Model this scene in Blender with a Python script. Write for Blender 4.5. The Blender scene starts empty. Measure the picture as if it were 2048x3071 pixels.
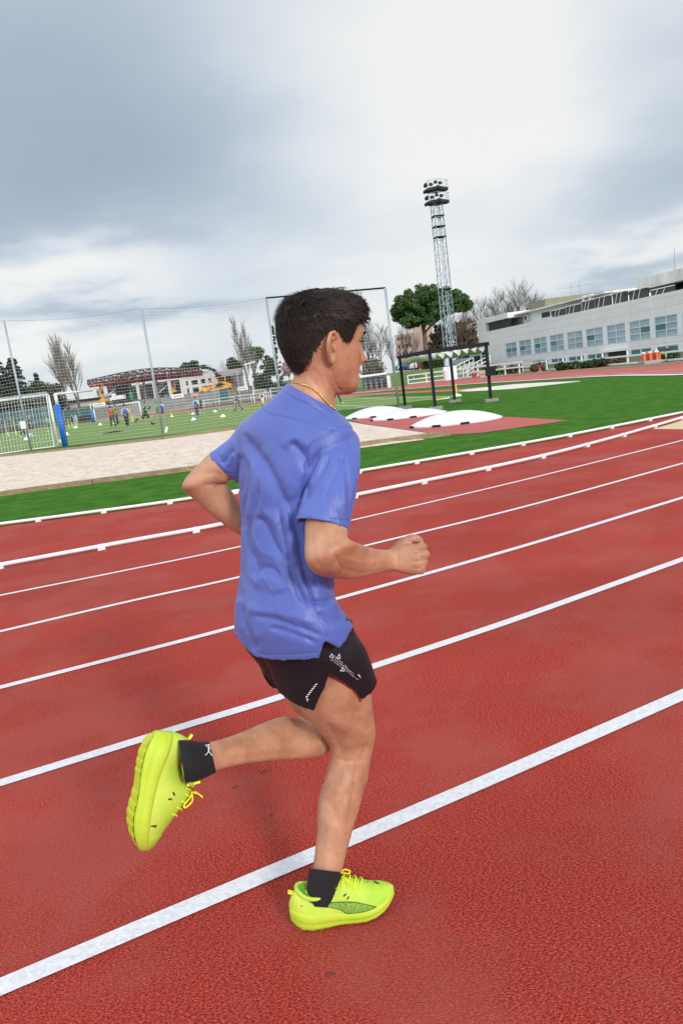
import bpy, bmesh, math, random
import numpy as np
from mathutils import Vector, Matrix
from mathutils.bvhtree import BVHTree

sc = bpy.context.scene
COL = sc.collection
rng = np.random.default_rng(7)
random.seed(7)

# ------------------------------------------------------------------ camera
F_PX, PITCH, ROLL, CAM_H = 2115.9, math.radians(10.5), math.radians(7.5), 1.50   # focal length in photo pixels
CX, CY = 1024.0, 1535.5
CAMP = np.array([0.0, 0.0, CAM_H])
_F = np.array([0, math.cos(PITCH), -math.sin(PITCH)])
_R0 = np.array([1.0, 0, 0]); _U0 = np.cross(_R0, _F)
CR = math.cos(ROLL)*_R0 - math.sin(ROLL)*_U0
CU = math.sin(ROLL)*_R0 + math.cos(ROLL)*_U0
CF = _F
cam = bpy.data.cameras.new('camera')
cam.sensor_fit = 'HORIZONTAL'
cam.sensor_width = 24.0
cam.lens = F_PX/2048*24.0
cam.clip_start = 0.05
cam.clip_end = 6000
cam_ob = bpy.data.objects.new('camera', cam)
COL.objects.link(cam_ob)
M = Matrix(((CR[0], CU[0], -CF[0], 0), (CR[1], CU[1], -CF[1], 0), (CR[2], CU[2], -CF[2], CAM_H), (0, 0, 0, 1)))
cam_ob.matrix_world = M
sc.camera = cam_ob

# ------------------------------------------------------------------ exposure
sc.view_settings.view_transform = 'Standard'
sc.view_settings.look = 'None'
sc.view_settings.exposure = 0.72
sc.view_settings.gamma = 1.0
sc.render.film_transparent = False

# ------------------------------------------------------------------ where the photograph looks (survey of the place)
def ray(x, y):
    return CF + (x-CX)/F_PX*CR - (y-CY)/F_PX*CU
def Pz(x, y, z):
    d = ray(x, y); return CAMP + d*((z-CAM_H)/d[2])
def G(x, y):
    return Pz(x, y, 0.0)
def W(x, y, Y):
    d = ray(x, y); return CAMP + d*(Y/d[1])
def proj(P):
    P = np.asarray(P, float) - CAMP
    z = P @ CF
    return np.stack([CX + F_PX*(P @ CR)/z, CY - F_PX*(P @ CU)/z], -1)

# ------------------------------------------------------------------ sun (stands in for the fill flash, from the right of the camera)
SUN_EL, SUN_AZ = math.radians(25), math.radians(-60)      # azimuth measured from +X, counter-clockwise
SUN_DIR = np.array([math.cos(SUN_EL)*math.cos(SUN_AZ), math.cos(SUN_EL)*math.sin(SUN_AZ), math.sin(SUN_EL)])
sl = bpy.data.lights.new('sun', 'SUN')
sl.energy = 1.5
sl.angle = math.radians(10)
sl.color = (1.0, 0.96, 0.9)
so = bpy.data.objects.new('sun', sl)
COL.objects.link(so)
so.rotation_euler = Vector(-SUN_DIR).to_track_quat('-Z', 'Y').to_euler()

# ------------------------------------------------------------------ world: sky texture under a broken cloud deck
wd = bpy.data.worlds.new('World')
sc.world = wd
wd.use_nodes = True
nt = wd.node_tree
nt.nodes.clear()
def N(t, **kw):
    n = nt.nodes.new(t)
    for k, v in kw.items():
        setattr(n, k, v)
    return n
def LK(a, b): nt.links.new(a, b)
def MATH(op, a, b=None, clamp=False):
    n = N('ShaderNodeMath', operation=op, use_clamp=clamp)
    for i, v in enumerate((a, b)):
        if v is None: continue
        if isinstance(v, (int, float)): n.inputs[i].default_value = v
        else: LK(v, n.inputs[i])
    return n.outputs[0]
sky = N('ShaderNodeTexSky', sky_type='NISHITA', sun_disc=False)
sky.sun_elevation = SUN_EL
sky.sun_rotation = math.radians(90) - SUN_AZ
tc = N('ShaderNodeTexCoord')
DIR = tc.outputs['Generated']
sep = N('ShaderNodeSeparateXYZ'); LK(DIR, sep.inputs[0])
zc = MATH('MAXIMUM', sep.outputs[2], 0.0)
den = MATH('ADD', zc, 0.16)
cmb = N('ShaderNodeCombineXYZ')
LK(MATH('DIVIDE', sep.outputs[0], den), cmb.inputs[0])
LK(MATH('DIVIDE', sep.outputs[1], den), cmb.inputs[1])
n1 = N('ShaderNodeTexNoise'); n1.inputs['Scale'].default_value = 0.7; n1.inputs['Detail'].default_value = 4; n1.inputs['Roughness'].default_value = 0.5; n1.inputs['Distortion'].default_value = 0.25
LK(cmb.outputs[0], n1.inputs['Vector'])
n2 = N('ShaderNodeTexNoise'); n2.inputs['Scale'].default_value = 2.2; n2.inputs['Detail'].default_value = 4; n2.inputs['Roughness'].default_value = 0.5
LK(cmb.outputs[0], n2.inputs['Vector'])
# wobble of the cloud directions
wob = N('ShaderNodeVectorMath', operation='SUBTRACT'); LK(n2.outputs['Color'], wob.inputs[0]); wob.inputs[1].default_value = (.5, .5, .5)
wsc = N('ShaderNodeVectorMath', operation='SCALE'); LK(wob.outputs[0], wsc.inputs[0]); wsc.inputs['Scale'].default_value = 0.12
dirw = N('ShaderNodeVectorMath', operation='ADD'); LK(DIR, dirw.inputs[0]); LK(wsc.outputs[0], dirw.inputs[1])
# (centre seen in the photograph, half width, half height in pixels, rotation, brightness change)
CLOUDS = [
    ((260, 330), 760, 420, 8, -0.50), ((250, 620), 700, 260, 5, -0.14), ((560, 560), 560, 260, 15, -0.12),
    ((1450, 450), 900, 620, 0, 0.42), ((1050, 70), 620, 170, 5, 0.10),
    ((150, 810), 520, 95, 6, 0.62), ((420, 865), 300, 40, 4, 0.25), ((120, 1020), 480, 80, 5, 0.35), ((330, 925), 600, 70, 5, -0.45),
    ((1960, 560), 420, 200, 22, -0.50), ((1800, 760), 420, 60, 14, 0.34), ((1900, 830), 460, 50, 16, -0.40), ((1650, 800), 300, 70, 14, -0.25),
    ((2010, 130), 260, 180, 0, -0.30), ((900, 830), 460, 80, 6, 0.16), ((1150, 700), 420, 130, 10, -0.10), ((700, 760), 420, 120, 10, -0.18),
]
L = MATH('ADD', MATH('MULTIPLY', MATH('SUBTRACT', n1.outputs['Fac'], 0.5), 0.56), 0.71)
for (px, py), hw, hh, rot, amt in CLOUDS:
    d = ray(px, py); k = np.linalg.norm(d); c = d/k
    ex = CR*math.cos(math.radians(rot)) + CU*math.sin(math.radians(rot))
    ex -= c*(ex@c); ex /= np.linalg.norm(ex)
    ey = np.cross(c, ex)
    rel = N('ShaderNodeVectorMath', operation='SUBTRACT'); LK(dirw.outputs[0], rel.inputs[0]); rel.inputs[1].default_value = c
    q = None
    for ax, h in ((ex, hw), (ey, hh)):
        dt = N('ShaderNodeVectorMath', operation='DOT_PRODUCT'); LK(rel.outputs[0], dt.inputs[0]); dt.inputs[1].default_value = ax/(h/(F_PX*k))
        s = MATH('POWER', MATH('ABSOLUTE', dt.outputs['Value']), 2.0)
        q = s if q is None else MATH('ADD', q, s)
    front = N('ShaderNodeVectorMath', operation='DOT_PRODUCT'); LK(DIR, front.inputs[0]); front.inputs[1].default_value = c
    g = MATH('MULTIPLY', MATH('POWER', 2.718, MATH('MULTIPLY', q, -1.1)), MATH('GREATER_THAN', front.outputs['Value'], 0.0))
    L = MATH('ADD', L, MATH('MULTIPLY', g, amt))
rmp = N('ShaderNodeValToRGB')
LK(MATH('ADD', L, 0.0, True), rmp.inputs[0])
rmp.color_ramp.elements[0].position = 0.0
rmp.color_ramp.elements[0].color = (.235, .28, .355, 1)
rmp.color_ramp.elements[1].position = 1.0
rmp.color_ramp.elements[1].color = (.67, .67, .66, 1)
e = rmp.color_ramp.elements.new(0.42); e.color = (.345, .40, .47, 1)
e = rmp.color_ramp.elements.new(0.75); e.color = (.53, .57, .605, 1)
# added glow in the sky behind-left of the camera, lighting building and runner
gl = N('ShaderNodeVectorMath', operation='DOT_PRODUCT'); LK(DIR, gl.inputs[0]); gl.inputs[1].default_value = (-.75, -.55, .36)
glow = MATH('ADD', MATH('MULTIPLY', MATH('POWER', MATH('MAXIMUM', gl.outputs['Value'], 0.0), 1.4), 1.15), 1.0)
# added lift overhead, above the view, to brighten the whole scene
zen = MATH('MULTIPLY', MATH('SUBTRACT', zc, 0.50), 2.6, True)
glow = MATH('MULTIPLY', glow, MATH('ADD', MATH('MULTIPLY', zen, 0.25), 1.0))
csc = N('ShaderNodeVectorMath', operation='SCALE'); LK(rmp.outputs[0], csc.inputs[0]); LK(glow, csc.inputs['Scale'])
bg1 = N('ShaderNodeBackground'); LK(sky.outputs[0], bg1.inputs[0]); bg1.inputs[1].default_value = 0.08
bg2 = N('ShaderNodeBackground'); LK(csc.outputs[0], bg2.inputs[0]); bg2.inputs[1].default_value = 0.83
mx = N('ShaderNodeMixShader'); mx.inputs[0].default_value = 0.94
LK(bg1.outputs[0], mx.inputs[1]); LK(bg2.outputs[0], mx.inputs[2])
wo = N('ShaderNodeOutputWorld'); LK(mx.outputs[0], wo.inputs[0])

# ------------------------------------------------------------------ tagging
def tag(o, label=None, cat=None, group=None, kind=None):
    if label: o['label'] = label
    if cat: o['category'] = cat
    if group: o['group'] = group
    if kind: o['kind'] = kind
    return o
def empty(name, loc=(0, 0, 0), rz=0.0, label=None, cat=None, group=None):
    o = bpy.data.objects.new(name, None)
    COL.objects.link(o); o.location = loc; o.rotation_euler = (0, 0, rz); o.empty_display_size = 0.2
    return tag(o, label, cat, group)
def kids(o): return [c for c in bpy.data.objects if c.parent == o]
def copy_tree(o, parent=None):
    c = o.copy(); COL.objects.link(c); c.parent = parent
    for ch in list(o.children):
        copy_tree(ch, c)
    return c

# ------------------------------------------------------------------ materials
def new_mat(name):
    m = bpy.data.materials.new(name); m.use_nodes = True
    t = m.node_tree
    return m, t, t.nodes['Principled BSDF']
def mat(name, col, rough=0.6, var=0.0, vscale=5.0, bump=0.0, bscale=40.0, metal=0.0, spec=0.5, sss=0.0, detail=4.0, col2=None, stretch=None, trans=0.0):
    m, t, b = new_mat(name)
    b.inputs['Base Color'].default_value = (*col, 1)
    b.inputs['Roughness'].default_value = rough
    b.inputs['Metallic'].default_value = metal
    b.inputs['Specular IOR Level'].default_value = spec
    if sss:
        b.inputs['Subsurface Weight'].default_value = sss
        b.inputs['Subsurface Radius'].default_value = (0.012, 0.004, 0.002)
        b.inputs['Subsurface Scale'].default_value = 1.0
    if var or col2 or bump:
        c = t.nodes.new('ShaderNodeTexCoord')
        src = c.outputs['Object']
        if stretch:
            mp = t.nodes.new('ShaderNodeMapping'); mp.inputs['Scale'].default_value = stretch
            t.links.new(src, mp.inputs[0]); src = mp.outputs[0]
    if var or col2:
        n = t.nodes.new('ShaderNodeTexNoise'); n.inputs['Scale'].default_value = vscale; n.inputs['Detail'].default_value = detail; n.inputs['Roughness'].default_value = .62
        t.links.new(src, n.inputs['Vector'])
        r = t.nodes.new('ShaderNodeValToRGB')
        a = tuple(max(0, x*(1-var)) for x in col); z = tuple(min(1, x*(1+var)) for x in (col2 or col))
        if col2: a = col
        r.color_ramp.elements[0].position = .3; r.color_ramp.elements[0].color = (*a, 1)
        r.color_ramp.elements[1].position = .7; r.color_ramp.elements[1].color = (*z, 1)
        t.links.new(n.outputs['Fac'], r.inputs[0]); t.links.new(r.outputs[0], b.inputs['Base Color'])
    if bump:
        n = t.nodes.new('ShaderNodeTexNoise'); n.inputs['Scale'].default_value = bscale; n.inputs['Detail'].default_value = 3
        t.links.new(src, n.inputs['Vector'])
        bp = t.nodes.new('ShaderNodeBump'); bp.inputs['Strength'].default_value = bump; bp.inputs['Distance'].default_value = 1.0/bscale
        t.links.new(n.outputs['Fac'], bp.inputs['Height']); t.links.new(bp.outputs[0], b.inputs['Normal'])
    return m

# ------------------------------------------------------------------ mesh collecting
def link_mesh(name, V, Fc, material=None, parent=None, smooth=False):
    me = bpy.data.meshes.new(name)
    me.from_pydata([tuple(map(float, v)) for v in V], [], [tuple(int(i) for i in f) for f in Fc])
    me.update()
    if smooth:
        me.polygons.foreach_set('use_smooth', [True]*len(me.polygons))
    o = bpy.data.objects.new(name, me)
    COL.objects.link(o)
    if material: me.materials.append(material)
    if parent: o.parent = parent
    return o
class MB:
    def __init__(s): s.v = []; s.f = []
    def add(s, V, Fc):
        n = len(s.v); s.v += [tuple(v) for v in V]; s.f += [tuple(i+n for i in f) for f in Fc]; return s
    def box(s, c, d, rz=0.0, axes=None):
        c = np.array(c, float); h = np.array(d, float)/2
        if axes is None:
            cs, sn = math.cos(rz), math.sin(rz); axes = ((cs, sn, 0), (-sn, cs, 0), (0, 0, 1))
        A = np.array(axes, float)
        V = [c + A[0]*h[0]*i + A[1]*h[1]*j + A[2]*h[2]*k for k in (-1, 1) for j in (-1, 1) for i in (-1, 1)]
        return s.add(V, [(0, 2, 3, 1), (4, 5, 7, 6), (0, 1, 5, 4), (2, 6, 7, 3), (0, 4, 6, 2), (1, 3, 7, 5)])
    def bar(s, a, b, w, h=None, up=(0, 0, 1)):
        a = np.array(a, float); b = np.array(b, float); t = b-a; l = np.linalg.norm(t); t = t/l
        up = np.array(up, float); x = np.cross(t, up)
        if np.linalg.norm(x) < 1e-4: x = np.cross(t, (1, 0, 0))
        x /= np.linalg.norm(x); z = np.cross(x, t)
        return s.box((a+b)/2, (l, w, h or w), axes=(t, x, z))
    def tube(s, pts, rad, n=8, cap=True):
        pts = np.array(pts, float); m = len(pts)
        rad = np.full(m, rad) if np.isscalar(rad) else np.array(rad, float)
        T = np.gradient(pts, axis=0) if m > 2 else np.repeat((pts[1]-pts[0])[None], 2, 0)
        T /= np.linalg.norm(T, axis=1)[:, None]+1e-12
        ref = np.array([0, 0, 1.0]) if abs(T[0][2]) < .9 else np.array([1.0, 0, 0])
        x = np.cross(T[0], ref); x /= np.linalg.norm(x)
        V = []; ang = np.arange(n)*2*math.pi/n
        for i in range(m):
            x = x - T[i]*(x@T[i]); x /= np.linalg.norm(x); y = np.cross(T[i], x)
            V += [pts[i] + rad[i]*(math.cos(a)*x + math.sin(a)*y) for a in ang]
        Fc = [(i*n+j, i*n+(j+1) % n, (i+1)*n+(j+1) % n, (i+1)*n+j) for i in range(m-1) for j in range(n)]
        if cap: Fc += [tuple(range(n-1, -1, -1)), tuple((m-1)*n+j for j in range(n))]
        return s.add(V, Fc)
    def lathe(s, c, prof, n=16, sc=(1, 1)):
        V = []; m = len(prof)
        for r, z in prof:
            V += [(c[0]+r*sc[0]*math.cos(2*math.pi*j/n), c[1]+r*sc[1]*math.sin(2*math.pi*j/n), c[2]+z) for j in range(n)]
        Fc = [(i*n+j, i*n+(j+1) % n, (i+1)*n+(j+1) % n, (i+1)*n+j) for i in range(m-1) for j in range(n)]
        Fc += [tuple(range(n-1, -1, -1)), tuple((m-1)*n+j for j in range(n))]
        return s.add(V, Fc)
    def prism(s, poly, z0, z1):
        n = len(poly)
        V = [(p[0], p[1], z0) for p in poly] + [(p[0], p[1], z1) for p in poly]
        return s.add(V, [tuple(range(n-1, -1, -1)), tuple(range(n, 2*n))] + [(i, (i+1) % n, n+(i+1) % n, n+i) for i in range(n)])
    def build(s, name, material=None, parent=None, smooth=False):
        return link_mesh(name, s.v, s.f, material, parent, smooth)

def catmull(P, m):
    """resample polyline P (k,d) to m points with a Catmull-Rom spline"""
    P = np.asarray(P, float); k = len(P)
    if k == 2: return P[0] + np.linspace(0, 1, m)[:, None]*(P[1]-P[0])
    Q = np.vstack([2*P[0]-P[1], P, 2*P[-1]-P[-2]])
    t = np.linspace(0, k-1, m); i = np.minimum(t.astype(int), k-2); u = (t-i)[:, None]
    a, b, c, d = Q[i], Q[i+1], Q[i+2], Q[i+3]
    return .5*((2*b) + (-a+c)*u + (2*a-5*b+4*c-d)*u**2 + (-a+3*b-3*c+d)*u**3)

def mesh_arrays(me):
    V = np.empty(len(me.vertices)*3); me.vertices.foreach_get('co', V)
    E = np.empty(len(me.edges)*2, dtype=np.int64); me.edges.foreach_get('vertices', E)
    return V.reshape(-1, 3), E.reshape(-1, 2)
def smooth_mesh(me, it=2, lam=0.5, mask=None):
    V, E = mesh_arrays(me); n = len(V)
    deg = np.bincount(E.ravel(), minlength=n)[:, None].clip(1)
    for k in range(it):
        for l in (lam, -lam*1.03):
            S = np.zeros_like(V)
            for d in range(3):
                S[:, d] = np.bincount(E[:, 0], V[E[:, 1], d], n) + np.bincount(E[:, 1], V[E[:, 0], d], n)
            D = (S/deg - V)*l
            if mask is not None: D *= mask[:, None]
            V = V + D
    me.vertices.foreach_set('co', V.ravel()); me.update()
def remesh(name, V, Fc, voxel, material=None, parent=None, it=2):
    o = link_mesh(name+'_source', V, Fc)
    md = o.modifiers.new('r', 'REMESH'); md.mode = 'VOXEL'; md.voxel_size = voxel; md.adaptivity = 0
    dg = bpy.context.evaluated_depsgraph_get(); dg.update()
    me = bpy.data.meshes.new_from_object(o.evaluated_get(dg))
    old = o.data
    bpy.data.objects.remove(o); bpy.data.meshes.remove(old)
    me.name = name
    smooth_mesh(me, it)
    me.polygons.foreach_set('use_smooth', [True]*len(me.polygons))
    me.materials.clear()
    if material: me.materials.append(material)
    ob = bpy.data.objects.new(name, me); COL.objects.link(ob)
    if parent: ob.parent = parent
    return ob
def bvh_of(obs):
    V = []; Fc = []
    for o in obs:
        me = o.data; n = len(V); mw = o.matrix_world
        V += [mw @ v.co for v in me.vertices]
        Fc += [tuple(i+n for i in p.vertices) for p in me.polygons]
    return BVHTree.FromPolygons(V, Fc)
# =================================================================== ground, track, turf, sand
def sheet(name, poly, z, material, kind='structure', sub=0):
    o = link_mesh(name, [(p[0], p[1], z) for p in poly], [tuple(range(len(poly)))], material)
    if kind: o['kind'] = kind
    return o
def ribbon(name, pts, w, z, material, z1=None):
    P = np.array([(p[0], p[1]) for p in pts]); T = np.gradient(P, axis=0); T /= np.linalg.norm(T, axis=1)[:, None]
    Nn = np.stack([-T[:, 1], T[:, 0]], 1); k = len(P)
    V = [(*(P[i]+Nn[i]*w/2), z) for i in range(k)] + [(*(P[i]-Nn[i]*w/2), z) for i in range(k)]
    return link_mesh(name, V, [(i, k+i, k+i+1, i+1) for i in range(k-1)], material)

# rubber track: coarse granules, faded patches
TRACK, t, b = new_mat('red_rubber')
c = t.nodes.new('ShaderNodeTexCoord')
mpn = t.nodes.new('ShaderNodeMapping'); mpn.inputs['Rotation'].default_value = (0, 0, -math.radians(25)); mpn.inputs['Scale'].default_value = (1, 1.9, 1)
t.links.new(c.outputs['Object'], mpn.inputs[0])
na_ = t.nodes.new('ShaderNodeTexNoise'); na_.inputs['Scale'].default_value = 1.1; na_.inputs['Detail'].default_value = 7; na_.inputs['Roughness'].default_value = .6
nb_ = t.nodes.new('ShaderNodeTexNoise'); nb_.inputs['Scale'].default_value = 118; nb_.inputs['Detail'].default_value = 3; nb_.inputs['Roughness'].default_value = .7
nc_ = t.nodes.new('ShaderNodeTexVoronoi'); nc_.inputs['Scale'].default_value = 190
nd_ = t.nodes.new('ShaderNodeTexNoise'); nd_.inputs['Scale'].default_value = 60; nd_.inputs['Detail'].default_value = 2
for n in (nb_, nc_, nd_): t.links.new(mpn.outputs[0], n.inputs['Vector'])
t.links.new(c.outputs['Object'], na_.inputs['Vector'])
r1 = t.nodes.new('ShaderNodeValToRGB')
r1.color_ramp.elements[0].position = .37; r1.color_ramp.elements[0].color = (.10, .0085, .005, 1)
r1.color_ramp.elements[1].position = .63; r1.color_ramp.elements[1].color = (.72, .10, .065, 1)
e = r1.color_ramp.elements.new(.5); e.color = (.43, .034, .019, 1)
t.links.new(nb_.outputs['Fac'], r1.inputs[0])
r2 = t.nodes.new('ShaderNodeValToRGB')
r2.color_ramp.elements[0].position = .46; r2.color_ramp.elements[0].color = (0, 0, 0, 1)
r2.color_ramp.elements[1].position = .58; r2.color_ramp.elements[1].color = (.62, .62, .62, 1)
t.links.new(na_.outputs['Fac'], r2.inputs[0])
m1 = t.nodes.new('ShaderNodeMix'); m1.data_type = 'RGBA'
t.links.new(r2.outputs[0], m1.inputs[0]); t.links.new(r1.outputs[0], m1.inputs[6]); m1.inputs[7].default_value = (.44, .082, .062, 1)
# pale grit
r3 = t.nodes.new('ShaderNodeValToRGB'); r3.color_ramp.elements[0].position = .70; r3.color_ramp.elements[0].color = (0, 0, 0, 1); r3.color_ramp.elements[1].position = .82; r3.color_ramp.elements[1].color = (.6, .6, .6, 1)
t.links.new(nd_.outputs['Fac'], r3.inputs[0])
m2 = t.nodes.new('ShaderNodeMix'); m2.data_type = 'RGBA'
t.links.new(r3.outputs[0], m2.inputs[0]); t.links.new(m1.outputs[2], m2.inputs[6]); m2.inputs[7].default_value = (.55, .32, .30, 1)
ne_ = t.nodes.new('ShaderNodeTexNoise'); ne_.inputs['Scale'].default_value = .55; ne_.inputs['Detail'].default_value = 5; t.links.new(mpn.outputs[0], ne_.inputs['Vector'])
r4 = t.nodes.new('ShaderNodeValToRGB'); r4.color_ramp.elements[0].position = .36; r4.color_ramp.elements[0].color = (.86, .85, .85, 1); r4.color_ramp.elements[1].position = .6; r4.color_ramp.elements[1].color = (1, 1, 1, 1); t.links.new(ne_.outputs['Fac'], r4.inputs[0])
m3 = t.nodes.new('ShaderNodeMix'); m3.data_type = 'RGBA'; m3.blend_type = 'MULTIPLY'; m3.inputs[0].default_value = 1; t.links.new(m2.outputs[2], m3.inputs[6]); t.links.new(r4.outputs[0], m3.inputs[7]); t.links.new(m3.outputs[2], b.inputs['Base Color'])
b.inputs['Roughness'].default_value = .8; b.inputs['Specular IOR Level'].default_value = .28
bp = t.nodes.new('ShaderNodeBump'); bp.inputs['Strength'].default_value = .85; bp.inputs['Distance'].default_value = .0055
ad = t.nodes.new('ShaderNodeMath'); ad.operation = 'ADD'; t.links.new(nb_.outputs['Fac'], ad.inputs[0]); t.links.new(nc_.outputs['Distance'], ad.inputs[1])
t.links.new(ad.outputs[0], bp.inputs['Height']); t.links.new(bp.outputs[0], b.inputs['Normal'])

PAINT = mat('white_track_paint', (.74, .74, .77), .7, vscale=55, col2=(.56, .54, .57), bump=.35, bscale=120, detail=6)
TURF = mat('dark_artificial_turf', (.024, .092, .006), .9, vscale=2.2, col2=(.068, .190, .016), bump=1.0, bscale=110, spec=.08, detail=14)
PITCH = None
SAND = mat('pit_sand', (.60, .47, .37), .95, vscale=2.3, col2=(.82, .73, .63), bump=.9, bscale=7, spec=.1, detail=9, stretch=(1, 1.4, 1))
TIMBER = mat('timber_edge', (.26, .19, .11), .8, var=.3, vscale=6, stretch=(1, 1, 4))
PINKT = mat('faded_far_track', (.42, .085, .075), .8, var=.12, vscale=.6)
WPOLY = mat('white_lacquer', (.70, .70, .72), .4, var=.08, vscale=2.5)
EARTH = mat('grass_earth', (.05, .075, .022), .9, vscale=.25, col2=(.10, .10, .045), bump=.5, bscale=9)
BEIGE = mat('beige_zone_paint', (.62, .47, .27), .75, var=.12, vscale=40)

sheet('ground', [(-900, -300), (1200, -300), (1200, 2200), (-900, 2200)], -.02, EARTH)

# lines of the bend, surveyed from the photograph and continued both ways
def run_on(px, back=9.0, fwd=40.0, kf=0.0045):
    P = np.array([G(*p)[:2] for p in px])
    P = catmull(P, 60); out = [P]
    d = P[-1]-P[-4]; a = math.atan2(d[1], d[0]); q = P[-1].copy(); ex = []
    for s in range(int(fwd)):
        a += .016; q = q+np.array([math.cos(a), math.sin(a)]); ex.append(q.copy())
    d = P[0]-P[3]; a = math.atan2(d[1], d[0]); q = P[0].copy(); bk = []
    for s in range(int(back)):
        a += -.006; q = q+np.array([math.cos(a), math.sin(a)]); bk.append(q.copy())
    return np.vstack(([np.array(bk)[::-1]] if bk else []) + [P] + ([np.array(ex)] if ex else []))
S_ = 1.30612
Dp = lambda *p: [(x*S_, y*S_) for x, y in p]
LINES = [Dp((0, 2270), (400, 2100), (720, 1965), (810, 1927), (1200, 1759), (1568, 1597)), Dp((0, 1800), (400, 1676), (640, 1603), (865, 1529), (1200, 1417), (1568, 1285)), Dp((0, 1580), (300, 1503), (530, 1443), (780, 1374), (1200, 1255), (1568, 1143)), Dp((0, 1451), (300, 1381), (545, 1327), (850, 1251), (1200, 1165), (1568, 1064)), Dp((0, 1368), (300, 1308), (545, 1257), (805, 1196), (1200, 1103), (1568, 1011))]
K2 = run_on(Dp((0, 1306), (300, 1250), (520, 1209), (810, 1145), (1200, 1063), (1400, 1012), (1568, 963)))
K1 = run_on(Dp((0, 1209), (200, 1183), (430, 1151), (830, 1086), (1200, 1023), (1400, 985), (1568, 951)), fwd=0)
# one sheet of rubber up to the inner kerb
edge = [tuple(p) for p in K1]
far_r = K1[-1]
track_poly = [(-26, -14), (70, -14), (70, 60), tuple(far_r+np.array([14, 16]))] + edge[::-1] + [(-26, edge[0][1])]
sheet('track', track_poly, 0.0, TRACK)
for px, w in zip(LINES, (.070, .066, .062, .058, .056)):
    tag(ribbon('lane_line', run_on(px), w, .004, PAINT), kind='structure')
tag(ribbon('lane_line', run_on(Dp((200, 2700), (800, 2420), (1568, 2040))), .07, .004, PAINT), kind='structure') if False else None
sheet('relay_zone', [G(1957, 1287)[:2], G(2010, 1272)[:2], G(2075, 1252)[:2], G(2190, 1262)[:2], G(2180, 1289)[:2], G(2048, 1287.5)[:2]], .004, BEIGE)

# white tubular kerbs on little feet
def kerb(P, label, nfeet_from, step):
    t_ = empty('track_kerb', (P[0][0], P[0][1], 0), 0, label, 'kerb', 'white kerb rails along the inside of the bend')
    inv = np.array([P[0][0], P[0][1], 0])
    Q = np.c_[P, np.full(len(P), .042)]-inv
    mb = MB(); mb.tube(Q, .023, 10); mb.build('rail', WPOLY, t_, True)
    s = np.r_[0, np.cumsum(np.linalg.norm(np.diff(P, axis=0), axis=1))]
    for k, d in enumerate(np.arange(.6, s[-1], step)):
        c = np.array([np.interp(d, s, P[:, 0]), np.interp(d, s, P[:, 1])]); c2 = np.array([np.interp(d+.05, s, P[:, 0]), np.interp(d+.05, s, P[:, 1])]); a = math.atan2(*(c2-c)[::-1])
        mb = MB(); mb.box((c[0]-inv[0], c[1]-inv[1], .020), (.08, .052, .04), a); mb.box((c[0]-inv[0], c[1]-inv[1], .040), (.055, .049, .048), a)
        mb.build('foot', WPOLY, t_)
kerb(K2, 'white tubular kerb rail on feet along the first lane, nearer of the two', 0, 1.05)
kerb(K1, 'white tubular kerb rail on feet along the dark green turf, farther of the two', 0, 1.0)

# infield turf
turf_poly = [tuple(p) for p in K1] + [tuple(G(2200, 1110)[:2]), tuple(G(2048, 1124)[:2]), tuple(G(1813, 1128)[:2]), tuple(G(1565, 1142.6)[:2]), tuple(G(1400, 1153)[:2]), tuple(G(1100, 1176)[:2]), tuple(G(700, 1235)[:2]), (-60, 90), (-60, edge[0][1])]
sheet('turf', turf_poly, .004, TURF)
# football pitch with mown bands
PITCH, t, b = new_mat('football_grass')
c = t.nodes.new('ShaderNodeTexCoord'); mp = t.nodes.new('ShaderNodeMapping'); mp.inputs['Rotation'].default_value = (0, 0, math.radians(9)); t.links.new(c.outputs['Object'], mp.inputs[0])
wv_ = t.nodes.new('ShaderNodeTexWave'); wv_.bands_direction = 'Y'; wv_.inputs['Scale'].default_value = .42; wv_.inputs['Distortion'].default_value = .35; t.links.new(mp.outputs[0], wv_.inputs['Vector'])
ns = t.nodes.new('ShaderNodeTexNoise'); ns.inputs['Scale'].default_value = .5; ns.inputs['Detail'].default_value = 6; t.links.new(c.outputs['Object'], ns.inputs['Vector'])
r = t.nodes.new('ShaderNodeValToRGB'); r.color_ramp.elements[0].color = (.115, .205, .035, 1); r.color_ramp.elements[1].color = (.185, .29, .07, 1); t.links.new(wv_.outputs['Fac'], r.inputs[0])
r_ = t.nodes.new('ShaderNodeValToRGB'); r_.color_ramp.elements[0].position = .35; r_.color_ramp.elements[0].color = (.20, .21, .07, 1); r_.color_ramp.elements[1].position = .62; r_.color_ramp.elements[1].color = (.13, .25, .045, 1); t.links.new(ns.outputs['Fac'], r_.inputs[0])
mm = t.nodes.new('ShaderNodeMix'); mm.data_type = 'RGBA'; mm.inputs[0].default_value = .45; t.links.new(r.outputs[0], mm.inputs[6]); t.links.new(r_.outputs[0], mm.inputs[7]); t.links.new(mm.outputs[2], b.inputs['Base Color']); b.inputs['Roughness'].default_value = .9; b.inputs['Specular IOR Level'].default_value = .15
C0 = G(1372, 1187)[:2]
g2 = lambda x, y: tuple(G(x, y)[:2])
pitch_poly = [tuple(C0), g2(1322, 1195), g2(1100, 1222), g2(905, 1240), g2(705, 1285), g2(489, 1306), g2(300, 1326), g2(0, 1360), (-34, 37), (-62, 100), g2(0, 1301), g2(63, 1291), g2(288, 1262), g2(425, 1246.5), g2(573, 1232), g2(780, 1208), g2(1000, 1188), g2(1100, 1190)]
sheet('football_pitch', pitch_poly, .010, PITCH)
def pline(a, b, w=.12):
    A, B2 = np.array(G(*a)[:2]), np.array(G(*b)[:2])
    tag(ribbon('pitch_line', np.linspace(A, B2, 6), w, .02, PAINT), kind='structure')
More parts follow.
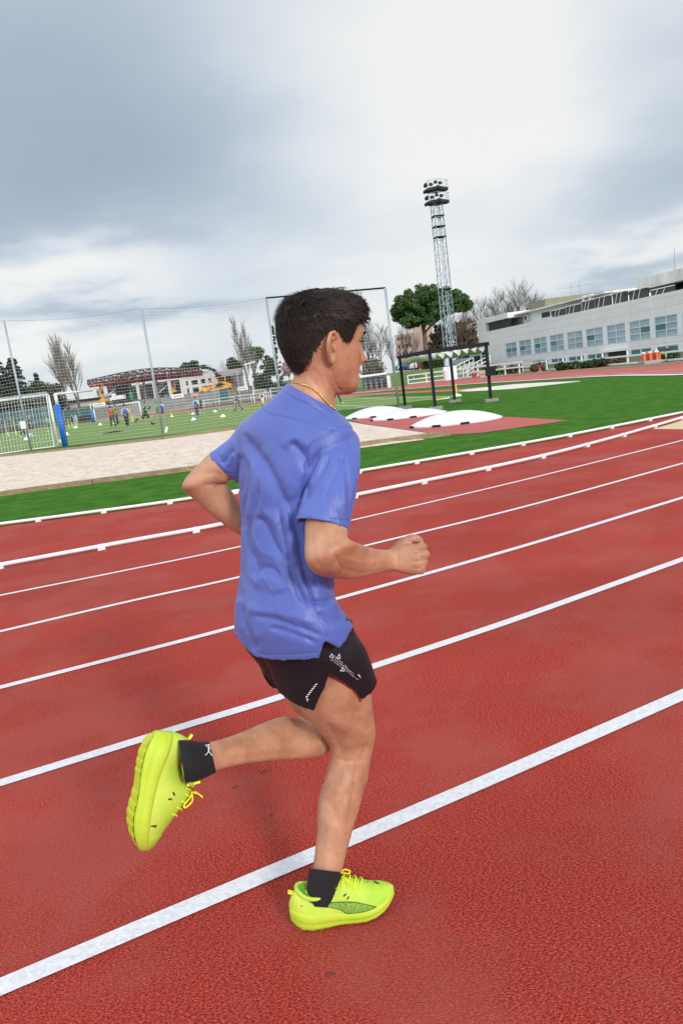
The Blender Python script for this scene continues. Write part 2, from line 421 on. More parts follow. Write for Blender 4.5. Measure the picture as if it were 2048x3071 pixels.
pline((1372, 1188), (1000, 1232), .13); pline((1000, 1232), (489, 1303), .13); pline((489, 1303), (-20, 1363), .13)
pline((1372, 1188), (1090, 1197), .14); pline((1000, 1246), (489, 1310), .10); pline((489, 1310), (250, 1338), .10)
pline((1100, 1219), (900, 1213.5), .12); pline((500, 1280), (120, 1318), .12); pline((700, 1246), (300, 1284), .10)

# sand pit with timber edging
sand_poly = [(-27, 15.4), g2(-40, 1494), g2(0, 1489), g2(280, 1451), g2(562, 1415), g2(1000, 1351), g2(1352, 1306), g2(1300, 1302), g2(1180, 1285), g2(1091, 1273), g2(960, 1248), g2(705, 1289), g2(489, 1318), g2(250, 1345), g2(0, 1371), (-36, 34)]
sheet('sand_pit', sand_poly, .010, SAND)
# raked lumps in the sand
lm = []; lf = []
nx, ny = 150, 70
near = [g2(0, 1489), g2(1330, 1306)]
for j in range(ny):
    for i in range(nx):
        u, v = i/(nx-1), j/(ny-1)
        xn, yn = -14+16.0*u, 15.3+.02*u; xf, yf = -20+20.5*u, 31.5-8.5*u
        x, y = xn+(xf-xn)*v, yn+(yf-yn)*v
        ed = min(u, 1-u, v, 1-v)
        lm.append((x, y, .012+min(1, ed*14)*max(0, .035*abs(math.sin(x*2.3+math.sin(y*1.7)*1.4)*math.sin(y*1.9+x*.6)) + random.uniform(-.016, .022))))
lf = [(j*nx+i, j*nx+i+1, (j+1)*nx+i+1, (j+1)*nx+i) for j in range(ny-1) for i in range(nx-1)]
tag(link_mesh('sand', lm, lf, SAND, None, True), kind='structure')
def timber(pts, label):
    t_ = empty('timber_edging', (*pts[0][:2], 0), 0, label, 'edging', 'timber boards edging the sand pit')
    for a, b2 in zip(pts[:-1], pts[1:]):
        a, b2 = np.array([*a[:2], 0.0]), np.array([*b2[:2], 0.0]); o0 = np.array([*pts[0][:2], 0.0])
        n = max(1, int(np.linalg.norm(b2-a)/3.5))
        for k in range(n):
            p, q = a+(b2-a)*k/n, a+(b2-a)*(k+1)/n; d = (q-p)/np.linalg.norm(q-p)*.012
            mb = MB(); mb.bar(p+d-o0+np.array([0, 0, .045]), q-d-o0+np.array([0, 0, .045]), .075, .13); mb.build('board', TIMBER, t_)
timber([g2(-40, 1494), g2(280, 1451), g2(562, 1414), g2(1000, 1350), g2(1352, 1305)], 'weathered timber edging on the near side of the sand pit, along the dark turf')
timber([g2(-20, 1373), g2(250, 1345), g2(489, 1318), g2(705, 1289), g2(900, 1262)], 'weathered timber edging on the far side of the sand pit, below the net')
# red apron under the white covers
sheet('red_apron', [g2(1706, 1262), g2(1503, 1250), g2(1300, 1236), g2(1035, 1256), g2(1091, 1272), g2(1185, 1285), g2(1306, 1302), g2(1330, 1306), g2(1441, 1300)], .014, PINKT)
# far side of the track
strip_top = [(1000, 1163), (1100, 1165), (1380, 1134), (1400, 1133), (1648, 1112.5), (1813, 1101), (2048, 1083), (2200, 1068)]
strip_bot = [(2200, 1112), (2048, 1123), (1813, 1127), (1565, 1141.5), (1400, 1152), (1380, 1153), (1100, 1175), (1000, 1182)]
sheet('far_track', [g2(*p) for p in strip_top+strip_bot], .012, PINKT)
tag(ribbon('far_kerb_line', catmull(np.array([g2(*p) for p in ((1000, 1183), (1100, 1176), (1380, 1154.2), (1565, 1143), (1813, 1128.5), (2048, 1124.5), (2200, 1114))]), 30), .42, .03, WPOLY), kind='structure')
GSTRIP = mat('worn_green_strip', (.12, .16, .035), .9, var=.2, vscale=1)
tag(ribbon('green_strip', catmull(np.array([g2(*p) for p in ((1380, 1138), (1474, 1131), (1648, 1117.5), (1813, 1106), (2048, 1089))]), 30), 1.5, .02, GSTRIP), kind='structure')
sheet('inner_runway', [g2(*p) for p in ((1000, 1187), (1100, 1180), (1380, 1166), (1440, 1161), (1470, 1160), (1400, 1171), (1380, 1172), (1100, 1185.5), (1000, 1192))], .012, PINKT)
sheet('long_jump_sand', [g2(*p) for p in ((1371, 1173.5), (1400, 1168), (1474, 1159.5), (1540, 1152.5), (1598, 1149), (1739, 1142.8), (1739, 1144.5), (1648, 1155), (1536, 1167), (1400, 1174.5))], .016, mat('pale_sand', (.66, .62, .54), .95, var=.08, vscale=3))
for x in range(3):
    a = [(1600+60*x, 1139.5-3.2*x-2.6*x), (1800+60*x, 1124.5-3.4*x), (2060, 1117-7.5*x)]
    tag(ribbon('far_lane_line', catmull(np.array([g2(*p) for p in a]), 12), .07, .02, PAINT), kind='structure')
sheet('left_far_track', [g2(*p) for p in ((-40, 1303), (63, 1287), (288, 1259.5), (350, 1250), (573, 1227.5), (780, 1204), (1000, 1182), (1000, 1187), (780, 1208), (573, 1232), (425, 1246.5), (288, 1263), (63, 1291), (-40, 1307))], .012, PINKT)
# loose twigs and bits on the rubber
TWIG = mat('dry_twig', (.06, .04, .03), .9)
for (x, y), l, a in (((796, 2318), .05, .5), ((708, 2365), .03, .4), ((812, 2450), .022, .8), ((994, 2933), .025, .2)):
    p = G(x, y); mb = MB(); dv = np.array([math.cos(a), math.sin(a), 0])*l/2; mb.tube([-dv+np.array([0, 0, .006]), np.array([.002, .003, .008]), dv+np.array([0, 0, .005])], [.0015, .0022, .0008], 5)
    o = mb.build('twig', TWIG, None, True); o.location = p
    tag(o, {0: 'longest dark twig lying on the red track behind the bent knee', 1: 'small dark twig lying on the red track left of the longest one', 2: 'short dark twig lying on the red track above the thick white line', 3: 'dark scrap lying on the red track in front of the shoe at the bottom'}[[796, 708, 812, 994].index(x)], 'twig', 'twigs on the track')
# =================================================================== buildings, nets, mast
def ppx(Y): return Y/ (F_PX*1.0)*1.0          # metres per photo pixel, roughly, at distance Y
def pbase(x, y, Y): return W(x, y, Y)
CONC, t, b = new_mat('pale_panel_wall')
c = t.nodes.new('ShaderNodeTexCoord'); mp = t.nodes.new('ShaderNodeMapping'); mp.inputs['Rotation'].default_value = (math.radians(-90), 0, 0); t.links.new(c.outputs['Object'], mp.inputs[0])
bk_ = t.nodes.new('ShaderNodeTexBrick'); bk_.inputs['Color1'].default_value = (.76, .74, .725, 1); bk_.inputs['Color2'].default_value = (.80, .785, .775, 1); bk_.inputs['Mortar'].default_value = (.56, .545, .53, 1)
bk_.inputs['Scale'].default_value = 1.0; bk_.inputs['Mortar Size'].default_value = .022; bk_.inputs['Brick Width'].default_value = 5.2; bk_.inputs['Row Height'].default_value = .92; bk_.offset = 0.0
t.links.new(mp.outputs[0], bk_.inputs['Vector'])
ns = t.nodes.new('ShaderNodeTexNoise'); ns.inputs['Scale'].default_value = .8; ns.inputs['Detail'].default_value = 7; t.links.new(c.outputs['Object'], ns.inputs['Vector'])
mm = t.nodes.new('ShaderNodeMix'); mm.data_type = 'RGBA'; mm.blend_type = 'MULTIPLY'; mm.inputs[0].default_value = .22
t.links.new(bk_.outputs['Color'], mm.inputs[6]); t.links.new(ns.outputs['Fac'], mm.inputs[7]); t.links.new(mm.outputs[2], b.inputs['Base Color']); b.inputs['Roughness'].default_value = .85
STAIN = mat('stained_concrete', (.68, .66, .64), .9, var=.25, vscale=1.2, stretch=(1, 1, .15))
WFRAME = mat('white_window_frame', (.72, .73, .74), .5)
GLASS = mat('blue_glass', (.24, .34, .40), .15, vscale=.35, col2=(.36, .46, .52), spec=.8)
GLASSG = mat('green_glass', (.04, .17, .14), .12, spec=.8)
GLASST = mat('teal_glass', (.05, .19, .20), .15, vscale=.8, col2=(.09, .25, .25), spec=.7)
DARK = mat('dark_opening', (.022, .020, .022), .35)
DKROOF = mat('dark_roof_panel', (.05, .042, .036), .45, var=.2, vscale=1)
GREYM = mat('grey_metal', (.30, .32, .35), .45, metal=.3, var=.1, vscale=3)
GALV = mat('galvanised_steel', (.33, .38, .43), .5, metal=.25, var=.12, vscale=2)
CHAR = mat('charcoal_paint', (.014, .016, .020), .75, spec=.2)
KHAKI = mat('khaki_render', (.30, .28, .19), .9, var=.1, vscale=1)
WHITEP = mat('white_paint', (.74, .75, .76), .5, var=.05, vscale=4)
BLOCK = mat('concrete_block', (.25, .24, .22), .9, var=.2, vscale=9)

SB = .75
A0 = Pz(1491, 987.6, 7.5); B0 = Pz(2048, 865.7, 7.5)
bo = CAMP + SB*(A0-CAMP); be = CAMP + SB*(B0-CAMP)
ang = math.atan2(be[1]-bo[1], be[0]-bo[0])
bld = empty('sports_centre', (bo[0], bo[1], 0), ang, 'long pale panelled building with a row of wide windows beside the far track', 'building')
ZP = bo[2]
zz = lambda z: 1.5+(z-1.5)*SB
def bb(name, boxes, m, parent=bld):
    mb = MB()
    for (x0, x1, y0, y1, z0, z1) in boxes: mb.box(((x0+x1)/2, (y0+y1)/2, (z0+z1)/2), (x1-x0, y1-y0, z1-z0))
    return mb.build(name, m, parent)
# walls: bands between window rows, piers, corner block
bb('wall', [(-6.5, 62, .25, 11, 0, ZP-.02), (-3.7, 62, 0, .25, zz(4.46), ZP), (-6.5, 62, 0, .25, zz(.42), zz(1.6)), (-6.5, 2.0, 0, .25, zz(1.6), zz(4.46)), (-6.5, -3.7, 0, 4, zz(4.46), zz(10.4)), (-3.7, 3.4, 0.02, 4, zz(9.25), zz(10.3)), (-3.7, 3.4, 3.0, 4, ZP, zz(9.25)), (-6.5, 9.6, 0, .25, 0, zz(.42))], CONC)
bb('upper_storey', [(3.4, 24, 2.6, 9, ZP-.1, zz(9.6))], WHITEP)
bb('flat_roof', [(-6.7, 25, 1.2, 9.6, zz(9.62), zz(9.85))], STAIN)
bb('balcony_glazing', [(-3.65, 3.35, .5, .6, ZP, zz(9.2))], DARK)
bb('pier', [(2.0+4.1*k+(-.55 if k else -.1), 2.0+4.1*k+.2, -.03, .3, zz(1.55), zz(4.5)) for k in range(1)], WFRAME)
for k in range(15):
    x0 = 2.1+4.1*k; x1 = x0+3.35
    f = []
    z0, z1 = zz(1.64), zz(4.42)
    f += [(x0, x1, .02, .10, z0, z0+.04), (x0, x1, .02, .10, z1-.04, z1), (x0, x0+.04, .02, .1, z0+.04, z1-.04), (x1-.04, x1, .02, .1, z0+.04, z1-.04)]
    f += [((x0+x1)/2-.04, (x0+x1)/2+.04, .02, .1, z0+.04, z1-.04)]
    for q in (1, 2): f += [(x0+.04, (x0+x1)/2-.04, .02, .1, z0+(z1-z0)*q/3-.035, z0+(z1-z0)*q/3+.035), ((x0+x1)/2+.04, x1-.04, .02, .1, z0+(z1-z0)*q/3-.035, z0+(z1-z0)*q/3+.035)]
    w = bb('window', f, WFRAME)
    bb('pane', [(x0+.02, x1-.02, .12, .16, z0+.02, z1-.02)], GLASS, w)
    g = {0: [(0, 1), (1, 1)], 1: [(0, 1)], 2: [(0, 1)], 3: [(0, 1)], 5: [(0, 1)], 7: [(1, 1)], 8: [(0, 1)], 9: [(0, 0)]}.get(k, [])
    for (cx_, rz_) in g:
        xa = x0+.09 if cx_ == 0 else (x0+x1)/2+.08; dz = (z1-z0)/3
        bb('tinted_pane', [(xa, xa+1.38, .07, .115, z0+dz*rz_+.07, z0+dz*(rz_+1)-.07)], GLASSG if k > 4 else GLASST, w)
    bb('pier', [(x1, x0+4.1, -.04, .22, zz(1.6), zz(4.44))], WFRAME)
    if k >= 2:
        zt, zb = zz(.36), .02
        if k == 6:
            e_ = bb('entrance', [(x0-.1, x1+.2, .05, .2, 0, zz(.5))], DARK)
            bb('canopy', [(x0-1.2, x1+.5, -1.0, 0, zz(.58), zz(.7))], WHITEP, e_)
        elif k in (3, 4) and False: pass
        else:
            w = bb('basement_window', [(x0, x1, .0, .08, zt-.05, zt), (x0, x0+.06, 0, .08, zb, zt-.05), (x1-.06, x1, 0, .08, zb, zt-.05), ((x0+x1)/2-.08, (x0+x1)/2+.08, 0, .08, zb, zt-.05)], WFRAME)
            bb('pane', [(x0+.06, x1-.06, .09, .13, zb, zt-.05)], GLASST, w)
        bb('pier', [(x1, x0+4.1, -.03, .2, 0, zz(.42))], WFRAME)
w = bb('end_window', [(-6.0+.0, -3.6, -.05, -.01, zz(.2), zz(4.2))], WFRAME)
for q in range(3): bb('pane', [(-5.8, -3.8, -.09, -.055, zz(.35+1.25*q), zz(1.45+1.25*q))], DARK, w)
w = bb('basement_window', [(-5.6, -3.4, -.06, -.01, .05, zz(-.3))], GLASST)
# roof top: windows, air conditioner, solar frames
w = bb('roof_window', [(8.6, 13.4, 2.5, 2.58, zz(7.75), zz(9.1))], WFRAME); bb('pane', [(8.8, 10.8, 2.42, 2.49, zz(8.1), zz(9.0)), (11.3, 13.2, 2.42, 2.49, zz(8.1), zz(9.0))], DARK, w)
a_ = bb('air_conditioner', [(4.6, 5.5, 2.1, 2.6, zz(8.3), zz(9.2))], STAIN); mb = MB(); mb.tube([(5.0, 2.09, zz(8.75)), (5.0, 2.05, zz(8.75))], .28, 12); mb.build('fan', DARK, a_)
for k, (x0, x1, zt) in enumerate(((14.0, 17.0, 8.7), (17.3, 20.4, 8.8), (20.9, 23.2, 9.0), (23.5, 26.6, 9.05), (26.9, 29.5, 9.1), (29.8, 33.0, 8.9), (33.4, 37, 8.3))):
    s_ = bb('solar_collector', [(x0, x1, .9, 1.0, ZP-.05, zz(zt))], DKROOF)
    mb = MB(); mb.box(((x0+x1)/2, .88, zz(zt)+.04), (x1-x0, .2, .09))
    for q in (.25, .55): mb.bar((x0+(x1-x0)*q-.2, .86, ZP), (x0+(x1-x0)*q+.25, .86, zz(zt)), .07)
    mb.build('collector_frame', WFRAME, s_)
for x in (20.3, 21.6): bb('duct', [(x, x+.45, 1.3, 1.8, ZP, zz(10.0))], WHITEP)
bb('upper_block', [(30.2, 60, 1.6, 9, zz(8.75), zz(10.45))], STAIN)
bb('overhang_soffit', [(28.8, 60, .9, 9.2, zz(8.55), zz(8.74))], DKROOF)
bb('dark_gap_infill', [(33, 60, 3.0, 9, ZP-.1, zz(8.54))], DARK)  # near-black infill of the dark gap under the upper block
mb = MB(); mb.tube([(33.5, 4, zz(10.4)), (33.5, 4, zz(14.0))], [.05, .025], 6); mb.build('aerial', GREYM, bld)
# khaki building beyond the roof
def pbox(mb, xb, yb, wpx, hpx, Y, dep, rz=0.0, back=True):
    """box standing on the photo point (xb, yb) at distance Y, wpx wide and hpx tall in photo pixels"""
    p = W(xb, yb, Y); k = camz(p)/F_PX if 'camz' in globals() else ((p-CAMP) @ CF)/F_PX
    mb.box((p[0], p[1]+dep/2, p[2]+hpx*k/2), (wpx*k, dep, hpx*k), rz); return p, k
def camz0(P): return (np.asarray(P)-CAMP) @ CF
t_ = empty('khaki_building', W(1750, 1010, 150), 0, 'khaki flat roofed building showing above the roof of the pale building', 'building')
o0 = np.array(t_.location); k = 150/F_PX
mb = MB(); mb.box((-.5, 6, 6.0), (14, 12, 5.3)); mb.box((-6.5, 5, 4.6), (6, 10, 3.6)); mb.build('wall', KHAKI, t_)
mb = MB(); mb.box((-2, -.05, 5.2), (15, .08, .8)); mb.build('window_band', GLASST, t_)
mb = MB(); mb.tube([(.2, 1, 8.6), (.2, 1, 11.4)], .05, 5); mb.tube([(-1.6, 1, 8.6), (-1.6, 1, 11.2)], .05, 5); mb.tube([(-5, 1, 10.3), (4, 1, 10.5)], .025, 4); mb.build('aerial', GREYM, t_)

# ---- ball-stop net between the pitch and the sand
NET, t, b = new_mat('pale_netting'); b.inputs['Base Color'].default_value = (.56, .58, .60, 1); b.inputs['Roughness'].default_value = .9
net = empty('ball_stop_net', (*G(489.8, 1303)[:2], 0), 0, 'tall ball-stop net on slim grey poles between the sand pit and the football pitch', 'net fence')
no = np.array([*G(489.8, 1303)[:2], 0.0])
poles = [((-330, 1000), (-250, 1408)), ((15.7, 960), (94, 1352)), ((424.6, 924.7), (489.8, 1303)), ((805.6, 891.7), (849, 1250)), ((1158, 862), (1195, 1214.7))]
tops, bots = [], []
for tp, bt in poles:
    bpt = G(*bt); d = ray(*tp); tq = (bpt[1])/d[1]; z = CAMP[2]+d[2]*tq
    tops.append(np.array([bpt[0], bpt[1], z])); bots.append(np.array([bpt[0], bpt[1], 0.0]))
hgt = np.mean([a[2] for a in tops[1:]])
for a, b_0 in zip(tops, bots):
    mb = MB(); mb.tube([b_0-no, a-no], .055, 8); mb.build('pole', GALV, net, True)
mb = MB(); mb.box(bots[1]-no+np.array([-.1, -.09, 1.35]), (.26, .08, .38)); mb.build('junction_box', WHITEP, net)
for i in range(4):
    a, b_ = tops[i], tops[i+1]; n = 24
    sag = .16 if i < 3 else 0
    P = [a+(b_-a)*u - np.array([0, 0, sag*4*u*(1-u)]) for u in np.linspace(0, 1, n)]
    mb = MB(); mb.tube(np.array(P)-no, .012 if i < 3 else .045, 6); mb.build('cable' if i < 3 else 'top_bar', GALV if i < 3 else CHAR, net)
    # mesh panel
    mb = MB(); cell = .15; Lh = np.linalg.norm((bots[i+1]-bots[i])[:2]); w_ = .0036
    dv = (bots[i+1]-bots[i])/Lh; nv = np.array([-dv[1], dv[0], 0])
    nh = int(hgt/cell); nvv = int(Lh/cell)
    for r in range(nh):
        v = (r+.5)/nh
        for s in range(4):
            u0, u1 = s/4, (s+1)/4
            q = [bots[i]+(bots[i+1]-bots[i])*u+np.array([0, 0, 1])*(np.interp(u, [0, 1], [a[2], b_[2]])-sag*4*u*(1-u))*v for u in (u0, u1)]
            mb.add([q[0]-no-[0, 0, w_], q[1]-no-[0, 0, w_], q[1]-no+[0, 0, w_], q[0]-no+[0, 0, w_]], [(0, 1, 2, 3)])
    for c_ in range(nvv):
        u = (c_+.5)/nvv; base = bots[i]+(bots[i+1]-bots[i])*u-no; tp = base+np.array([0, 0, np.interp(u, [0, 1], [a[2], b_[2]])-sag*4*u*(1-u)])
        w2 = w_*.55
        mb.add([base-dv*w2, base+dv*w2, tp+dv*w2, tp-dv*w2], [(0, 1, 2, 3)])
    mb.build('netting', NET, net)

# ---- goals
def goal(name, pl, pr_, h, dep, label, depth_dir, r=.06, net_w=.006, cell=.16):
    pl, pr_ = np.array(pl, float), np.array(pr_, float)
    t_ = empty(name, (*pr_[:2], 0), 0, label, 'goal', 'white goals on the football pitch'); o = np.array([*pr_[:2], 0.0])
    dd = np.array([*depth_dir, 0.0]); dd /= np.linalg.norm(dd); up = np.array([0, 0, h])
    for p in (pl, pr_):
        mb = MB(); mb.tube([p-o, p-o+up], r, 10); mb.build('goal_post', WPOLY, t_, True)
    mb = MB(); mb.tube([pl-o+up, pr_-o+up], r, 10); mb.build('crossbar', WPOLY, t_, True)
    mb = MB()
    for p in (pl, pr_):
        mb.tube([p-o+up, p-o+up*.98+dd*dep*.45, p-o+dd*dep], r*.42, 6); mb.tube([p-o+np.array([0, 0, .03]), p-o+dd*dep+np.array([0, 0, .03])], r*.5, 6)
    mb.tube([pl-o+dd*dep+np.array([0, 0, .03]), pr_-o+dd*dep+np.array([0, 0, .03])], r*.5, 6); mb.build('frame', WPOLY, t_)
    mb = MB(); Lw = np.linalg.norm(pr_-pl); n = int(Lw/cell); ex = (pr_-pl)/Lw
    prof = [up, up*.98+dd*dep*.45, dd*dep]
    pp = catmull(np.array(prof), 18)
    for i in range(n+1):
        P = pl-o+ex*Lw*i/n; mb.tube([P+q for q in pp], net_w, 3, False)
    for q in pp: mb.tube([pl-o+q, pl-o+ex*Lw*.5+q-np.array([0, 0, .06]), pr_-o+q], net_w, 3, False)
    for p in (pl, pr_):
        for v in np.linspace(.06, .97, int(h/cell)):
            e_ = np.interp(v*h, [q[2] for q in pp[::-1]], [q[:2] @ dd[:2] for q in pp[::-1]]); mb.tube([p-o+up*v, p-o+up*v+dd*e_], net_w, 3, False)
    mb.build('net', WHITEP, t_)
    return t_
gr = G(175, 1334); gl_ = gr + np.array([-6.8, -1.6, 0])*1.0
p_ = gl_; k = 2.44*np.linalg.norm(gr[:2])/36
goal('football_goal', gl_, gr, 147*camz0(gr)/F_PX*1.02, 2.0, 'near white goal with netting behind the left pole of the tall net', (.25, -.97), .07, .007)
fl, fr = G(288, 1264), G(425, 1249)
goal('football_goal', fl, fr, 44*camz0(fr)/F_PX, 2.0, 'distant white goal at the far end of the football pitch', (-.3, .95), .11, .012, .4)
# padded post and its frame
pb = G(197, 1339); t_ = empty('padded_goal_frame', pb, 0, 'white post with a blue padded lower half next to the near goal', 'padded post')
k = camz0(pb)/F_PX
BLUEP = mat('blue_padding', (.006, .12, .50), .5); mb = MB(); mb.tube([(0, 0, 0), (0, 0, 126*k)], .15, 12); mb.build('padding', BLUEP, t_, True)
mb = MB(); mb.tube([(0, 0, 126*k), (0, 0, 158*k)], .085, 10); mb.tube([(0, 0, 157*k), (1.2, 2.2, 157*k)], .05, 8); mb.build('post', WPOLY, t_, True)
pb = G(281, 1267); t_ = empty('padded_post', pb, 0, 'distant post with blue padding beside the far goal', 'padded post')
mb = MB(); mb.tube([(0, 0, 0), (0, 0, 1.9)], .22, 10); mb.build('padding', BLUEP, t_, True)
mb = MB(); mb.tube([(0, 0, 1.9), (0, 0, 3.0)], .09, 8); mb.build('post', WPOLY, t_, True)
# small training goals right of the pitch
for (x0, y0, x1, y1, lb) in ((764, 1207, 800, 1201, 'small white training goal behind the person in white and red'), (815, 1200, 852, 1194, 'small white training goal at the shoulder of the runner')):
    a = G(x0, y0); b_ = G(x1, y1); a2 = a*1; t_ = empty('training_goal', a, 0, lb, 'goal', 'small training goals'); hgt2 = 34*camz0(a)/F_PX
    for nm, P in (('goal_post', [(0, 0, 0), (0, 0, hgt2)]), ('goal_post', [tuple(b_-a), tuple(b_-a+np.array([0, 0, hgt2]))]), ('crossbar', [(0, 0, hgt2), tuple(b_-a+np.array([0, 0, hgt2]))])):
        mb = MB(); mb.tube(P, .07, 6); mb.build(nm, WPOLY, t_)

# ---- floodlight mast
mbp = W(1358, 1118, 100.0); MH = lambda y, x: W(x, y, 100.0)[2]
mast = empty('floodlight_mast', (mbp[0], mbp[1], 0.6), math.radians(12), 'tall lattice floodlight mast with two platforms of lamps in front of the umbrella pine', 'light mast')
z_top = MH(609, 1304)-.6
hb, ht = .72, .60
wz_ = lambda z: hb+(ht-hb)*z/z_top
for sx in (-1, 1):
    for sy in (-1, 1):
        mb = MB(); mb.tube([(sx*hb, sy*hb, 0), (sx*ht, sy*ht, z_top)], .06, 6); mb.build('leg', mat('teal_steel', (.12, .25, .25), .5) if (sx, sy) == (1, -1) else GALV, mast)
mb = MB(); nb = 24
for k in range(nb):
    z0, z1 = z_top*k/nb, z_top*(k+1)/nb; w0, w1 = wz_(z0), wz_(z1)
    for (ax, ay, bx, by) in ((-1, -1, 1, -1), (1, -1, 1, 1), (1, 1, -1, 1), (-1, 1, -1, -1)):
        if k % 2: ax, ay, bx, by = bx, by, ax, ay
        mb.bar((ax*w0, ay*w0, z0), (bx*w1, by*w1, z1), .038); mb.bar((ax*w1, ay*w1, z1), (bx*w1, by*w1, z1), .034)
mb.build('bracing', GALV, mast)
mb = MB()
for zf in (.925, .865, .805, .5): mb.box((0, -.1, z_top*zf), (1.5, 1.2, .12))
mb.build('rest_platform', CHAR, mast)
mb = MB(); mb.bar((.15, .1, 0), (.15, .1, z_top), .09); mb.build('ladder', GALV, mast)
BLK = mat('black_steel', (.012, .013, .016), .5)
for q, z0 in enumerate((z_top-.1, z_top+1.50)):
    poly = [(-1.05, -.8), (-.1, -1.4), (1.75, -.4), (1.75, .3), (.2, 1.1), (-1.0, .7)]
    mb = MB(); mb.prism(poly, z0, z0+.35); d_ = mb.build('lamp_platform', BLK, mast)
    mb = MB()
    for i in range(6):
        a, b_ = poly[i], poly[(i+1) % 6]
        mb.bar((*a, z0+.35), (*a, z0+1.25), .05); mb.bar((*a, z0+1.25), (*b_, z0+1.25), .045); mb.bar((*a, z0+.8), (*b_, z0+.8), .03)
    mb.build('railing', GALV, d_)
    for i, (x, y, dz) in enumerate(((-1.25, -.7, .1), (-1.3, .0, .1), (-1.2, .7, .15), (-.9, -1.0, .65), (-.4, -1.4, .8), (-1.3, -.2, .85), (-1.1, .6, .9), (-.1, -1.4, .2), (.3, -1.25, .7))):
        f_ = MB(); f_.lathe((x, y, z0+dz), [(.10, -.18), (.21, -.11), (.23, .08), (.18, .2)], 10); f_.bar((x, y, z0+dz), (x+.4, y+.25, z0+dz), .1); f_.build('floodlight', BLK, mast)
mb = MB(); mb.box((0, 0, -.3), (2.2, 2.2, .7)); mb.build('footing', BLOCK, mast)

# ---- shade pergola on concrete feet
pp_ = [G(1215.6, 1224.5), G(1305.8, 1228), G(1472.4, 1204), G(1364, 1206.5)]
per = empty('pergola', (*pp_[1][:2], 0), 0, 'charcoal pergola frame with folded cream shade sails standing on the dark turf', 'pergola')
po = np.array([*pp_[1][:2], 0.0]); hp = W(1290.5, 1047, pp_[1][1])[2]
for p in pp_:
    q = p-po
    mb = MB(); mb.bar(q+[0, 0, .05], q+[0, 0, hp], .105, .105, up=(0, 1, 0)); mb.build('post', CHAR, per)
    mb = MB(); mb.box(q+[0, 0, .06], (.50, .32, .11), .1); mb.build('foot', BLOCK, per)
tp = [p-po+np.array([0, 0, hp-.06]) for p in pp_]
for i in range(4):
    a, b_ = tp[i], tp[(i+1) % 4]; e_ = (b_-a)/np.linalg.norm(b_-a)*.12
    mb = MB(); mb.bar(a-e_, b_+e_, .07, .13); mb.build('beam', CHAR, per)
SAIL = mat('cream_sail', (.85, .82, .76), .8, var=.08, vscale=3)
nsl = 7
for k in range(nsl):
    v0, v1 = k/nsl, (k+1)/nsl
    V = []
    for v, dz in ((v0, -.10), (v0+(v1-v0)*.72, -.30), (v1, -.10)):
        for u in np.linspace(0, 1, 7):
            a = tp[1]+(tp[2]-tp[1])*v; b_ = tp[0]+(tp[3]-tp[0])*v
            q = a+(b_-a)*(.03+.94*u); V.append(q+np.array([0, 0, dz-.04*math.sin(u*9+k)]))
    link_mesh('shade_sail', V, [(r*7+i, r*7+i+1, (r+1)*7+i+1, (r+1)*7+i) for r in range(2) for i in range(6)], SAIL, per, True)
mb = MB(); q = tp[2]; mb.box(q+np.array([.05, -.12, -1.0]), (.36, .16, .34)); mb.build('speaker', CHAR, per)

# ---- white domed covers on the red apron
def dome(l, r, top, rz, label):
    L_, R_ = G(*l), G(*r); c = (L_+R_)/2; rad = np.linalg.norm(R_-L_)/2
    d = ray(*top); h = CAMP[2]+d[2]*(c[1]/d[1])
    o = empty('domed_cover', (c[0], c[1], .014), 0, label, 'cover', 'white domed covers on the red apron')
    V = []; n, m = 56, 18; ax = unit0(R_-L_); ay = np.array([-ax[1], ax[0], 0])
    for i in range(m+1):
        q = i/m; rr = rad*(1-q); z = h*(1-(1-q)**2.0)+.03
        for j in range(n):
            a = 2*math.pi*j/n; V.append(ax*rr*math.cos(a)+ay*rr*.72*math.sin(a)+np.array([0, 0, z]))
    V += [ax*rad*math.cos(2*math.pi*j/n)*.985+ay*rad*.71*math.sin(2*math.pi*j/n) for j in range(n)]
    Fc = [(i*n+j, i*n+(j+1) % n, (i+1)*n+(j+1) % n, (i+1)*n+j) for i in range(m) for j in range(n)] + [((m+1)*n+j, (m+1)*n+(j+1) % n, (j+1) % n, j) for j in range(n)]
    link_mesh('shell', V, Fc, WPOLY, o, True)
    for a in (3.6, 4.4, 5.0):
        mb = MB(); p = ax*rad*math.cos(a)*1.0+ay*rad*.72*math.sin(a); mb.box(p+np.array([0, 0, .03]), (.22, .06, .05), math.atan2(ax[1], ax[0])+a+math.pi/2); mb.build('handle', CHAR, o)
    return o
def unit0(v): return v/np.linalg.norm(v)
dome((1229, 1283), (1508, 1253), (1398, 1232), 0, 'nearest of the white domed covers, farthest right on the red apron')
dome((1113, 1262), (1340, 1237), (1243, 1227), 0, 'middle white domed cover on the red apron')
dome((1038, 1256), (1225, 1238), (1128, 1222), 0, 'farthest white domed cover, next to the shoulder of the runner')

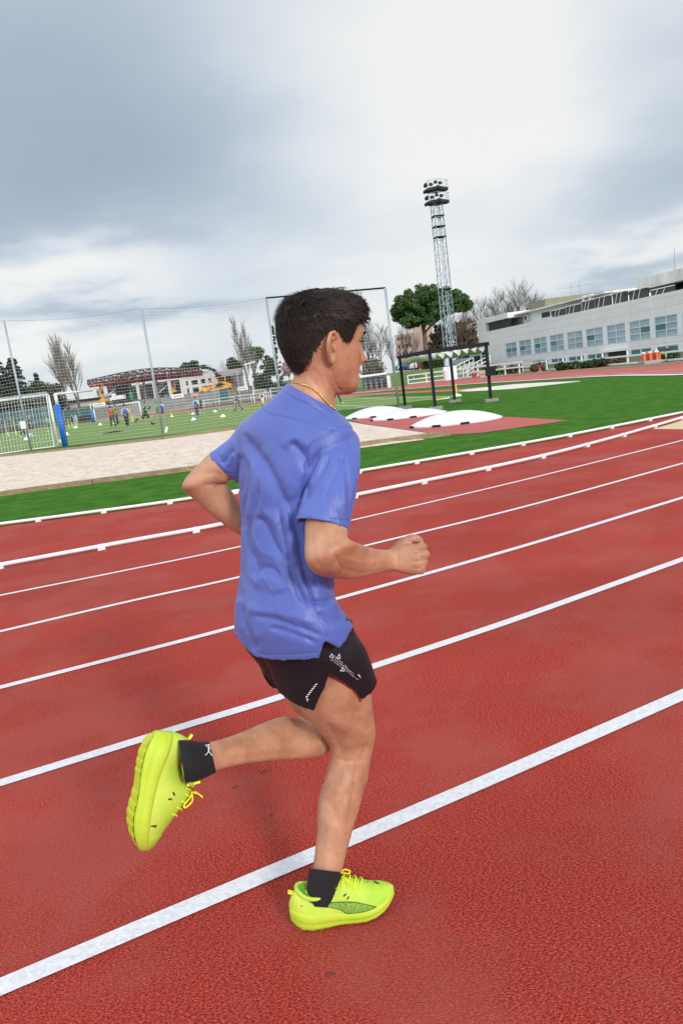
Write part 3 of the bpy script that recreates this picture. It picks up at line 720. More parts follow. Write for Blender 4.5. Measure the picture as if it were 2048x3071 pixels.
# ---- white rail fences
def rail_fence(pts, h, step, label, rails=(1.0, .55), r=.045, group='white rail fences'):
    P = np.array([q for q in pts], float); t_ = empty('rail_fence', P[0], 0, label, 'fence', group)
    s = np.r_[0, np.cumsum(np.linalg.norm(np.diff(P, axis=0), axis=1))]
    at = lambda d: np.array([np.interp(d, s, P[:, i]) for i in range(3)])-P[0]
    mb = MB(); cnt = 0
    for d in np.arange(0, s[-1]+.01, step):
        pm_ = MB(); pm_.bar(at(d), at(d)+[0, 0, h], r*2.0); pm_.build('post', WHITEP, t_); cnt += 1
    for f_ in rails:
        m2_ = MB()
        for a, b_ in zip(P[:-1], P[1:]): m2_.bar(a-P[0]+[0, 0, h*f_], b_-P[0]+[0, 0, h*f_], r*1.6, r*2.4)
        m2_.build('rail', WHITEP, t_)
rail_fence([G(1225, 1154), G(1335, 1141)], 1.05, 2.4, 'white rail fence below the grass bank, left of the grey cabinets', (1.0, .55, .12), .055)
rail_fence([G(1352, 1139.5), G(1400, 1134), G(1475, 1127)], 1.05, 2.2, 'white rail fence right of the grey cabinets, below the stairs', (1.0, .55, .12), .055)
rail_fence([G(1475, 1127), G(1567, 1118)], 1.05, 2.2, 'white rail fence in front of the left end of the pale building', (1.0, .55), .055)
rail_fence([G(1640, 1110), G(1813, 1097), G(2048, 1078.5), G(2200, 1065)], 1.05, 3.4, 'long white rail fence in front of the right half of the pale building', (1.0, .55, .06), .05)
rail_fence([G(1568, 1117), G(1640, 1110)], .8, 2.5, 'low white barrier beside the jogger in red shorts', (1.0, .6, .25), .035)
rail_fence([G(120, 1276), G(288, 1256), G(430, 1240), G(573, 1224), G(800, 1198), G(980, 1178)], 1.15, 5.0, 'long white rail fence behind the far end of the football pitch', (1.0, .5), .06)
rail_fence([G(-60, 1298), G(120, 1276)], 1.15, 5.0, 'white rail fence seen through the near goal', (1.0, .5), .06)

# ---- grass bank with car park, cabinets, stairs
BANK = mat('bank_grass', (.065, .13, .018), .95, vscale=.5, col2=(.12, .20, .035), bump=.6, bscale=6)
def terrain(name, rows, m):
    n = len(rows[0]); V = [p for r in rows for p in r]
    Fc = [(i*n+j, i*n+j+1, (i+1)*n+j+1, (i+1)*n+j) for i in range(len(rows)-1) for j in range(n-1)]
    o = link_mesh(name, V, Fc, m, None, True); o['kind'] = 'structure'; return o
xr = np.linspace(1040, 1450, 14)
def bank_row(Yv, zv, jit=0): return [np.array([(W(x, 1100, Yv))[0], Yv+random.uniform(-jit, jit), zv]) for x in xr]
terrain('grass_bank', [bank_row(80, .0), bank_row(84, .25, .3), bank_row(92, .9, .4), bank_row(99, 1.38, .3), bank_row(104, 1.5), bank_row(118, 1.52)], BANK)
ASPH = mat('car_park_asphalt', (.06, .06, .065), .9, var=.2, vscale=.5)
terrain('car_park', [bank_row(118.2, 1.525), bank_row(175, 1.6), bank_row(260, 1.7)], ASPH)
cb = G(1360, 1139); t_ = empty('cabinet', cb, 0, 'pale grey electrical cabinets at the foot of the floodlight mast', 'cabinet'); k = camz0(cb)/F_PX
mb = MB(); mb.box((-.3, 0, 21*k), (38*k, .7, 40*k)); mb.build('case', WHITEP, t_)
mb = MB(); mb.box((-22*k, -.4, 16*k), (10*k, .6, 30*k)); mb.build('side_case', STAIN, t_)
for x in (-.62, -.05, .5): mb = MB(); mb.box((x*.9, -.37, 22*k), (.03, .02, 34*k)); mb.build('door_seam', GREYM, t_)
st0 = G(1362, 1136); st1 = W(1446, 1092, 93.0)
t_ = empty('stairway', st0, 0, 'stairway with white handrails climbing the bank to the pale building', 'stairs')
dvec = st1-st0; ns_ = 14
mb = MB()
for k in range(ns_):
    p = dvec*(k+.5)/ns_; mb.box(p+np.array([0, 0, -.15]), (np.linalg.norm(dvec[:2])/ns_*1.02, 2.2, .3), math.atan2(dvec[1], dvec[0]))
mb.build('steps', BLOCK, t_)
nrm = np.array([dvec[1], -dvec[0], 0]); nrm /= np.linalg.norm(nrm)
for sd in (-1.1, 1.1):
    mb = MB()
    for f_ in (.5, 1.0): mb.bar(nrm*sd+[0, 0, f_], dvec+nrm*sd+[0, 0, f_], .09)
    for q in np.linspace(0, 1, 7): mb.bar(dvec*q+nrm*sd, dvec*q+nrm*sd+[0, 0, 1.0], .08)
    mb.build('handrail', WHITEP, t_)
# dugout shelter
dg_ = G(1135, 1166); k = camz0(dg_)/F_PX; t_ = empty('dugout', dg_, math.radians(-8), 'glazed dugout shelter with a white roof edge on the far side of the pitch', 'shelter')
mb = MB(); mb.box((-.6, 0, 43*k), (92*k, 2.4, .22)); mb.build('roof', WHITEP, t_)
mb = MB(); mb.box((-.4, .9, 22*k), (74*k, .06, 34*k)); mb.build('glass_back', GLASST, t_)
mb = MB()
for x in (-36, -20, -4, 12, 28): mb.box((x*k, -.2, 21*k), (.1, .1, 42*k))
mb.build('frame', GREYM, t_)
mb = MB(); mb.box((-.4, .5, .45), (60*k, .5, .45)); mb.build('bench', mat('brown_bench', (.09, .06, .05), .8), t_)
mb = MB(); mb.box((34*k, 0, 18*k), (8*k, 2.0, 36*k)); mb.build('side_panel', STAIN, t_)

# ---- left bank, terraces, screens
EMB = mat('rubble_bank', (.11, .10, .075), .95, vscale=.35, col2=(.16, .15, .10), bump=.5, bscale=3)
xl = np.linspace(-260, 1080, 30)
def lrow(Yv, zv, jit=0): return [np.array([W(x, 1210, Yv)[0], Yv, zv+random.uniform(-jit, jit)]) for x in xl]
terrain('rubble_bank', [lrow(136, -.01), lrow(139, .7, .2), lrow(145, 1.9, .4), lrow(152, 2.7, .4), lrow(165, 3.0, .2), lrow(210, 3.2), lrow(300, 3.5)], EMB)
TEALS = mat('teal_screen', (.035, .10, .11), .8, var=.2, vscale=.4)
for x, y, w_, h_, lb in ((70, 1278, 210, 46, 'long teal windbreak screen behind the near goal'), (240, 1252, 92, 26, 'teal windbreak screen left of the far goal'), (676, 1204, 28, 38, 'teal screen panel behind the grey player')):
    p = G(x, y-4) if y > 1240 else G(x, y); Y = 127.0
    t_ = empty('windbreak_screen', W(x, y, Y), 0, lb, 'screen', 'teal windbreak screens'); k = Y/F_PX*1.02
    mb = MB(); mb.box((0, 0, h_*k/2), (w_*k, .08, h_*k)); mb.build('fabric', TEALS, t_)
    for q in np.linspace(-.48, .48, max(2, int(w_/30))): mb = MB(); mb.box((q*w_*k, -.07, h_*k/2), (.09, .05, h_*k*1.05)); mb.build('post', GREYM, t_)
t_ = empty('netted_pile', W(262, 1264, 126), 0, 'dark covered pile left of the far goal', 'cover'); k = 126/F_PX
mb = MB(); mb.lathe((0, 0, 0), [(1.6, 0), (1.55, .9), (1.2, 1.05), (.1, 1.1)], 14, (1, .5)); mb.build('tarpaulin', mat('dark_tarp', (.02, .017, .02), .8), t_)
STEP = mat('terrace_concrete', (.24, .235, .22), .9, var=.2, vscale=.6)
t_ = empty('terrace', W(525, 1232, 131), 0, 'grey concrete terrace steps behind the far fence', 'terrace'); k = 131/F_PX
mb = MB()
for q in range(5): mb.box((0, q*1.1, .28+.26*q), (270*k, 1.08, .56+.52*q))
mb.build('steps', STEP, t_)
for q in range(4): mb = MB(); mb.bar((-135*k, q*1.1, 1.2+.52*q), (135*k, q*1.1, 1.2+.52*q), .06); mb.build('rail', GALV, t_)
for x, y, w_, h_, lb in ((298, 1218, 37, 10, 'white banner hanging above the far goal'), (533, 1193, 36, 11, 'white and pink banner in front of the steel hall'), (585, 1190, 22, 10, 'pink banner below the white frame'), (729, 1170, 30, 11, 'white banner behind the grey player')):
    Y = 134.0 if x != 298 else 128; t_ = empty('banner', W(x, y, Y), 0, lb, 'banner', 'banners on the far bank'); k = Y/F_PX
    mb = MB(); mb.box((0, 0, h_*k/2), (w_*k, .05, h_*k)); mb.build('sheet', WHITEP if x != 585 else mat('pink_banner', (.55, .30, .30), .7), t_)
    mb = MB(); mb.box((0, -.035, h_*k*.5), (w_*k*.7, .02, h_*k*.3)); mb.build('printed_stripe', mat('pink_ink', (.55, .22, .22), .7), t_)
    for q in (-.45, .45): mb = MB(); mb.box((q*w_*k, .06, h_*k*.2), (.08, .05, h_*k*1.6)); mb.build('stake', GREYM, t_)

# ---- steel hall under demolition
Y = 168.0; k = Y/F_PX
hall = empty('steel_hall', W(420, 1200, Y), 0, 'half demolished hall with a rusty red roof truss on white columns', 'building'); ho = np.array(hall.location)
RUST = mat('rusty_red_steel', (.26, .035, .03), .8, var=.35, vscale=.8); RUSTD = mat('dark_rust', (.075, .035, .032), .85, var=.3, vscale=1)
COLW = mat('white_column', (.58, .56, .53), .8, var=.1, vscale=1); WALLG = mat('grey_site_wall', (.20, .195, .185), .9, var=.25, vscale=.5)
for x, yt, yb, yd, w_ in ((318, 1150, 1208, 0, .75), (361, 1146, 1196, 6, .6), (391, 1155, 1194, 10, .45), (413, 1138, 1193, 0, .65), (434, 1150, 1190, 10, .5), (462, 1134, 1191, 0, .6), (472, 1147, 1188, 10, .5), (508, 1127, 1186, 0, .7), (553, 1122, 1180, 0, .75), (580, 1128, 1184, 4, .7)):
    a = W(x+4, yb+5, Y+yd); b_ = W(x-3, yt-6, Y+yd); mb = MB(); mb.box(((a[0]+b_[0])/2-ho[0], a[1]-ho[1], (a[2]+b_[2])/2-ho[2]), (w_, w_, b_[2]-a[2])); mb.build('column', COLW, hall)
# roof: sloping space frame, red girders, torn sheets
eave = [W(263, 1150, Y-2), W(433, 1128, Y-2), W(600, 1112, Y-2)]; rid = [W(262, 1140, Y+6), W(433, 1106, Y+6), W(592, 1104, Y+6)]
EV = catmull(np.array(eave), 16)-ho; RD = catmull(np.array(rid), 16)-ho; BKs = RD+np.array([0, 14, -1.5]); LWs = EV+np.array([0, 1.5, -.75])
mb = MB()
for i in range(16):
    mb.bar(EV[i], RD[i], .22); mb.bar(RD[i], BKs[i], .22)
    if i < 15:
        mb.bar(EV[i], RD[i+1], .16); mb.bar(RD[i], EV[i+1], .16)
for R_ in (EV, RD, BKs, (EV+RD)/2, (BKs+RD)/2):
    for i in range(15): mb.bar(R_[i], R_[i+1], .26)
mb.build('roof_frame', RUSTD, hall)
mb = MB()
for i in range(16):
    mb.bar(EV[i], LWs[i], .3)
    if i < 15:
        mb.bar(LWs[i], LWs[i+1], .32); mb.bar(EV[i], LWs[i+1], .2); mb.bar(LWs[i], EV[i+1], .2); mb.bar(LWs[i]+[0, 8, .2], LWs[i+1]+[0, 8, .2], .9); mb.bar(LWs[i]+[0, 4, .3], LWs[i+1]+[0, 4, .3], .5)
    mb.bar(LWs[i], LWs[i]+[0, 12, .5], .35)
mb.build('girder', RUST, hall)
mb = MB()
for i in range(15):
    for q in range(4):
        if random.random() < .42:
            a = RD[i]+(BKs[i]-RD[i])*q/4; b_ = RD[i+1]+(BKs[i+1]-RD[i+1])*q/4; e_ = (BKs[i]-RD[i])/4
            mb.box((a+b_+e_)/2+[0, 0, -.15], (np.linalg.norm(b_-a), np.linalg.norm(e_), .08))
mb.build('torn_sheeting', RUSTD, hall)
mb = MB(); mb.box((-1.5, 14, 1.4), (25, .3, 5.2)); mb.box((-9, 13.6, 4.2), (8, .3, 1.6)); mb.build('back_wall', WALLG, hall)
for a, b_ in (((322, 1186), (355, 1160)), ((478, 1176), (505, 1152)), ((495, 1188), (512, 1180)), ((540, 1132), (575, 1108))):
    mb = MB(); mb.bar(W(*a, Y+2)-ho, W(*b_, Y+2)-ho, .25); mb.build('brace', COLW, hall)
# white concrete frame to its right
fr_ = empty('concrete_frame', W(605, 1186, Y), 0, 'white two storey concrete frame right of the rusty hall', 'building'); fo = np.array(fr_.location)
mb = MB()
for x in (-52, -28, 0, 22, 40): mb.box((x*k, 0, 28*k), (.8 if x < 0 else .7, .8, 56*k))
for z in (6, 30, 55): mb.box((-6*k, .02, z*k), (96*k, .7, .7 if z < 50 else 1.3))
mb.build('frame', COLW, fr_)
mb = MB(); mb.box((-6*k, 3, 28*k), (92*k, .3, 52*k)); mb.build('back_wall', WALLG, fr_)
mb = MB()
for x in (-40, -14, 11, 31): mb.box((x*k, 2.7, 18*k), (14*k, .2, 18*k)); mb.box((x*k, 2.7, 43*k), (14*k, .2, 16*k))
mb.build('window_opening', DARK, fr_)
pl_ = empty('annex_wall', W(250, 1226, Y-8), 0, 'low beige building with dark windows behind the bare poplars', 'building'); k2 = (Y-8)/F_PX
mb = MB(); mb.box((-4*k2, 4, 13*k2), (130*k2, 8, 32*k2)); mb.build('wall', mat('beige_wall', (.42, .39, .33), .9, var=.12, vscale=.4), pl_)
mb = MB(); mb.box((-4*k2, -.1, 24*k2), (128*k2, .3, 9*k2)); mb.build('window_band', DARK, pl_)
mb = MB(); mb.box((-4*k2, 3.9, 31*k2), (134*k2, 8.6, .4)); mb.build('roof', STAIN, pl_)
gs_ = empty('grey_gable', W(690, 1165, 175), 0, 'grey gabled house behind the yellow lift', 'building'); k3 = 175/F_PX
mb = MB(); mb.box((0, 4, 18*k3), (66*k3, 8, 36*k3)); mb.build('wall', mat('grey_plaster', (.33, .32, .31), .9, var=.12, vscale=.4), gs_)
mb = MB(); mb.add([(-36*k3, -.3, 36*k3), (36*k3, -.3, 36*k3), (36*k3, 8.3, 36*k3), (-36*k3, 8.3, 36*k3), (-36*k3, 4, 56*k3), (36*k3, 4, 56*k3)], [(0, 1, 5, 4), (2, 3, 4, 5), (0, 4, 3), (1, 2, 5), (3, 2, 1, 0)]); mb.build('roof', mat('grey_tile', (.22, .20, .19), .9, var=.2, vscale=1), gs_)
mb = MB(); mb.box((10*k3, -.12, 22*k3), (9*k3, .15, 18*k3)); mb.build('red_hoarding', mat('red_sign', (.40, .05, .04), .7), gs_)
sb_ = empty('apartment_building', W(1258, 1106, 210), math.radians(-10), 'salmon coloured building behind the trees under the umbrella pine', 'building'); k4 = 210/F_PX
SALM = mat('salmon_render', (.40, .28, .23), .9, var=.15, vscale=.3)
mb = MB(); mb.box((-36*k4, 6, 50*k4), (52*k4, 12, 112*k4)); mb.box((18*k4, 8, 62*k4), (56*k4, 12, 128*k4)); mb.build('wall', SALM, sb_)
for ix in range(4):
    for iz in range(4):
        mb = MB(); mb.box(((-52+11*ix)*k4, -.1, (28+22*iz)*k4), (5*k4, .15, 9*k4)); mb.build('window', DARK, sb_)
# orange and black machines on the site
YEL = mat('site_yellow', (.70, .33, .02), .5, var=.1, vscale=2); TYRE = mat('rubber_tyre', (.015, .015, .016), .85)
def lift(base, Yd, segs, label, w_=.55):
    p0_ = W(*base, Yd); t_ = empty('boom_lift', p0_, 0, label, 'lift', 'yellow boom lifts on the site')
    mb = MB(); mb.box((0, 0, .75), (1.9, 1.4, .55)); mb.box((-.3, 0, 1.15), (1.0, 1.0, .4)); mb.build('chassis', YEL, t_)
    for sx in (-1, 1):
        for sy in (-1, 1): mb = MB(); mb.tube([(sx*.7, sy*.7-.12, .35), (sx*.7, sy*.7+.12, .35)], .35, 12); mb.build('wheel', TYRE, t_)
    P = [W(*q, Yd)-p0_ for q in segs]; mb = MB()
    for a, b_ in zip(P[:-1], P[1:]): mb.bar(a, b_, w_)
    mb.build('boom', YEL, t_)
    mb = MB(); q = P[-1]; mb.box(q+np.array([0, 0, .1]), (1.7, .9, .12)); 
    for sx in (-.8, .8):
        for sy in (-.4, .4): mb.bar(q+np.array([sx, sy, .1]), q+np.array([sx, sy, 1.1]), .08)
    mb.box(q+np.array([0, -.4, 1.1]), (1.7, .08, .08)); mb.box(q+np.array([0, .4, 1.1]), (1.7, .08, .08)); mb.build('basket', YEL, t_)
lift((315, 1213), 158, [(315, 1205), (305, 1190), (297, 1166)], 'yellow lift with its boom raised at the left end of the rusty hall', .28)
lift((520, 1184), 170, [(520, 1178), (527, 1172), (516, 1164)], 'small yellow lift between the white columns of the rusty hall', .4)
lift((618, 1180), 150, [(622, 1172), (655, 1166), (700, 1154), (665, 1146)], 'long yellow lift with folded boom in front of the white frame', .38)
lift((680, 1172), 152, [(676, 1166), (640, 1162), (612, 1160), (640, 1155)], 'yellow lift with low horizontal boom beside the grey gable', .36)
ex = empty('excavator', W(375, 1202, 156), 0, 'dark excavator with a raised arm under the rusty roof', 'excavator', 'excavators on the site'); eo = np.array(ex.location)
def excav(t_, eo, Yd, arm, cw=1.0):
    for sy in (-1.1, 1.1): mb = MB(); mb.box((0, sy, .5), (3.6*cw, .6, .95)); mb.build('crawler_track', TYRE, t_)
    mb = MB(); mb.box((.4, 0, 1.7), (2.8*cw, 2.2, 1.4)); mb.build('engine_housing', CHAR, t_)
    mb = MB(); mb.box((-1.0, .5, 2.1), (1.3, 1.1, 1.9)); mb.build('cab', DARK, t_)
    P = [W(*q, Yd)-eo for q in arm]
    for nm, a, b_, w_ in (('boom', P[0], P[1], .8), ('stick', P[1], P[2], .6)): mb = MB(); mb.bar(a, b_, w_); mb.build(nm, CHAR, t_)
    mb = MB(); mb.box(P[2], (1.1, .9, 1.0)); mb.build('bucket', CHAR, t_)
excav(ex, eo, 156, [(374, 1193), (364, 1154), (360, 1163)])
ex = empty('excavator', W(672, 1160, 172), 0, 'dark excavator with a long bent arm above the white frame', 'excavator', 'excavators on the site')
excav(ex, np.array(ex.location), 172, [(670, 1150), (640, 1108), (610, 1100), ])
t_ = empty('site_truck', W(352, 1206, 150), 0, 'white tipper truck at the left of the excavator', 'truck'); t_.scale = (.5, .6, .62)
mb = MB(); mb.box((-1.4, 0, 1.9), (2.0, 2.3, 2.2)); mb.build('cab', WHITEP, t_); mb = MB(); mb.box((-1.9, -1.18, 2.3), (.9, .05, .8)); mb.box((-2.42, 0, 2.4), (.05, 1.9, .8)); mb.build('cab_window', DARK, t_)
mb = MB(); mb.box((1.6, 0, 1.5), (3.8, 2.3, 1.3)); mb.build('tipper_body', STAIN, t_)
for x in (-1.4, 1.0, 2.4): mb = MB(); mb.tube([(x, -1.2, .5), (x, 1.2, .5)], .5, 12); mb.build('wheel', TYRE, t_)
t_ = empty('green_tank', W(396, 1198, 150), 0, 'small green tank standing beside the excavator', 'tank'); t_.scale = (.75, .75, .62)
mb = MB(); mb.lathe((0, 0, 0), [(.5, 0), (.55, .2), (.55, 2.2), (.4, 2.6), (.1, 2.7)], 12); mb.build('vessel', mat('site_green', (.02, .22, .09), .5), t_)
mb = MB(); mb.bar((-.1, 0, 2.6), (-.5, 0, 3.5), .2); mb.build('spout', CHAR, t_)
for k_, (x, y, hpx, lb) in enumerate(((25, 1285, 92, 'grey street lamp among the dark conifers'), (762, 1180, 88, 'white lamp post between the two middle poplars'))):
    Y = 140.0; k = Y/F_PX; t_ = empty('street_lamp', W(x, y, Y), 0, lb, 'lamp', 'street lamps beyond the pitch')
    mb = MB(); mb.tube([(0, 0, 0), (0, 0, hpx*k)], .1, 6); mb.build('pole', WHITEP, t_)
    mb = MB(); mb.bar((-17*k, 0, hpx*k*.98), (17*k if k_ else 2*k, 0, hpx*k*1.04), .35, .22); mb.build('lamp_head', WHITEP, t_)
frm = empty('goal_frame_post', W(725, 1215, 118), 0, 'tall thin grey frame behind the grey player', 'frame'); k = 118/F_PX
mb = MB(); mb.bar((0, 0, 0), (0, 0, 104*k), .14); mb.bar((0, 0, 104*k), (-75*k, 0, 104*k), .10); mb.bar((-75*k, 0, 0), (-75*k, 0, 104*k), .12); mb.build('frame', GALV, frm)
# =================================================================== trees and shrubs
BARK = mat('grey_brown_bark', (.115, .095, .08), .95, var=.3, vscale=3)
BARKL = mat('pale_twigs', (.20, .175, .155), .95, var=.25, vscale=3)
BARKB = mat('brown_twigs', (.13, .095, .065), .95, var=.3, vscale=2)
PINEB = mat('pine_bark', (.16, .10, .075), .95, var=.35, vscale=3, bump=.6, bscale=8)
def leafm(name, a, b_): return mat(name, a, .75, vscale=.9, col2=b_, spec=.25, detail=8)
PINEL = leafm('umbrella_pine_needles', (.026, .066, .016), (.095, .165, .045))
CONL = leafm('cedar_needles', (.018, .036, .022), (.036, .062, .034))
EVERL = leafm('evergreen_leaves', (.022, .042, .016), (.055, .085, .030))
OLIVEL = leafm('olive_leaves', (.05, .06, .025), (.10, .105, .05))
PINKL = leafm('pink_blossom', (.36, .19, .23), (.52, .33, .37))
DRYL = leafm('dry_brown_foliage', (.11, .08, .045), (.18, .13, .08))

def branches(mb, p, d, l, r, depth, upr, rnd, nkid, maxd, curve=.18):
    n = 4; P = [p.copy()]; q = p.copy(); dd = d.copy()
    for i in range(n-1):
        dd = dd + rnd.normal(0, curve, 3)*.5; dd[2] += upr*.12; dd /= np.linalg.norm(dd); q = q+dd*l/(n-1); P.append(q.copy())
    mb.tube(P, np.linspace(r, r*.55, n), 5 if depth == 0 else 3, False)
    if depth >= maxd: return
    k = nkid[depth]
    for j in range(k):
        u = (.25+.75*(j+rnd.random())/k); a = np.array(P); s = u*(n-1); i = min(int(s), n-2); pp = a[i]+(a[i+1]-a[i])*(s-i)
        ax = rnd.normal(0, 1, 3); ax -= dd*(ax@dd); ax /= np.linalg.norm(ax)
        sp = (.35+.55*rnd.random())*(1-.55*upr)
        nd = dd*math.cos(sp)+ax*math.sin(sp); nd[2] += upr*.5; nd /= np.linalg.norm(nd)
        branches(mb, pp, nd, l*(.42+.25*rnd.random())*(1.1-.35*u if depth == 0 else 1), r*.5*(1-.3*u), depth+1, upr, rnd, nkid, maxd, curve)
def bare_tree(base, Y, hpx, seed, label, upr=.6, nkid=(16, 6, 4), tw=BARK, trunk=None, r0=None, group='bare trees', stems=1, wide=.75):
    p = W(*base, Y); k = Y/F_PX; h = hpx*k; rnd = np.random.default_rng(seed)
    t_ = empty('bare_tree', p, 0, label, 'tree', group)
    r0 = r0 or h*.016
    mt = MB(); mc = MB()
    for s in range(stems):
        d = np.array([rnd.normal(0, .10 if stems > 1 else .03), rnd.normal(0, .05), 1.0]); q = np.array([(s-(stems-1)/2)*.25*h*.08, 0, 0])
        P = [q]; n = 9
        for i in range(n-1):
            d = d+rnd.normal(0, .05, 3); d[2] = 1; P.append(P[-1]+d/np.linalg.norm(d)*h*.92/(n-1))
        R_ = np.linspace(r0, r0*.12, n); mt.tube(P, R_, 7)
        P = np.array(P); m = nkid[0]
        for j in range(m):
            u = .22+.76*(j+rnd.random())/m; s_ = u*(n-1); i = min(int(s_), n-2); pp = P[i]+(P[i+1]-P[i])*(s_-i)
            a = rnd.random()*6.283; sp = (.95-.55*upr)*(1.05-.35*u)
            nd = np.array([math.cos(a)*math.sin(sp), math.sin(a)*math.sin(sp), math.cos(sp)])
            L_ = h*wide*(.10+.30*(1-u)*(.7+.6*rnd.random()))
            branches(mc, pp, nd, L_, np.interp(u, [0, 1], [r0*.42, r0*.16]), 1, upr, rnd, (0,)+tuple(nkid[1:]), len(nkid))
    mt.build('trunk', trunk or tw, t_, True); mc.build('crown', tw, t_)
    return t_
def leaf_cloud(centers, radii, n, size, rnd, flat=1.0):
    """small leaf-sized quads spread through clumps"""
    V = []; Fc = []
    c = np.asarray(centers); tot = len(c)
    for i in range(tot):
        m = n
        u = rnd.normal(0, 1, (m, 3)); u /= np.linalg.norm(u, axis=1)[:, None]; rr = radii[i]*rnd.random(m)**.42
        P = c[i]+u*rr[:, None]*np.array([1, 1, flat])
        for q in P:
            a = rnd.normal(0, 1, 3); a /= np.linalg.norm(a); b_ = np.cross(a, rnd.normal(0, 1, 3)); b_ /= np.linalg.norm(b_)+1e-9; s = size*(.6+.8*rnd.random())
            n0 = len(V); V += [q-a*s-b_*s*.5, q+a*s-b_*s*.4, q+a*s*1.1+b_*s*.5, q-a*s*.8+b_*s*.5]; Fc.append((n0, n0+1, n0+2, n0+3))
    return V, Fc
def leafy_tree(base, Y, hpx, crown, seed, label, m, n_cl=40, n_lf=70, size=.16, tm=BARK, name='evergreen_tree', group='evergreen trees beyond the pitch', shape='round', flat=.8):
    """crown: (centre px, half width px, half height px)"""
    p = W(*base, Y); k = Y/F_PX; rnd = np.random.default_rng(seed)
    t_ = empty(name, p, 0, label, 'tree', group)
    cc = W(*crown[0], Y)-p; a, h = crown[1]*k, crown[2]*k
    C_ = []; R_ = []
    for i in range(n_cl):
        u = rnd.normal(0, 1, 3); u /= np.linalg.norm(u); r = rnd.random()**.45
        q = u*r*np.array([a, a*.8, h])*.86
        if shape == 'cone':
            v = rnd.random()**1.4; w_ = (1-v)**.9; an = rnd.random()*6.283; q = np.array([math.cos(an)*a*w_*(.35+.65*rnd.random()), math.sin(an)*a*w_*.8, -h+2*h*v])
        C_.append(cc+q); R_.append((a if shape == 'round' else a*.55)*(.22+.18*rnd.random()))
    V, Fc = leaf_cloud(C_, R_, n_lf, size, rnd, flat); link_mesh('crown', V, Fc, m, t_)
    mt = MB(); mt.tube([(0, 0, -.3), cc*.5, cc+np.array([0, 0, h*.5])], [max(.12, a*.07), a*.055, a*.02], 7)
    for i in range(0, n_cl, 3): mt.tube([cc*.6, (cc*.6+C_[i])/2+rnd.normal(0, .1, 3), C_[i]], [a*.03, a*.02, a*.008], 4)
    mt.build('trunk', tm, t_, True)
    return t_
# left: cedar, conifers, round crowns
def cedar(base, Y, hpx, hwpx, seed, label, tiers=13, top_pow=.8):
    p = W(*base, Y); k = Y/F_PX; h, a = hpx*k, hwpx*k; rnd = np.random.default_rng(seed)
    t_ = empty('conifer', p, 0, label, 'tree', 'conifers on the left')
    mt = MB(); mt.tube([(0, 0, 0), (0, 0, h*.5), (0, 0, h)], [h*.02, h*.013, .02], 7)
    V = []; Fc = []
    for i in range(tiers):
        v = (i+.3)/tiers; z = h*(.08+.9*v); L_ = a*(1-v)**top_pow*(.8+.35*rnd.random())+.15
        for j in range(14):
            an = rnd.random()*6.283; d = np.array([math.cos(an), math.sin(an), 0]); l = L_*(.6+.45*rnd.random()); z0 = z+rnd.normal(0, h*.018)
            mt.tube([(0, 0, z0), d*l*.6+np.array([0, 0, z0+.05*l]), d*l+np.array([0, 0, z0-.12*l])], [.05, .03, .01], 3, False)
            cs_ = [d*l*u+np.array([0, 0, z0+.06*l*math.sin(u*3)-.13*l*u*u]) for u in np.linspace(.2, 1, 6)]
            v_, f_ = leaf_cloud(cs_, [l*.20*(1.15-.5*q/6)+.16 for q in range(6)], 17, .21, rnd, .40)
            n0 = len(V); V += v_; Fc += [tuple(x+n0 for x in f) for f in f_]
    mt.build('trunk', BARK, t_); link_mesh('foliage', V, Fc, CONL, t_)
cedar((12, 1268), 132, 262, 66, 3, 'tallest dark cedar at the left edge of the photo', 15, .75)
cedar((-62, 1275), 128, 250, 90, 5, 'broad dark cedar half outside the left edge of the photo', 14, .7)
cedar((72, 1262), 134, 186, 44, 8, 'dark conifer with drooping tiers right of the left pole of the tall net', 11, .6)
cedar((131, 1240), 160, 122, 14, 11, 'small pointed conifer above the round evergreens on the left', 9, .9)
leafy_tree((112, 1250), 140, 100, ((106, 1184), 50, 46), 21, 'dark round evergreen between the cedar and the bare poplars, left one', EVERL, 46, 70, .2)
leafy_tree((160, 1242), 142, 100, ((150, 1180), 40, 42), 22, 'dark round evergreen with brownish top just left of the bare poplars', OLIVEL, 40, 70, .2)
leafy_tree((66, 1262), 136, 100, ((52, 1196), 56, 56), 23, 'low dark evergreen behind the left pole of the tall net', EVERL, 46, 70, .2)
leafy_tree((20, 1265), 138, 100, ((8, 1180), 60, 70), 26, 'dense dark evergreen between the two cedars at the left edge', EVERL, 60, 80, .2)
leafy_tree((188, 1240), 146, 60, ((180, 1205), 22, 26), 24, 'small dark evergreen at the foot of the bare poplars', EVERL, 26, 60, .18)
bare_tree((207, 1232), 150, 222, 31, 'bare poplar with pale twigs on the left, the taller of the pair', .78, (30, 7, 5), BARKL, BARK, stems=2, wide=.8)
bare_tree((240, 1228), 152, 204, 32, 'bare poplar on the left, the right one of the pair', .78, (28, 7, 5), BARKL, BARK, stems=2, wide=.8)
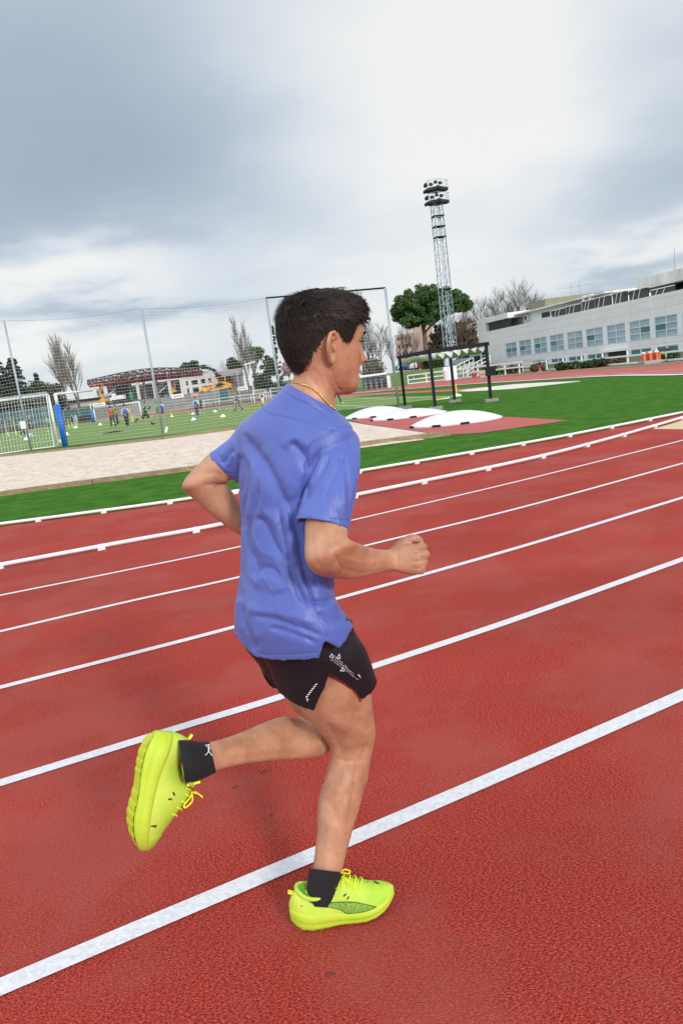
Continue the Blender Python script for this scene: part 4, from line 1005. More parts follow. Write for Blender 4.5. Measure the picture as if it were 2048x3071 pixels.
# behind the hall
leafy_tree((572, 1190), 190, 100, ((572, 1098), 30, 15), 41, 'dark round pine crown above the right end of the rusty roof', EVERL, 40, 60, .22, flat=.6)
leafy_tree((705, 1180), 185, 100, ((704, 1092), 26, 20), 42, 'dark round pine crown left of the two middle poplars', EVERL, 38, 60, .22)
bare_tree((640, 1185), 186, 88, 43, 'small bare tree above the white frame', .3, (16, 6, 5), BARKL, wide=1.3)
bare_tree((680, 1185), 188, 100, 44, 'small bare brownish tree beside the dark round pine crown', .35, (16, 6, 5), BARKB, wide=1.2)
leafy_tree((768, 1180), 165, 130, ((764, 1062), 36, 26), 45, 'dark flat topped pine between the two middle poplars', PINEL, 40, 70, .2)
bare_tree((752, 1192), 150, 250, 46, 'tall bare poplar near the middle, left of the flat topped pine', .85, (32, 7, 5), BARKL, wide=.62, stems=1)
bare_tree((782, 1188), 150, 226, 47, 'tall bare poplar near the middle, right of the flat topped pine', .85, (30, 7, 5), BARKL, wide=.62, stems=1)
leafy_tree((800, 1180), 146, 80, ((786, 1150), 34, 40), 48, 'dark evergreen bush under the two middle poplars', EVERL, 40, 70, .18)
leafy_tree((818, 1178), 150, 100, ((806, 1098), 26, 34), 49, 'mid green evergreen right of the two middle poplars', EVERL, 36, 70, .18)
leafy_tree((846, 1190), 152, 210, ((832, 1085), 17, 105), 50, 'tall narrow dark cypress behind the second net pole from the right', CONL, 60, 60, .16, shape='cone', name='cypress')
leafy_tree((872, 1170), 140, 80, ((864, 1106), 24, 26), 51, 'pink blossoming tree behind the neck of the runner', PINKL, 34, 60, .13, name='blossom_tree', group=None)
leafy_tree((850, 1190), 138, 60, ((838, 1168), 34, 28), 52, 'low dark green shrub by the shoulder of the runner', EVERL, 34, 60, .16)
# right of the face
bare_tree((1092, 1135), 140, 268, 61, 'tallest bare tree just right of the face of the runner', .8, (30, 7, 5), BARKL, wide=.6)
bare_tree((1122, 1132), 142, 196, 62, 'bare tree second from the face of the runner', .6, (26, 7, 5), BARKL, wide=.9, stems=2)
bare_tree((1150, 1130), 150, 158, 63, 'bare tree left of the right net pole', .55, (24, 7, 5), BARKL, wide=1.0)
bare_tree((1182, 1122), 138, 140, 64, 'bare tree right behind the right net pole', .55, (22, 7, 5), BARK, wide=.9)
leafy_tree((1128, 1128), 150, 60, ((1120, 1100), 42, 32), 65, 'mass of grey brown undergrowth right of the face of the runner', DRYL, 36, 50, .16, group='undergrowth')
bare_tree((1222, 1110), 135, 125, 66, 'bare pale tree in front of the salmon building', .6, (24, 7, 5), BARKL, wide=1.0)
bare_tree((1245, 1112), 142, 150, 67, 'bare tree between the salmon building and the umbrella pine trunk', .6, (22, 7, 5), BARKL, wide=.8)
# umbrella pine
def umbrella_pine(base, Y):
    p = W(*base, Y); k = Y/F_PX; rnd = np.random.default_rng(77)
    t_ = empty('umbrella_pine', p, 0, 'big green umbrella pine behind the floodlight mast', 'tree')
    loc = lambda x, y, dy=0: W(x, y, Y+dy)-p
    C_ = []; R_ = []
    # dome outline seen in the photograph
    def top(x): return float(np.interp(x, [1178, 1190, 1215, 1250, 1285, 1320, 1350, 1375, 1395, 1408], [925, 890, 866, 852, 850, 852, 862, 868, 885, 905]))
    def low(x): return float(np.interp(x, [1178, 1190, 1215, 1240, 1270, 1300, 1340, 1370, 1395, 1408], [938, 960, 978, 984, 972, 962, 940, 928, 932, 918]))
    for i in range(430):
        x = 1180+228*rnd.random(); a, b_ = top(x), low(x); v = rnd.random()**.8
        y = a+4+(b_-a-4)*v; hw_ = 90*k*math.sqrt(max(.05, 1-((x-1293)/122)**2))
        C_.append(loc(x, y, rnd.uniform(-1, 1)*hw_)); R_.append((8.5+7*rnd.random())*k)
    V, Fc = leaf_cloud(C_, R_, 120, .13, rnd, .62); link_mesh('crown', V, Fc, PINEL, t_)
    mt = MB()
    mt.tube([loc(1277, 1108), loc(1277, 1060), loc(1274, 1010), loc(1268, 975)], [.55, .42, .36, .3], 8)
    for P, r in (([(1268, 975), (1255, 955), (1230, 935)], .2), ([(1270, 985), (1285, 950), (1295, 920)], .22), ([(1272, 1000), (1300, 965), (1310, 940)], .2), ([(1268, 975), (1262, 940), (1265, 900)], .2), ([(1295, 975), (1325, 950), (1345, 915)], .16), ([(1325, 950), (1360, 920), (1380, 895)], .13), ([(1310, 940), (1330, 905), (1340, 880)], .14)):
        mt.tube(catmull(np.array([loc(*q, rnd.uniform(-1, 1)) for q in P]), 8), np.linspace(r, r*.5, 8), 6)
    for i in range(0, 430, 5): q = C_[i]; mt.tube([loc(1285, 950), (q+loc(1285, 935))/2+rnd.normal(0, .4, 3), q], [.08, .05, .02], 4, False)
    mt.build('trunk', PINEB, t_, True)
umbrella_pine((1277, 1108), 122)
leafy_tree((1300, 1112), 112, 60, ((1298, 1086), 36, 30), 71, 'dark green bush at the foot of the umbrella pine', EVERL, 44, 80, .15, name='shrub', group='shrubs')
leafy_tree((1330, 1110), 130, 90, ((1318, 1030), 36, 60), 72, 'olive brown shrubby tree under the right side of the umbrella pine', DRYL, 60, 60, .17)
bare_tree((1372, 1092), 128, 172, 73, 'brown bare tree right of the floodlight mast', .55, (30, 8, 6), BARKB, wide=1.0)
bare_tree((1402, 1092), 132, 165, 74, 'brown bare tree beside the left corner of the pale building', .55, (30, 8, 6), BARKB, wide=1.0)
leafy_tree((1390, 1095), 134, 60, ((1385, 1020), 42, 66), 75, 'thick brown winter tree between the mast and the pale building', DRYL, 70, 60, .17)
leafy_tree((1425, 1090), 136, 60, ((1418, 1010), 24, 62), 76, 'grey brown winter tree touching the left corner of the pale building', DRYL, 46, 45, .17)
for (x, hp, sd, lb) in ((1455, 178, 81, 'bare tree above the left end of the flat roof'), (1492, 195, 82, 'bare dark tree above the roof, second from the left'), (1572, 222, 83, 'broad bare tree rising above the middle of the roof'), (1632, 206, 84, 'bare tree with drooping twigs above the roof, right of the broad one'), (1530, 160, 85, 'low bare tree above the roof, left of the broad one')):
    bare_tree((x, 1082), 172, hp, sd, lb, .3, (22, 8, 6), BARK, wide=1.25, group='bare trees behind the roof')
# hedges along the pale building
for (x, y, w_, h_, m_, lb) in ((1545, 1106, 26, 16, DRYL, 'brown dry bush in front of the left windows of the pale building'), (1610, 1104, 24, 10, DRYL, 'low brown bush behind the jogger in red shorts'), (1700, 1098, 40, 6, EVERL, 'clipped green hedge left of the entrance'), (1780, 1091, 44, 6, EVERL, 'clipped green hedge below the entrance'), (1850, 1082, 30, 16, DRYL, 'brown shrubs right of the entrance'), (1985, 1070, 60, 16, EVERL, 'green hedge at the right edge behind the rail fence'), (1480, 1113, 40, 9, EVERL, 'green hedge behind the green jogger'), (1432, 1112, 30, 10, DRYL, 'reddish brown planting below the stairs')):
    Y = G(x, y+14)[1]*1.06
    leafy_tree((x, y+h_*.7), Y, 20, ((x, y), w_, h_), int(x), lb, m_, 36, 45, .085 if Y < 60 else .11, name='shrub', group='shrubs along the pale building')
# =================================================================== people, vehicles, small things of the field
def smat(name, c, r=.7): return mat(name, c, r, var=.08, vscale=6)
SKINS = smat('far_skin', (.42, .24, .16), .6)
CM = dict(black=smat('black_cloth', (.014, .014, .017)), white=smat('white_cloth', (.70, .70, .72)), green=smat('green_bib', (.06, .50, .10)), blue=smat('blue_bib', (.03, .11, .45)), red=smat('red_cloth', (.42, .03, .05)), grey=smat('grey_cloth', (.13, .14, .16)), navy=smat('navy_cloth', (.018, .025, .06)), pink=smat('pale_pink_cloth', (.60, .45, .55)), dgreen=smat('dark_green_cloth', (.015, .09, .06)), hair=smat('far_hair', (.025, .017, .012)), lime=smat('lime_cloth', (.45, .62, .05)), sky=smat('sky_blue_shoe', (.12, .45, .70)), hi=smat('bright_green_cloth', (.10, .75, .10)))
POSE = {   # hip swing (deg, forward +) and knee bend for left/right legs, arm swing and elbow bend
 'stand': ((4, 2), (-4, 2), (-6, 15), (8, 15), 2), 'walk': ((22, 6), (-20, 14), (-22, 25), (22, 25), 4), 'run': ((38, 50), (-26, 40), (-45, 85), (40, 90), 12), 'run2': ((-34, 55), (34, 20), (45, 85), (-40, 85), 14), 'lean': ((10, 12), (-8, 6), (25, 60), (30, 60), 14), 'sit': ((85, 90), (85, 90), (20, 30), (20, 40), 10)}
def far_person(foot, h, yaw, pose, label, top, bottom, sleeves=None, socks=None, shoes='black', long_legs=False, bib=None, hair='hair', group='players and people on the field', Y=None, z0=0.0):
    o = np.array(foot, float); s = h/1.75
    (lh, lk), (rh, rk), (la, le), (ra, re), leanv = POSE[pose]
    def leg(y, hip, knee):
        a = math.radians(hip); k = math.radians(hip-knee)
        H_ = np.array([0, y, 0.0]); K_ = H_+.43*np.array([math.sin(a), 0, -math.cos(a)]); A_ = K_+.43*np.array([math.sin(k), 0, -math.cos(k)]); T_ = A_+np.array([.17*math.cos(k), 0, .17*math.sin(k)])+np.array([0, 0, -.03])
        return H_, K_, A_, T_
    LL = leg(.09, lh, lk); RR = leg(-.09, rh, rk)
    low = min(LL[2][2], LL[3][2], RR[2][2], RR[3][2])-.05; hz_0 = np.array([0, 0, -low]) if pose != 'sit' else np.array([0, 0, .25])
    LL = [q+hz_0 for q in LL]; RR = [q+hz_0 for q in RR]
    ln = math.radians(leanv); up = np.array([math.sin(ln), 0, math.cos(ln)])
    pel = hz_0; che = pel+up*.34; nk_ = pel+up*.52; hd = pel+up*.70
    def arm(y, sw, el):
        a = math.radians(sw); e_ = math.radians(sw+el); S_0 = pel+up*.47+np.array([0, y, 0]); E_ = S_0+np.array([math.sin(a)*.28, math.copysign(.05, y), -math.cos(a)*.28]); Wr = E_+.25*np.array([math.sin(e_), -math.copysign(.03, y), -math.cos(e_)])
        return S_0, E_, Wr, Wr+(Wr-E_)*.35
    AL = arm(.19, la, le); AR = arm(-.19, ra, re)
    V, F_ = [], []
    def add(mb): 
        n0 = len(V); V.extend(mb.v); F_.extend([tuple(i+n0 for i in f) for f in mb.f])
    def tb(P, R, n=8): mb = MB(); mb.tube(np.array(P)*s, np.array(R)*s, n); add(mb)
    tb([pel-up*.05, pel+up*.12, che, pel+up*.46, nk_, pel+up*.56, pel+up*.62], [.12, .115, .14, .13, .07, .055, .05], 10)
    for Lg in (LL, RR): tb([Lg[0], (Lg[0]+Lg[1])/2, Lg[1], Lg[1]*.6+Lg[2]*.4, Lg[2]], [.095, .085, .058, .06, .04]); tb([Lg[2], Lg[3]], [.045, .04])
    for A in (AL, AR): tb([A[0], A[1], A[2], A[3]], [.055, .045, .034, .03])
    mb = MB(); v_, f_ = [], []
    for i in range(7):
        p_ = math.pi*i/6
        for j in range(10): q = 2*math.pi*j/10; v_.append((hd+np.array([.1*math.sin(p_)*math.cos(q), .08*math.sin(p_)*math.sin(q), .125*math.cos(p_)]))*s)
    mb.add(v_, [(i*10+j, (i+1)*10+j, (i+1)*10+(j+1) % 10, i*10+(j+1) % 10) for i in range(6) for j in range(10)]); add(mb)
    body_ = remesh('person', V, F_, .022*s, SKINS, None, 1)
    def part(name, tubes, m):
        mb = MB()
        for P, R in tubes: mb.tube(np.array(P)*s, np.array(R)*s, 9)
        return mb.build(name, m, body_, True)
    part('shirt', [([pel-up*.02, pel+up*.1, che, pel+up*.45, pel+up*.5], [.145, .142, .162, .155, .08])], CM[top])
    for A in (AL, AR): part('sleeve', [([A[0], A[0]*.35+A[1]*.65] if not sleeves else [A[0], A[1], A[2]], [.078, .07] if not sleeves else [.07, .058, .045])], CM[sleeves or top])
    if bib: part('bib', [([pel+up*.06, che, pel+up*.46], [.155, .172, .16])], CM[bib])
    part('trousers' if long_legs else 'shorts', [([Lg[0]+up*.05, Lg[0]*.5+Lg[1]*.5, Lg[1], Lg[2]] if long_legs else [Lg[0]+up*.05, Lg[0]*.5+Lg[1]*.5, Lg[0]*.15+Lg[1]*.85], [.115, .102, .072, .05] if long_legs else [.118, .112, .098]) for Lg in (LL, RR)], CM[bottom])
    if socks: part('socks', [([Lg[1]*.45+Lg[2]*.55, Lg[2]], [.062, .05]) for Lg in (LL, RR)], CM[socks])
    for Lg in (LL, RR): part('shoe', [([Lg[2]+[-.05, 0, -.02], Lg[2]*.5+Lg[3]*.5, Lg[3]+[.03, 0, 0]], [.05, .052, .035])], CM[shoes])
    v2 = [tuple(((np.array(q)/s-hd)*1.14+hd+np.array([-.012, 0, .012]))*s) for q in v_]
    f2 = [(i*10+j, (i+1)*10+j, (i+1)*10+(j+1) % 10, i*10+(j+1) % 10) for i in range(6) for j in range(10) if i < 2 or (i < 4 and abs(math.cos(2*math.pi*(j+.5)/10-math.pi)) > .1 and math.cos(2*math.pi*(j+.5)/10) < .35)]
    link_mesh('hair', v2, f2, CM[hair], body_, True)
    body_.location = o; body_.rotation_euler = (0, 0, yaw)
    return tag(body_, label, 'person', group)
def pers(fx, fy, hy, yaw, pose, label, *a, **kw):
    p = G(fx, fy); h = (fy-hy)*camz0(p)/F_PX*1.02
    return far_person(p, h, math.radians(yaw), pose, label, *a, **kw)
pers(341, 1281, 1218, 120, 'walk', 'player in red and black striped top and black trousers on the pitch', 'red', 'black', long_legs=True, sleeves=None, bib=None)
pers(354, 1272, 1216, 200, 'stand', 'player in green bib half hidden by the one in the red top', 'black', 'black', long_legs=True, bib='green')
pers(384, 1282, 1213, 80, 'stand', 'player with blue bib over pale pink sleeves, standing with back turned', 'pink', 'black', sleeves='pink', bib='blue', long_legs=True, shoes='sky')
pers(441, 1276, 1199, 20, 'run2', 'player in bright green bib and black shorts running to the right', 'black', 'black', sleeves='black', bib='green', socks='black')
pers(478, 1256, 1206, 200, 'lean', 'player in green bib left of the second net pole', 'green', 'navy', bib='green', shoes='sky')
pers(490, 1260, 1204, 60, 'walk', 'player in blue and white right of the second net pole', 'white', 'navy', bib='blue', shoes='sky')
pers(594, 1250, 1191, 60, 'stand', 'player in blue bib with white sleeves and dark trousers', 'white', 'navy', sleeves='white', bib='blue', long_legs=True, shoes='sky')
pers(605, 1244, 1190, 240, 'walk', 'player in dark green behind the one in the blue bib', 'dgreen', 'black', bib=None, shoes='sky')
pers(716, 1233, 1178, 190, 'walk', 'coach in grey tracksuit walking across the pitch', 'grey', 'grey', sleeves='grey', long_legs=True)
pers(790, 1217, 1174, 250, 'stand', 'person in white with a dark red scarf near the small goals', 'white', 'white', sleeves='white', bib='red', long_legs=True)
pers(72, 1311, 1254, 60, 'walk', 'player in green bib behind the near goal net, left one', 'green', 'black', long_legs=True, bib='green', shoes='white')
pers(98, 1311, 1246, 10, 'stand', 'player all in black behind the left net pole', 'black', 'black', shoes='sky')
pers(152, 1294, 1247, 200, 'run', 'player in green bib next to the right post of the near goal', 'green', 'navy', bib='green', shoes='white')
pers(1012, 1215, 1141, 330, 'walk', 'player in black trousers mostly hidden behind the neck of the runner', 'black', 'black', long_legs=True, shoes='lime')
pers(1498, 1128, 1098, 170, 'walk', 'jogger in bright green top beside the white rail fence', 'hi', 'black', sleeves='hi', shoes='lime', group='people by the far track')
pers(1620, 1117, 1080, 30, 'walk', 'jogger in black top and red shorts on the far track', 'black', 'red', shoes='white', group='people by the far track')
pers(2006, 1081, 1036, 160, 'stand', 'person in navy clothes behind the rail fence at the right edge', 'navy', 'navy', sleeves='navy', long_legs=True, group='people by the far track')
pers(1998, 1083, 1052, 160, 'lean', 'small figure in lime vest beside the person in navy', 'lime', 'lime', group='people by the far track')
pers(1728, 1106, 1082, 180, 'sit', 'person in dark clothes sitting by the hedge left of the entrance', 'black', 'black', long_legs=True, group='people by the far track')
pers(1222, 1151, 1129, 200, 'stand', 'person in navy standing by the bags behind the pergola', 'navy', 'navy', long_legs=True, sleeves='navy', group='people by the far track')
pers(1209, 1152, 1129, 200, 'stand', 'person in red standing at the left pergola post', 'red', 'navy', long_legs=True, sleeves='red', group='people by the far track')
# bags on the far edge of the track
for x, y, c_, lb in ((1234, 1150, 'navy', 'navy sports bag, leftmost of the pile'), (1243, 1148, 'white', 'pale sports bag between dark ones'), (1252, 1147.5, 'black', 'black sports bag in the pile by the rail fence'), (1262, 1146.5, 'dgreen', 'dark green sports bag, rightmost of the pile')):
    p = G(x, y); o = empty('sports_bag', p, .3, lb, 'bag', 'bags by the rail fence')
    mb = MB(); mb.lathe((0, 0, 0), [(.45, 0), (.55, .15), (.5, .45), (.28, .66), (.05, .72)], 12, (1.15, .6)); mb.build('body', CM[c_], o, True)
    mb = MB(); mb.tube([(-.3, 0, .6), (-.2, 0, .85), (.2, 0, .85), (.3, 0, .6)], .03, 6); mb.build('strap', CM['black'], o)

# ---- vehicles
def car(p, yaw, col, label, van=False):
    o = empty('van' if van else 'parked_car', p, yaw, label, 'van' if van else 'car', None if van else 'cars on the bank'); s = 1.0
    if van: prof = [(-2.5, .35), (2.5, .35), (2.55, .9), (2.2, 1.15), (1.55, 2.2), (1.2, 2.4), (-2.45, 2.45), (-2.55, 1.2)]; wx = 1.0; glass = [(1.5, 2.1), (2.1, 1.2), (.6, 1.2), (.6, 2.1)]
    else: prof = [(-2.05, .3), (2.05, .3), (2.1, .7), (1.9, .88), (.95, .98), (.35, 1.42), (-.95, 1.45), (-1.7, 1.0), (-2.08, .92)]; wx = .85; glass = [(.82, 1.0), (.3, 1.36), (-.9, 1.38), (-1.5, 1.02)]
    m_ = mat('car_paint', col, .25, spec=.6); n = len(prof)
    V = [(x, y*wx*(1 if z < 1.0 else .86), z) for y in (-1, -.94, .94, 1) for x, z in prof]
    for i in list(range(n))+list(range(3*n, 4*n)): V[i] = (V[i][0]*.97, V[i][1]*1.0, V[i][2]*.985+.01)
    Fc = [tuple(range(n-1, -1, -1)), tuple(range(3*n, 4*n))]+[(r*n+i, r*n+(i+1) % n, (r+1)*n+(i+1) % n, (r+1)*n+i) for r in range(3) for i in range(n)]
    link_mesh('body', V, Fc, m_, o)
    for sd in (-1, 1):
        y = sd*(wx*.86+.02); link_mesh('side_window', [(x, y, z) for x, z in glass]+[(x, y-sd*.03, z) for x, z in glass], [(0, 1, 2, 3), (7, 6, 5, 4)], DARK, o)
    a, b_ = (prof[3], prof[4]) if van else (prof[4], prof[5]); e_ = .03
    link_mesh('windscreen', [(a[0]+e_, -wx*.78, a[1]+e_), (a[0]+e_, wx*.78, a[1]+e_), (b_[0]+e_, wx*.74, b_[1]), (b_[0]+e_, -wx*.74, b_[1])], [(0, 1, 2, 3)], DARK, o)
    for x in (-1.3*(1.25 if van else 1), 1.3*(1.25 if van else 1)):
        for sd in (-1, 1): mb = MB(); mb.tube([(x, sd*wx*.82, .33), (x, sd*wx*1.01, .33)], .33, 14); mb.build('wheel', TYRE, o)
    for sd in (-1, 1):
        mb = MB(); mb.box((2.06, sd*wx*.7, .68 if not van else .85), (.1, .28, .16)); mb.build('headlight', mat('lamp_glass', (.7, .7, .68), .2), o)
for x, y, c_, yw, lb in ((1212, 1109, (.05, .16, .20), 15, 'teal car, leftmost of the row under the umbrella pine'), (1224, 1109, (.03, .09, .22), 60, 'blue car second in the row under the umbrella pine'), (1236, 1108, (.04, .04, .07), 20, 'dark car third in the row under the umbrella pine'), (1245, 1107, (.60, .60, .62), 70, 'white car in the middle of the row under the umbrella pine'), (1256, 1106.5, (.16, .19, .26), 20, 'grey blue car in the row, left of the red one'), (1269, 1106, (.25, .03, .04), 60, 'dark red car, rightmost of the row under the umbrella pine'), (1109, 1122, (.58, .60, .63), 20, 'white car behind the dugout, left one'), (1124, 1121, (.62, .63, .66), 15, 'white car behind the dugout, right one')):
    car(W(x, y, 158.0), math.radians(yw), c_, lb)
car(W(1412, 1092, 125.0), math.radians(196), (.62, .64, .68), 'white van parked at the top of the stairs', True)
car(W(1388, 1092, 128.0), math.radians(188), (.30, .36, .45), 'pale blue car parked in front of the white van')
for i in (0,): car(W(1430, 1093, 118.0), math.radians(190), (.025, .03, .07), 'dark navy car beside the white van')

# ---- field markers
def cone_m(name, c, r=.6): return mat(name, c, r)
CW, CL, CO, CB_ = cone_m('white_plastic', (.78, .78, .78)), cone_m('lime_plastic', (.48, .70, .16)), cone_m('orange_plastic', (.62, .12, .035)), cone_m('blue_plastic', (.06, .32, .62))
def cone(x, y, hpx, m, label, group, tall=False):
    p = G(x, y); h = hpx*camz0(p)/F_PX; o = empty('marker_cone', p, 0, label, 'cone', group)
    if tall:
        mb = MB(); mb.box((0, 0, .025), (h*.62, h*.62, .05)); mb.build('base', m, o)
        mb = MB(); mb.lathe((0, 0, .05), [(h*.26, 0), (h*.1, h*.9), (h*.08, h*.95)], 12); mb.build('body', m, o, True)
    else:
        mb = MB(); mb.lathe((0, 0, 0), [(h*1.05, 0), (h*1.0, h*.08), (h*.55, h*.7), (h*.25, h), (h*.2, h*.96)], 14); mb.build('body', m, o, True)
gw = 'white marker cones on the pitch'
for x, y, h, lb in ((80, 1319, 9, 'white cone near the left net pole'), (199, 1304.5, 9, 'white cone right of the blue padded post'), (227, 1284, 7, 'white cone left of the far goal, beside lime cones'), (301, 1275, 6.5, 'white cone in front of the far goal'), (93, 1305, 7, 'white cone at the feet of the player in black'), (579, 1242.5, 6, 'white cone at the feet of the player in the blue bib, upper one'), (581, 1260, 8.5, 'white cone below the player in the blue bib'), (646, 1235.5, 6, 'white cone in the row of blue markers'), (669, 1250.5, 9, 'biggest white cone in the middle of the pitch'), (516, 1250, 5, 'white cone base under the lime cone'), (430, 1240, 4, 'small white cone far off by the fence')):
    cone(x, y, h, CW, lb, gw)
for x, y, h, lb in ((26, 1308, 12, 'lime cone farthest left behind the near goal net'), (50, 1304, 11, 'lime cone behind the near goal net, right one'), (208, 1283.5, 11, 'lime cone leftmost of the group by the blue post'), (218, 1282, 11, 'lime cone second of the group by the blue post'), (231, 1279.5, 12, 'lime cone rightmost of the group by the blue post'), (400, 1259, 10, 'lime cone beside the player in the blue bib with pink sleeves'), (515, 1250, 12, 'lime cone right of the second net pole')):
    cone(x, y, h, CL, lb, 'lime marker cones on the pitch', True)
go_ = 'flat orange markers on the pitch'
for x, y, lb in ((565, 1237, 'flat orange marker left of the player in the blue bib, upper'), (570, 1240, 'flat orange marker left of the player in the blue bib, lower'), (693, 1230, 'flat orange marker left of the coach in grey'), (717, 1232, 'flat orange marker at the feet of the coach in grey'), (731, 1235, 'flat orange marker right of the coach in grey'), (752, 1224, 'flat orange marker near the shoulder of the runner'), (775, 1215, 'flat orange marker beside the person in white')):
    cone(x, y, 3.4, CO, lb, go_)
for x, y, lb in ((641, 1231, 'flat blue marker first from the left'), (660, 1228, 'flat blue marker second from the left'), (680, 1226, 'flat blue marker third from the left'), (691, 1224, 'flat blue marker left of the coach in grey'), (738, 1225.5, 'flat blue marker right of the coach in grey'), (611, 1240, 'flat blue marker at the feet of the player in dark green')):
    cone(x, y, 4.2, CB_, lb, 'flat blue markers on the pitch')
for x, y, h, lb in ((1424.5, 1142, 10, 'orange cone on the far track left of the pergola post'), (2038, 1094, 10, 'orange cone at the right edge on the far track'), (1726.6, 1117, 5, 'small orange cone in the middle of the far track')):
    cone(x, y, h, CO, lb, 'orange cones on the far track', True)
def ball(x, y, hpx, m, label):
    p = G(x, y); r = hpx*camz0(p)/F_PX/2; o = empty('football', p, 0, label, 'ball'); V, Fc = [], []
    for i in range(11):
        a = math.pi*i/10
        for j in range(14): q = 2*math.pi*j/14; V.append((r*math.sin(a)*math.cos(q), r*math.sin(a)*math.sin(q), r+r*math.cos(a)))
    link_mesh('ball', V, [(i*14+j, (i+1)*14+j, (i+1)*14+(j+1) % 14, i*14+(j+1) % 14) for i in range(10) for j in range(14)], m, o, True)
ball(180, 1331, 13, cone_m('cream_ball', (.62, .66, .42)), 'pale yellow football between the goal post and the blue pad')
ball(343, 1273, 7, CW, 'white football at the feet of the player in the red top')
ball(455, 1250.5, 3.6, cone_m('yellow_ball', (.72, .66, .15)), 'small yellow football right of the running player')
p = G(340, 1298); mb = MB(); n = 20
jk = link_mesh('jacket', [(math.cos(2*math.pi*i/n)*(.62+.15*math.sin(3*i)), math.sin(2*math.pi*i/n)*(.40+.12*math.sin(2*i+1)), z) for z in (0, .05) for i in range(n)]+[(.1, 0, .13)], [(i, (i+1) % n, n+(i+1) % n, n+i) for i in range(n)]+[(n+i, n+(i+1) % n, 2*n) for i in range(n)], CM['black']); jk.location = p; tag(jk, 'black jacket lying on the pitch in front of the players', 'jacket')
p = G(497, 1297); bx = empty('white_board', p, .3, 'small white board leaning on the grass beside the second net pole', 'board'); mb = MB(); mb.bar((0, 0, 0), (.12, .1, .28), .16, .03); mb.build('panel', WPOLY, bx); mb = MB(); mb.bar((.06, .12, 0), (.12, .1, .24), .02); mb.build('prop', GREYM, bx)
# corner flag and its bases
p = G(1370, 1189); o = empty('corner_flag', p, 0, 'yellow corner pole in a white base behind the pergola', 'corner flag'); k = camz0(p)/F_PX
YP = cone_m('yellow_pole', (.72, .48, .04)); mb = MB(); mb.tube([(0, 0, .05), (0, 0, 38*k)], .04, 8); mb.build('pole', YP, o); mb = MB(); mb.lathe((0, 0, 0), [(.24, 0), (.24, .06), (.1, .13)], 12); mb.build('base', WPOLY, o)
p = G(1315, 1199); o = empty('marker_strip', p, .1, 'yellow and white strip lying by the pitch line behind the pergola', 'marker'); mb = MB(); mb.box((-.05, 0, .03), (.45, .14, .06)); mb.build('yellow_end', YP, o); mb = MB(); mb.box((.38, .1, .03), (.4, .14, .05)); mb.build('white_end', WPOLY, o)
# yellow training poles
for x, y, h, lb in ((22, 1301, 40, 'yellow training pole farthest left behind the near goal'), (47, 1298, 40, 'yellow training pole behind the left part of the near goal'), (205, 1272, 34, 'yellow training pole right of the blue padded post'), (396, 1262, 44, 'yellow training pole beside the player with pink sleeves')):
    p = G(x, y); k = camz0(p)/F_PX; o = empty('training_pole', p, 0, lb, 'pole', 'yellow training poles'); mb = MB(); mb.tube([(0, 0, .04), (0, 0, h*k)], .045, 6); mb.build('pole', YP, o); mb = MB(); mb.lathe((0, 0, 0), [(.2, 0), (.2, .04), (.06, .1)], 10); mb.build('base', YP, o)
# grey mannequins
for x, y, lb in ((220, 1276, 'grey training mannequin, left of the pair by the lime cones'), (231, 1274, 'grey training mannequin, right of the pair by the lime cones')):
    p = G(x, y); k = camz0(p)/F_PX; o = empty('training_mannequin', p, 0, lb, 'mannequin', 'training mannequins'); mb = MB(); mb.tube([(-.2, 0, 0), (-.2, 0, 24*k), (0, 0, 34*k), (.2, 0, 24*k), (.2, 0, 0)], .05, 6); mb.build('hoop', GALV, o); mb = MB(); mb.lathe((0, 0, 10*k), [(.18, 0), (.24, .3), (.2, 14*k), (.08, 18*k)], 10, (1, .3)); mb.build('torso', CM['black'] if x == 220 else GALV, o)
# stacked orange hurdles
def hurdles(x, y, wpx, hpx, n, label):
    p = G(x, y); k = camz0(p)/F_PX; o = empty('hurdle_trolley', p, .1, label, 'hurdle rack', 'stacked orange hurdles')
    mb = MB(); mb.box((0, 0, .12), (wpx*k*1.1, .8, .2)); mb.build('trolley', GREYM, o)
    for i in range(n):
        q = (-.42+.84*i/max(1, n-1))*wpx*k; mb = MB(); mb.bar((q, -.1, .2), (q, -.08, hpx*k*.95), .14, .2); mb.bar((q+.28, .1, .2), (q+.34, .1, hpx*k*.95), .1, .14); mb.build('hurdle_leg', CO, o)
        mb = MB(); mb.box((q+.1, .1, hpx*k), (wpx*k/n*.8, .12, .14)); mb.build('hurdle_board', STAIN, o)
hurdles(1449, 1132, 24, 14, 4, 'orange hurdles stacked on a low trolley by the left rail fence')
hurdles(1948, 1091, 48, 34, 3, 'larger orange and grey hurdle stack by the right rail fence')
p = G(1423, 1133); o = empty('red_bucket', p, 0, 'small red bucket on the edge of the far track above the orange cone', 'bucket'); mb = MB(); mb.lathe((0, 0, 0), [(.2, 0), (.26, .45), (.2, .5)], 10); mb.build('body', CM['red'], o); mb = MB(); mb.tube([(-.25, 0, .45), (0, 0, .68), (.25, 0, .45)], .02, 5); mb.build('handle', GREYM, o)
# =================================================================== the runner
TH = math.radians(25.5)                                   # direction of the lanes, seen from above
RF = np.array([math.cos(TH), math.sin(TH), 0]); RL = np.array([-math.sin(TH), math.cos(TH), 0])
RP0 = np.array([-0.13, 1.80, 0.0])
def Ul(px, lat):
    """photo point carried to the runner's own vertical plane, lat metres to his left"""
    d = ray(*px); t = ((RP0-CAMP) @ RL + lat)/(d @ RL); return CAMP + d*t
def camz(P): return (np.asarray(P)-CAMP) @ CF
def atz(px, z): return CAMP + ray(*px)*z

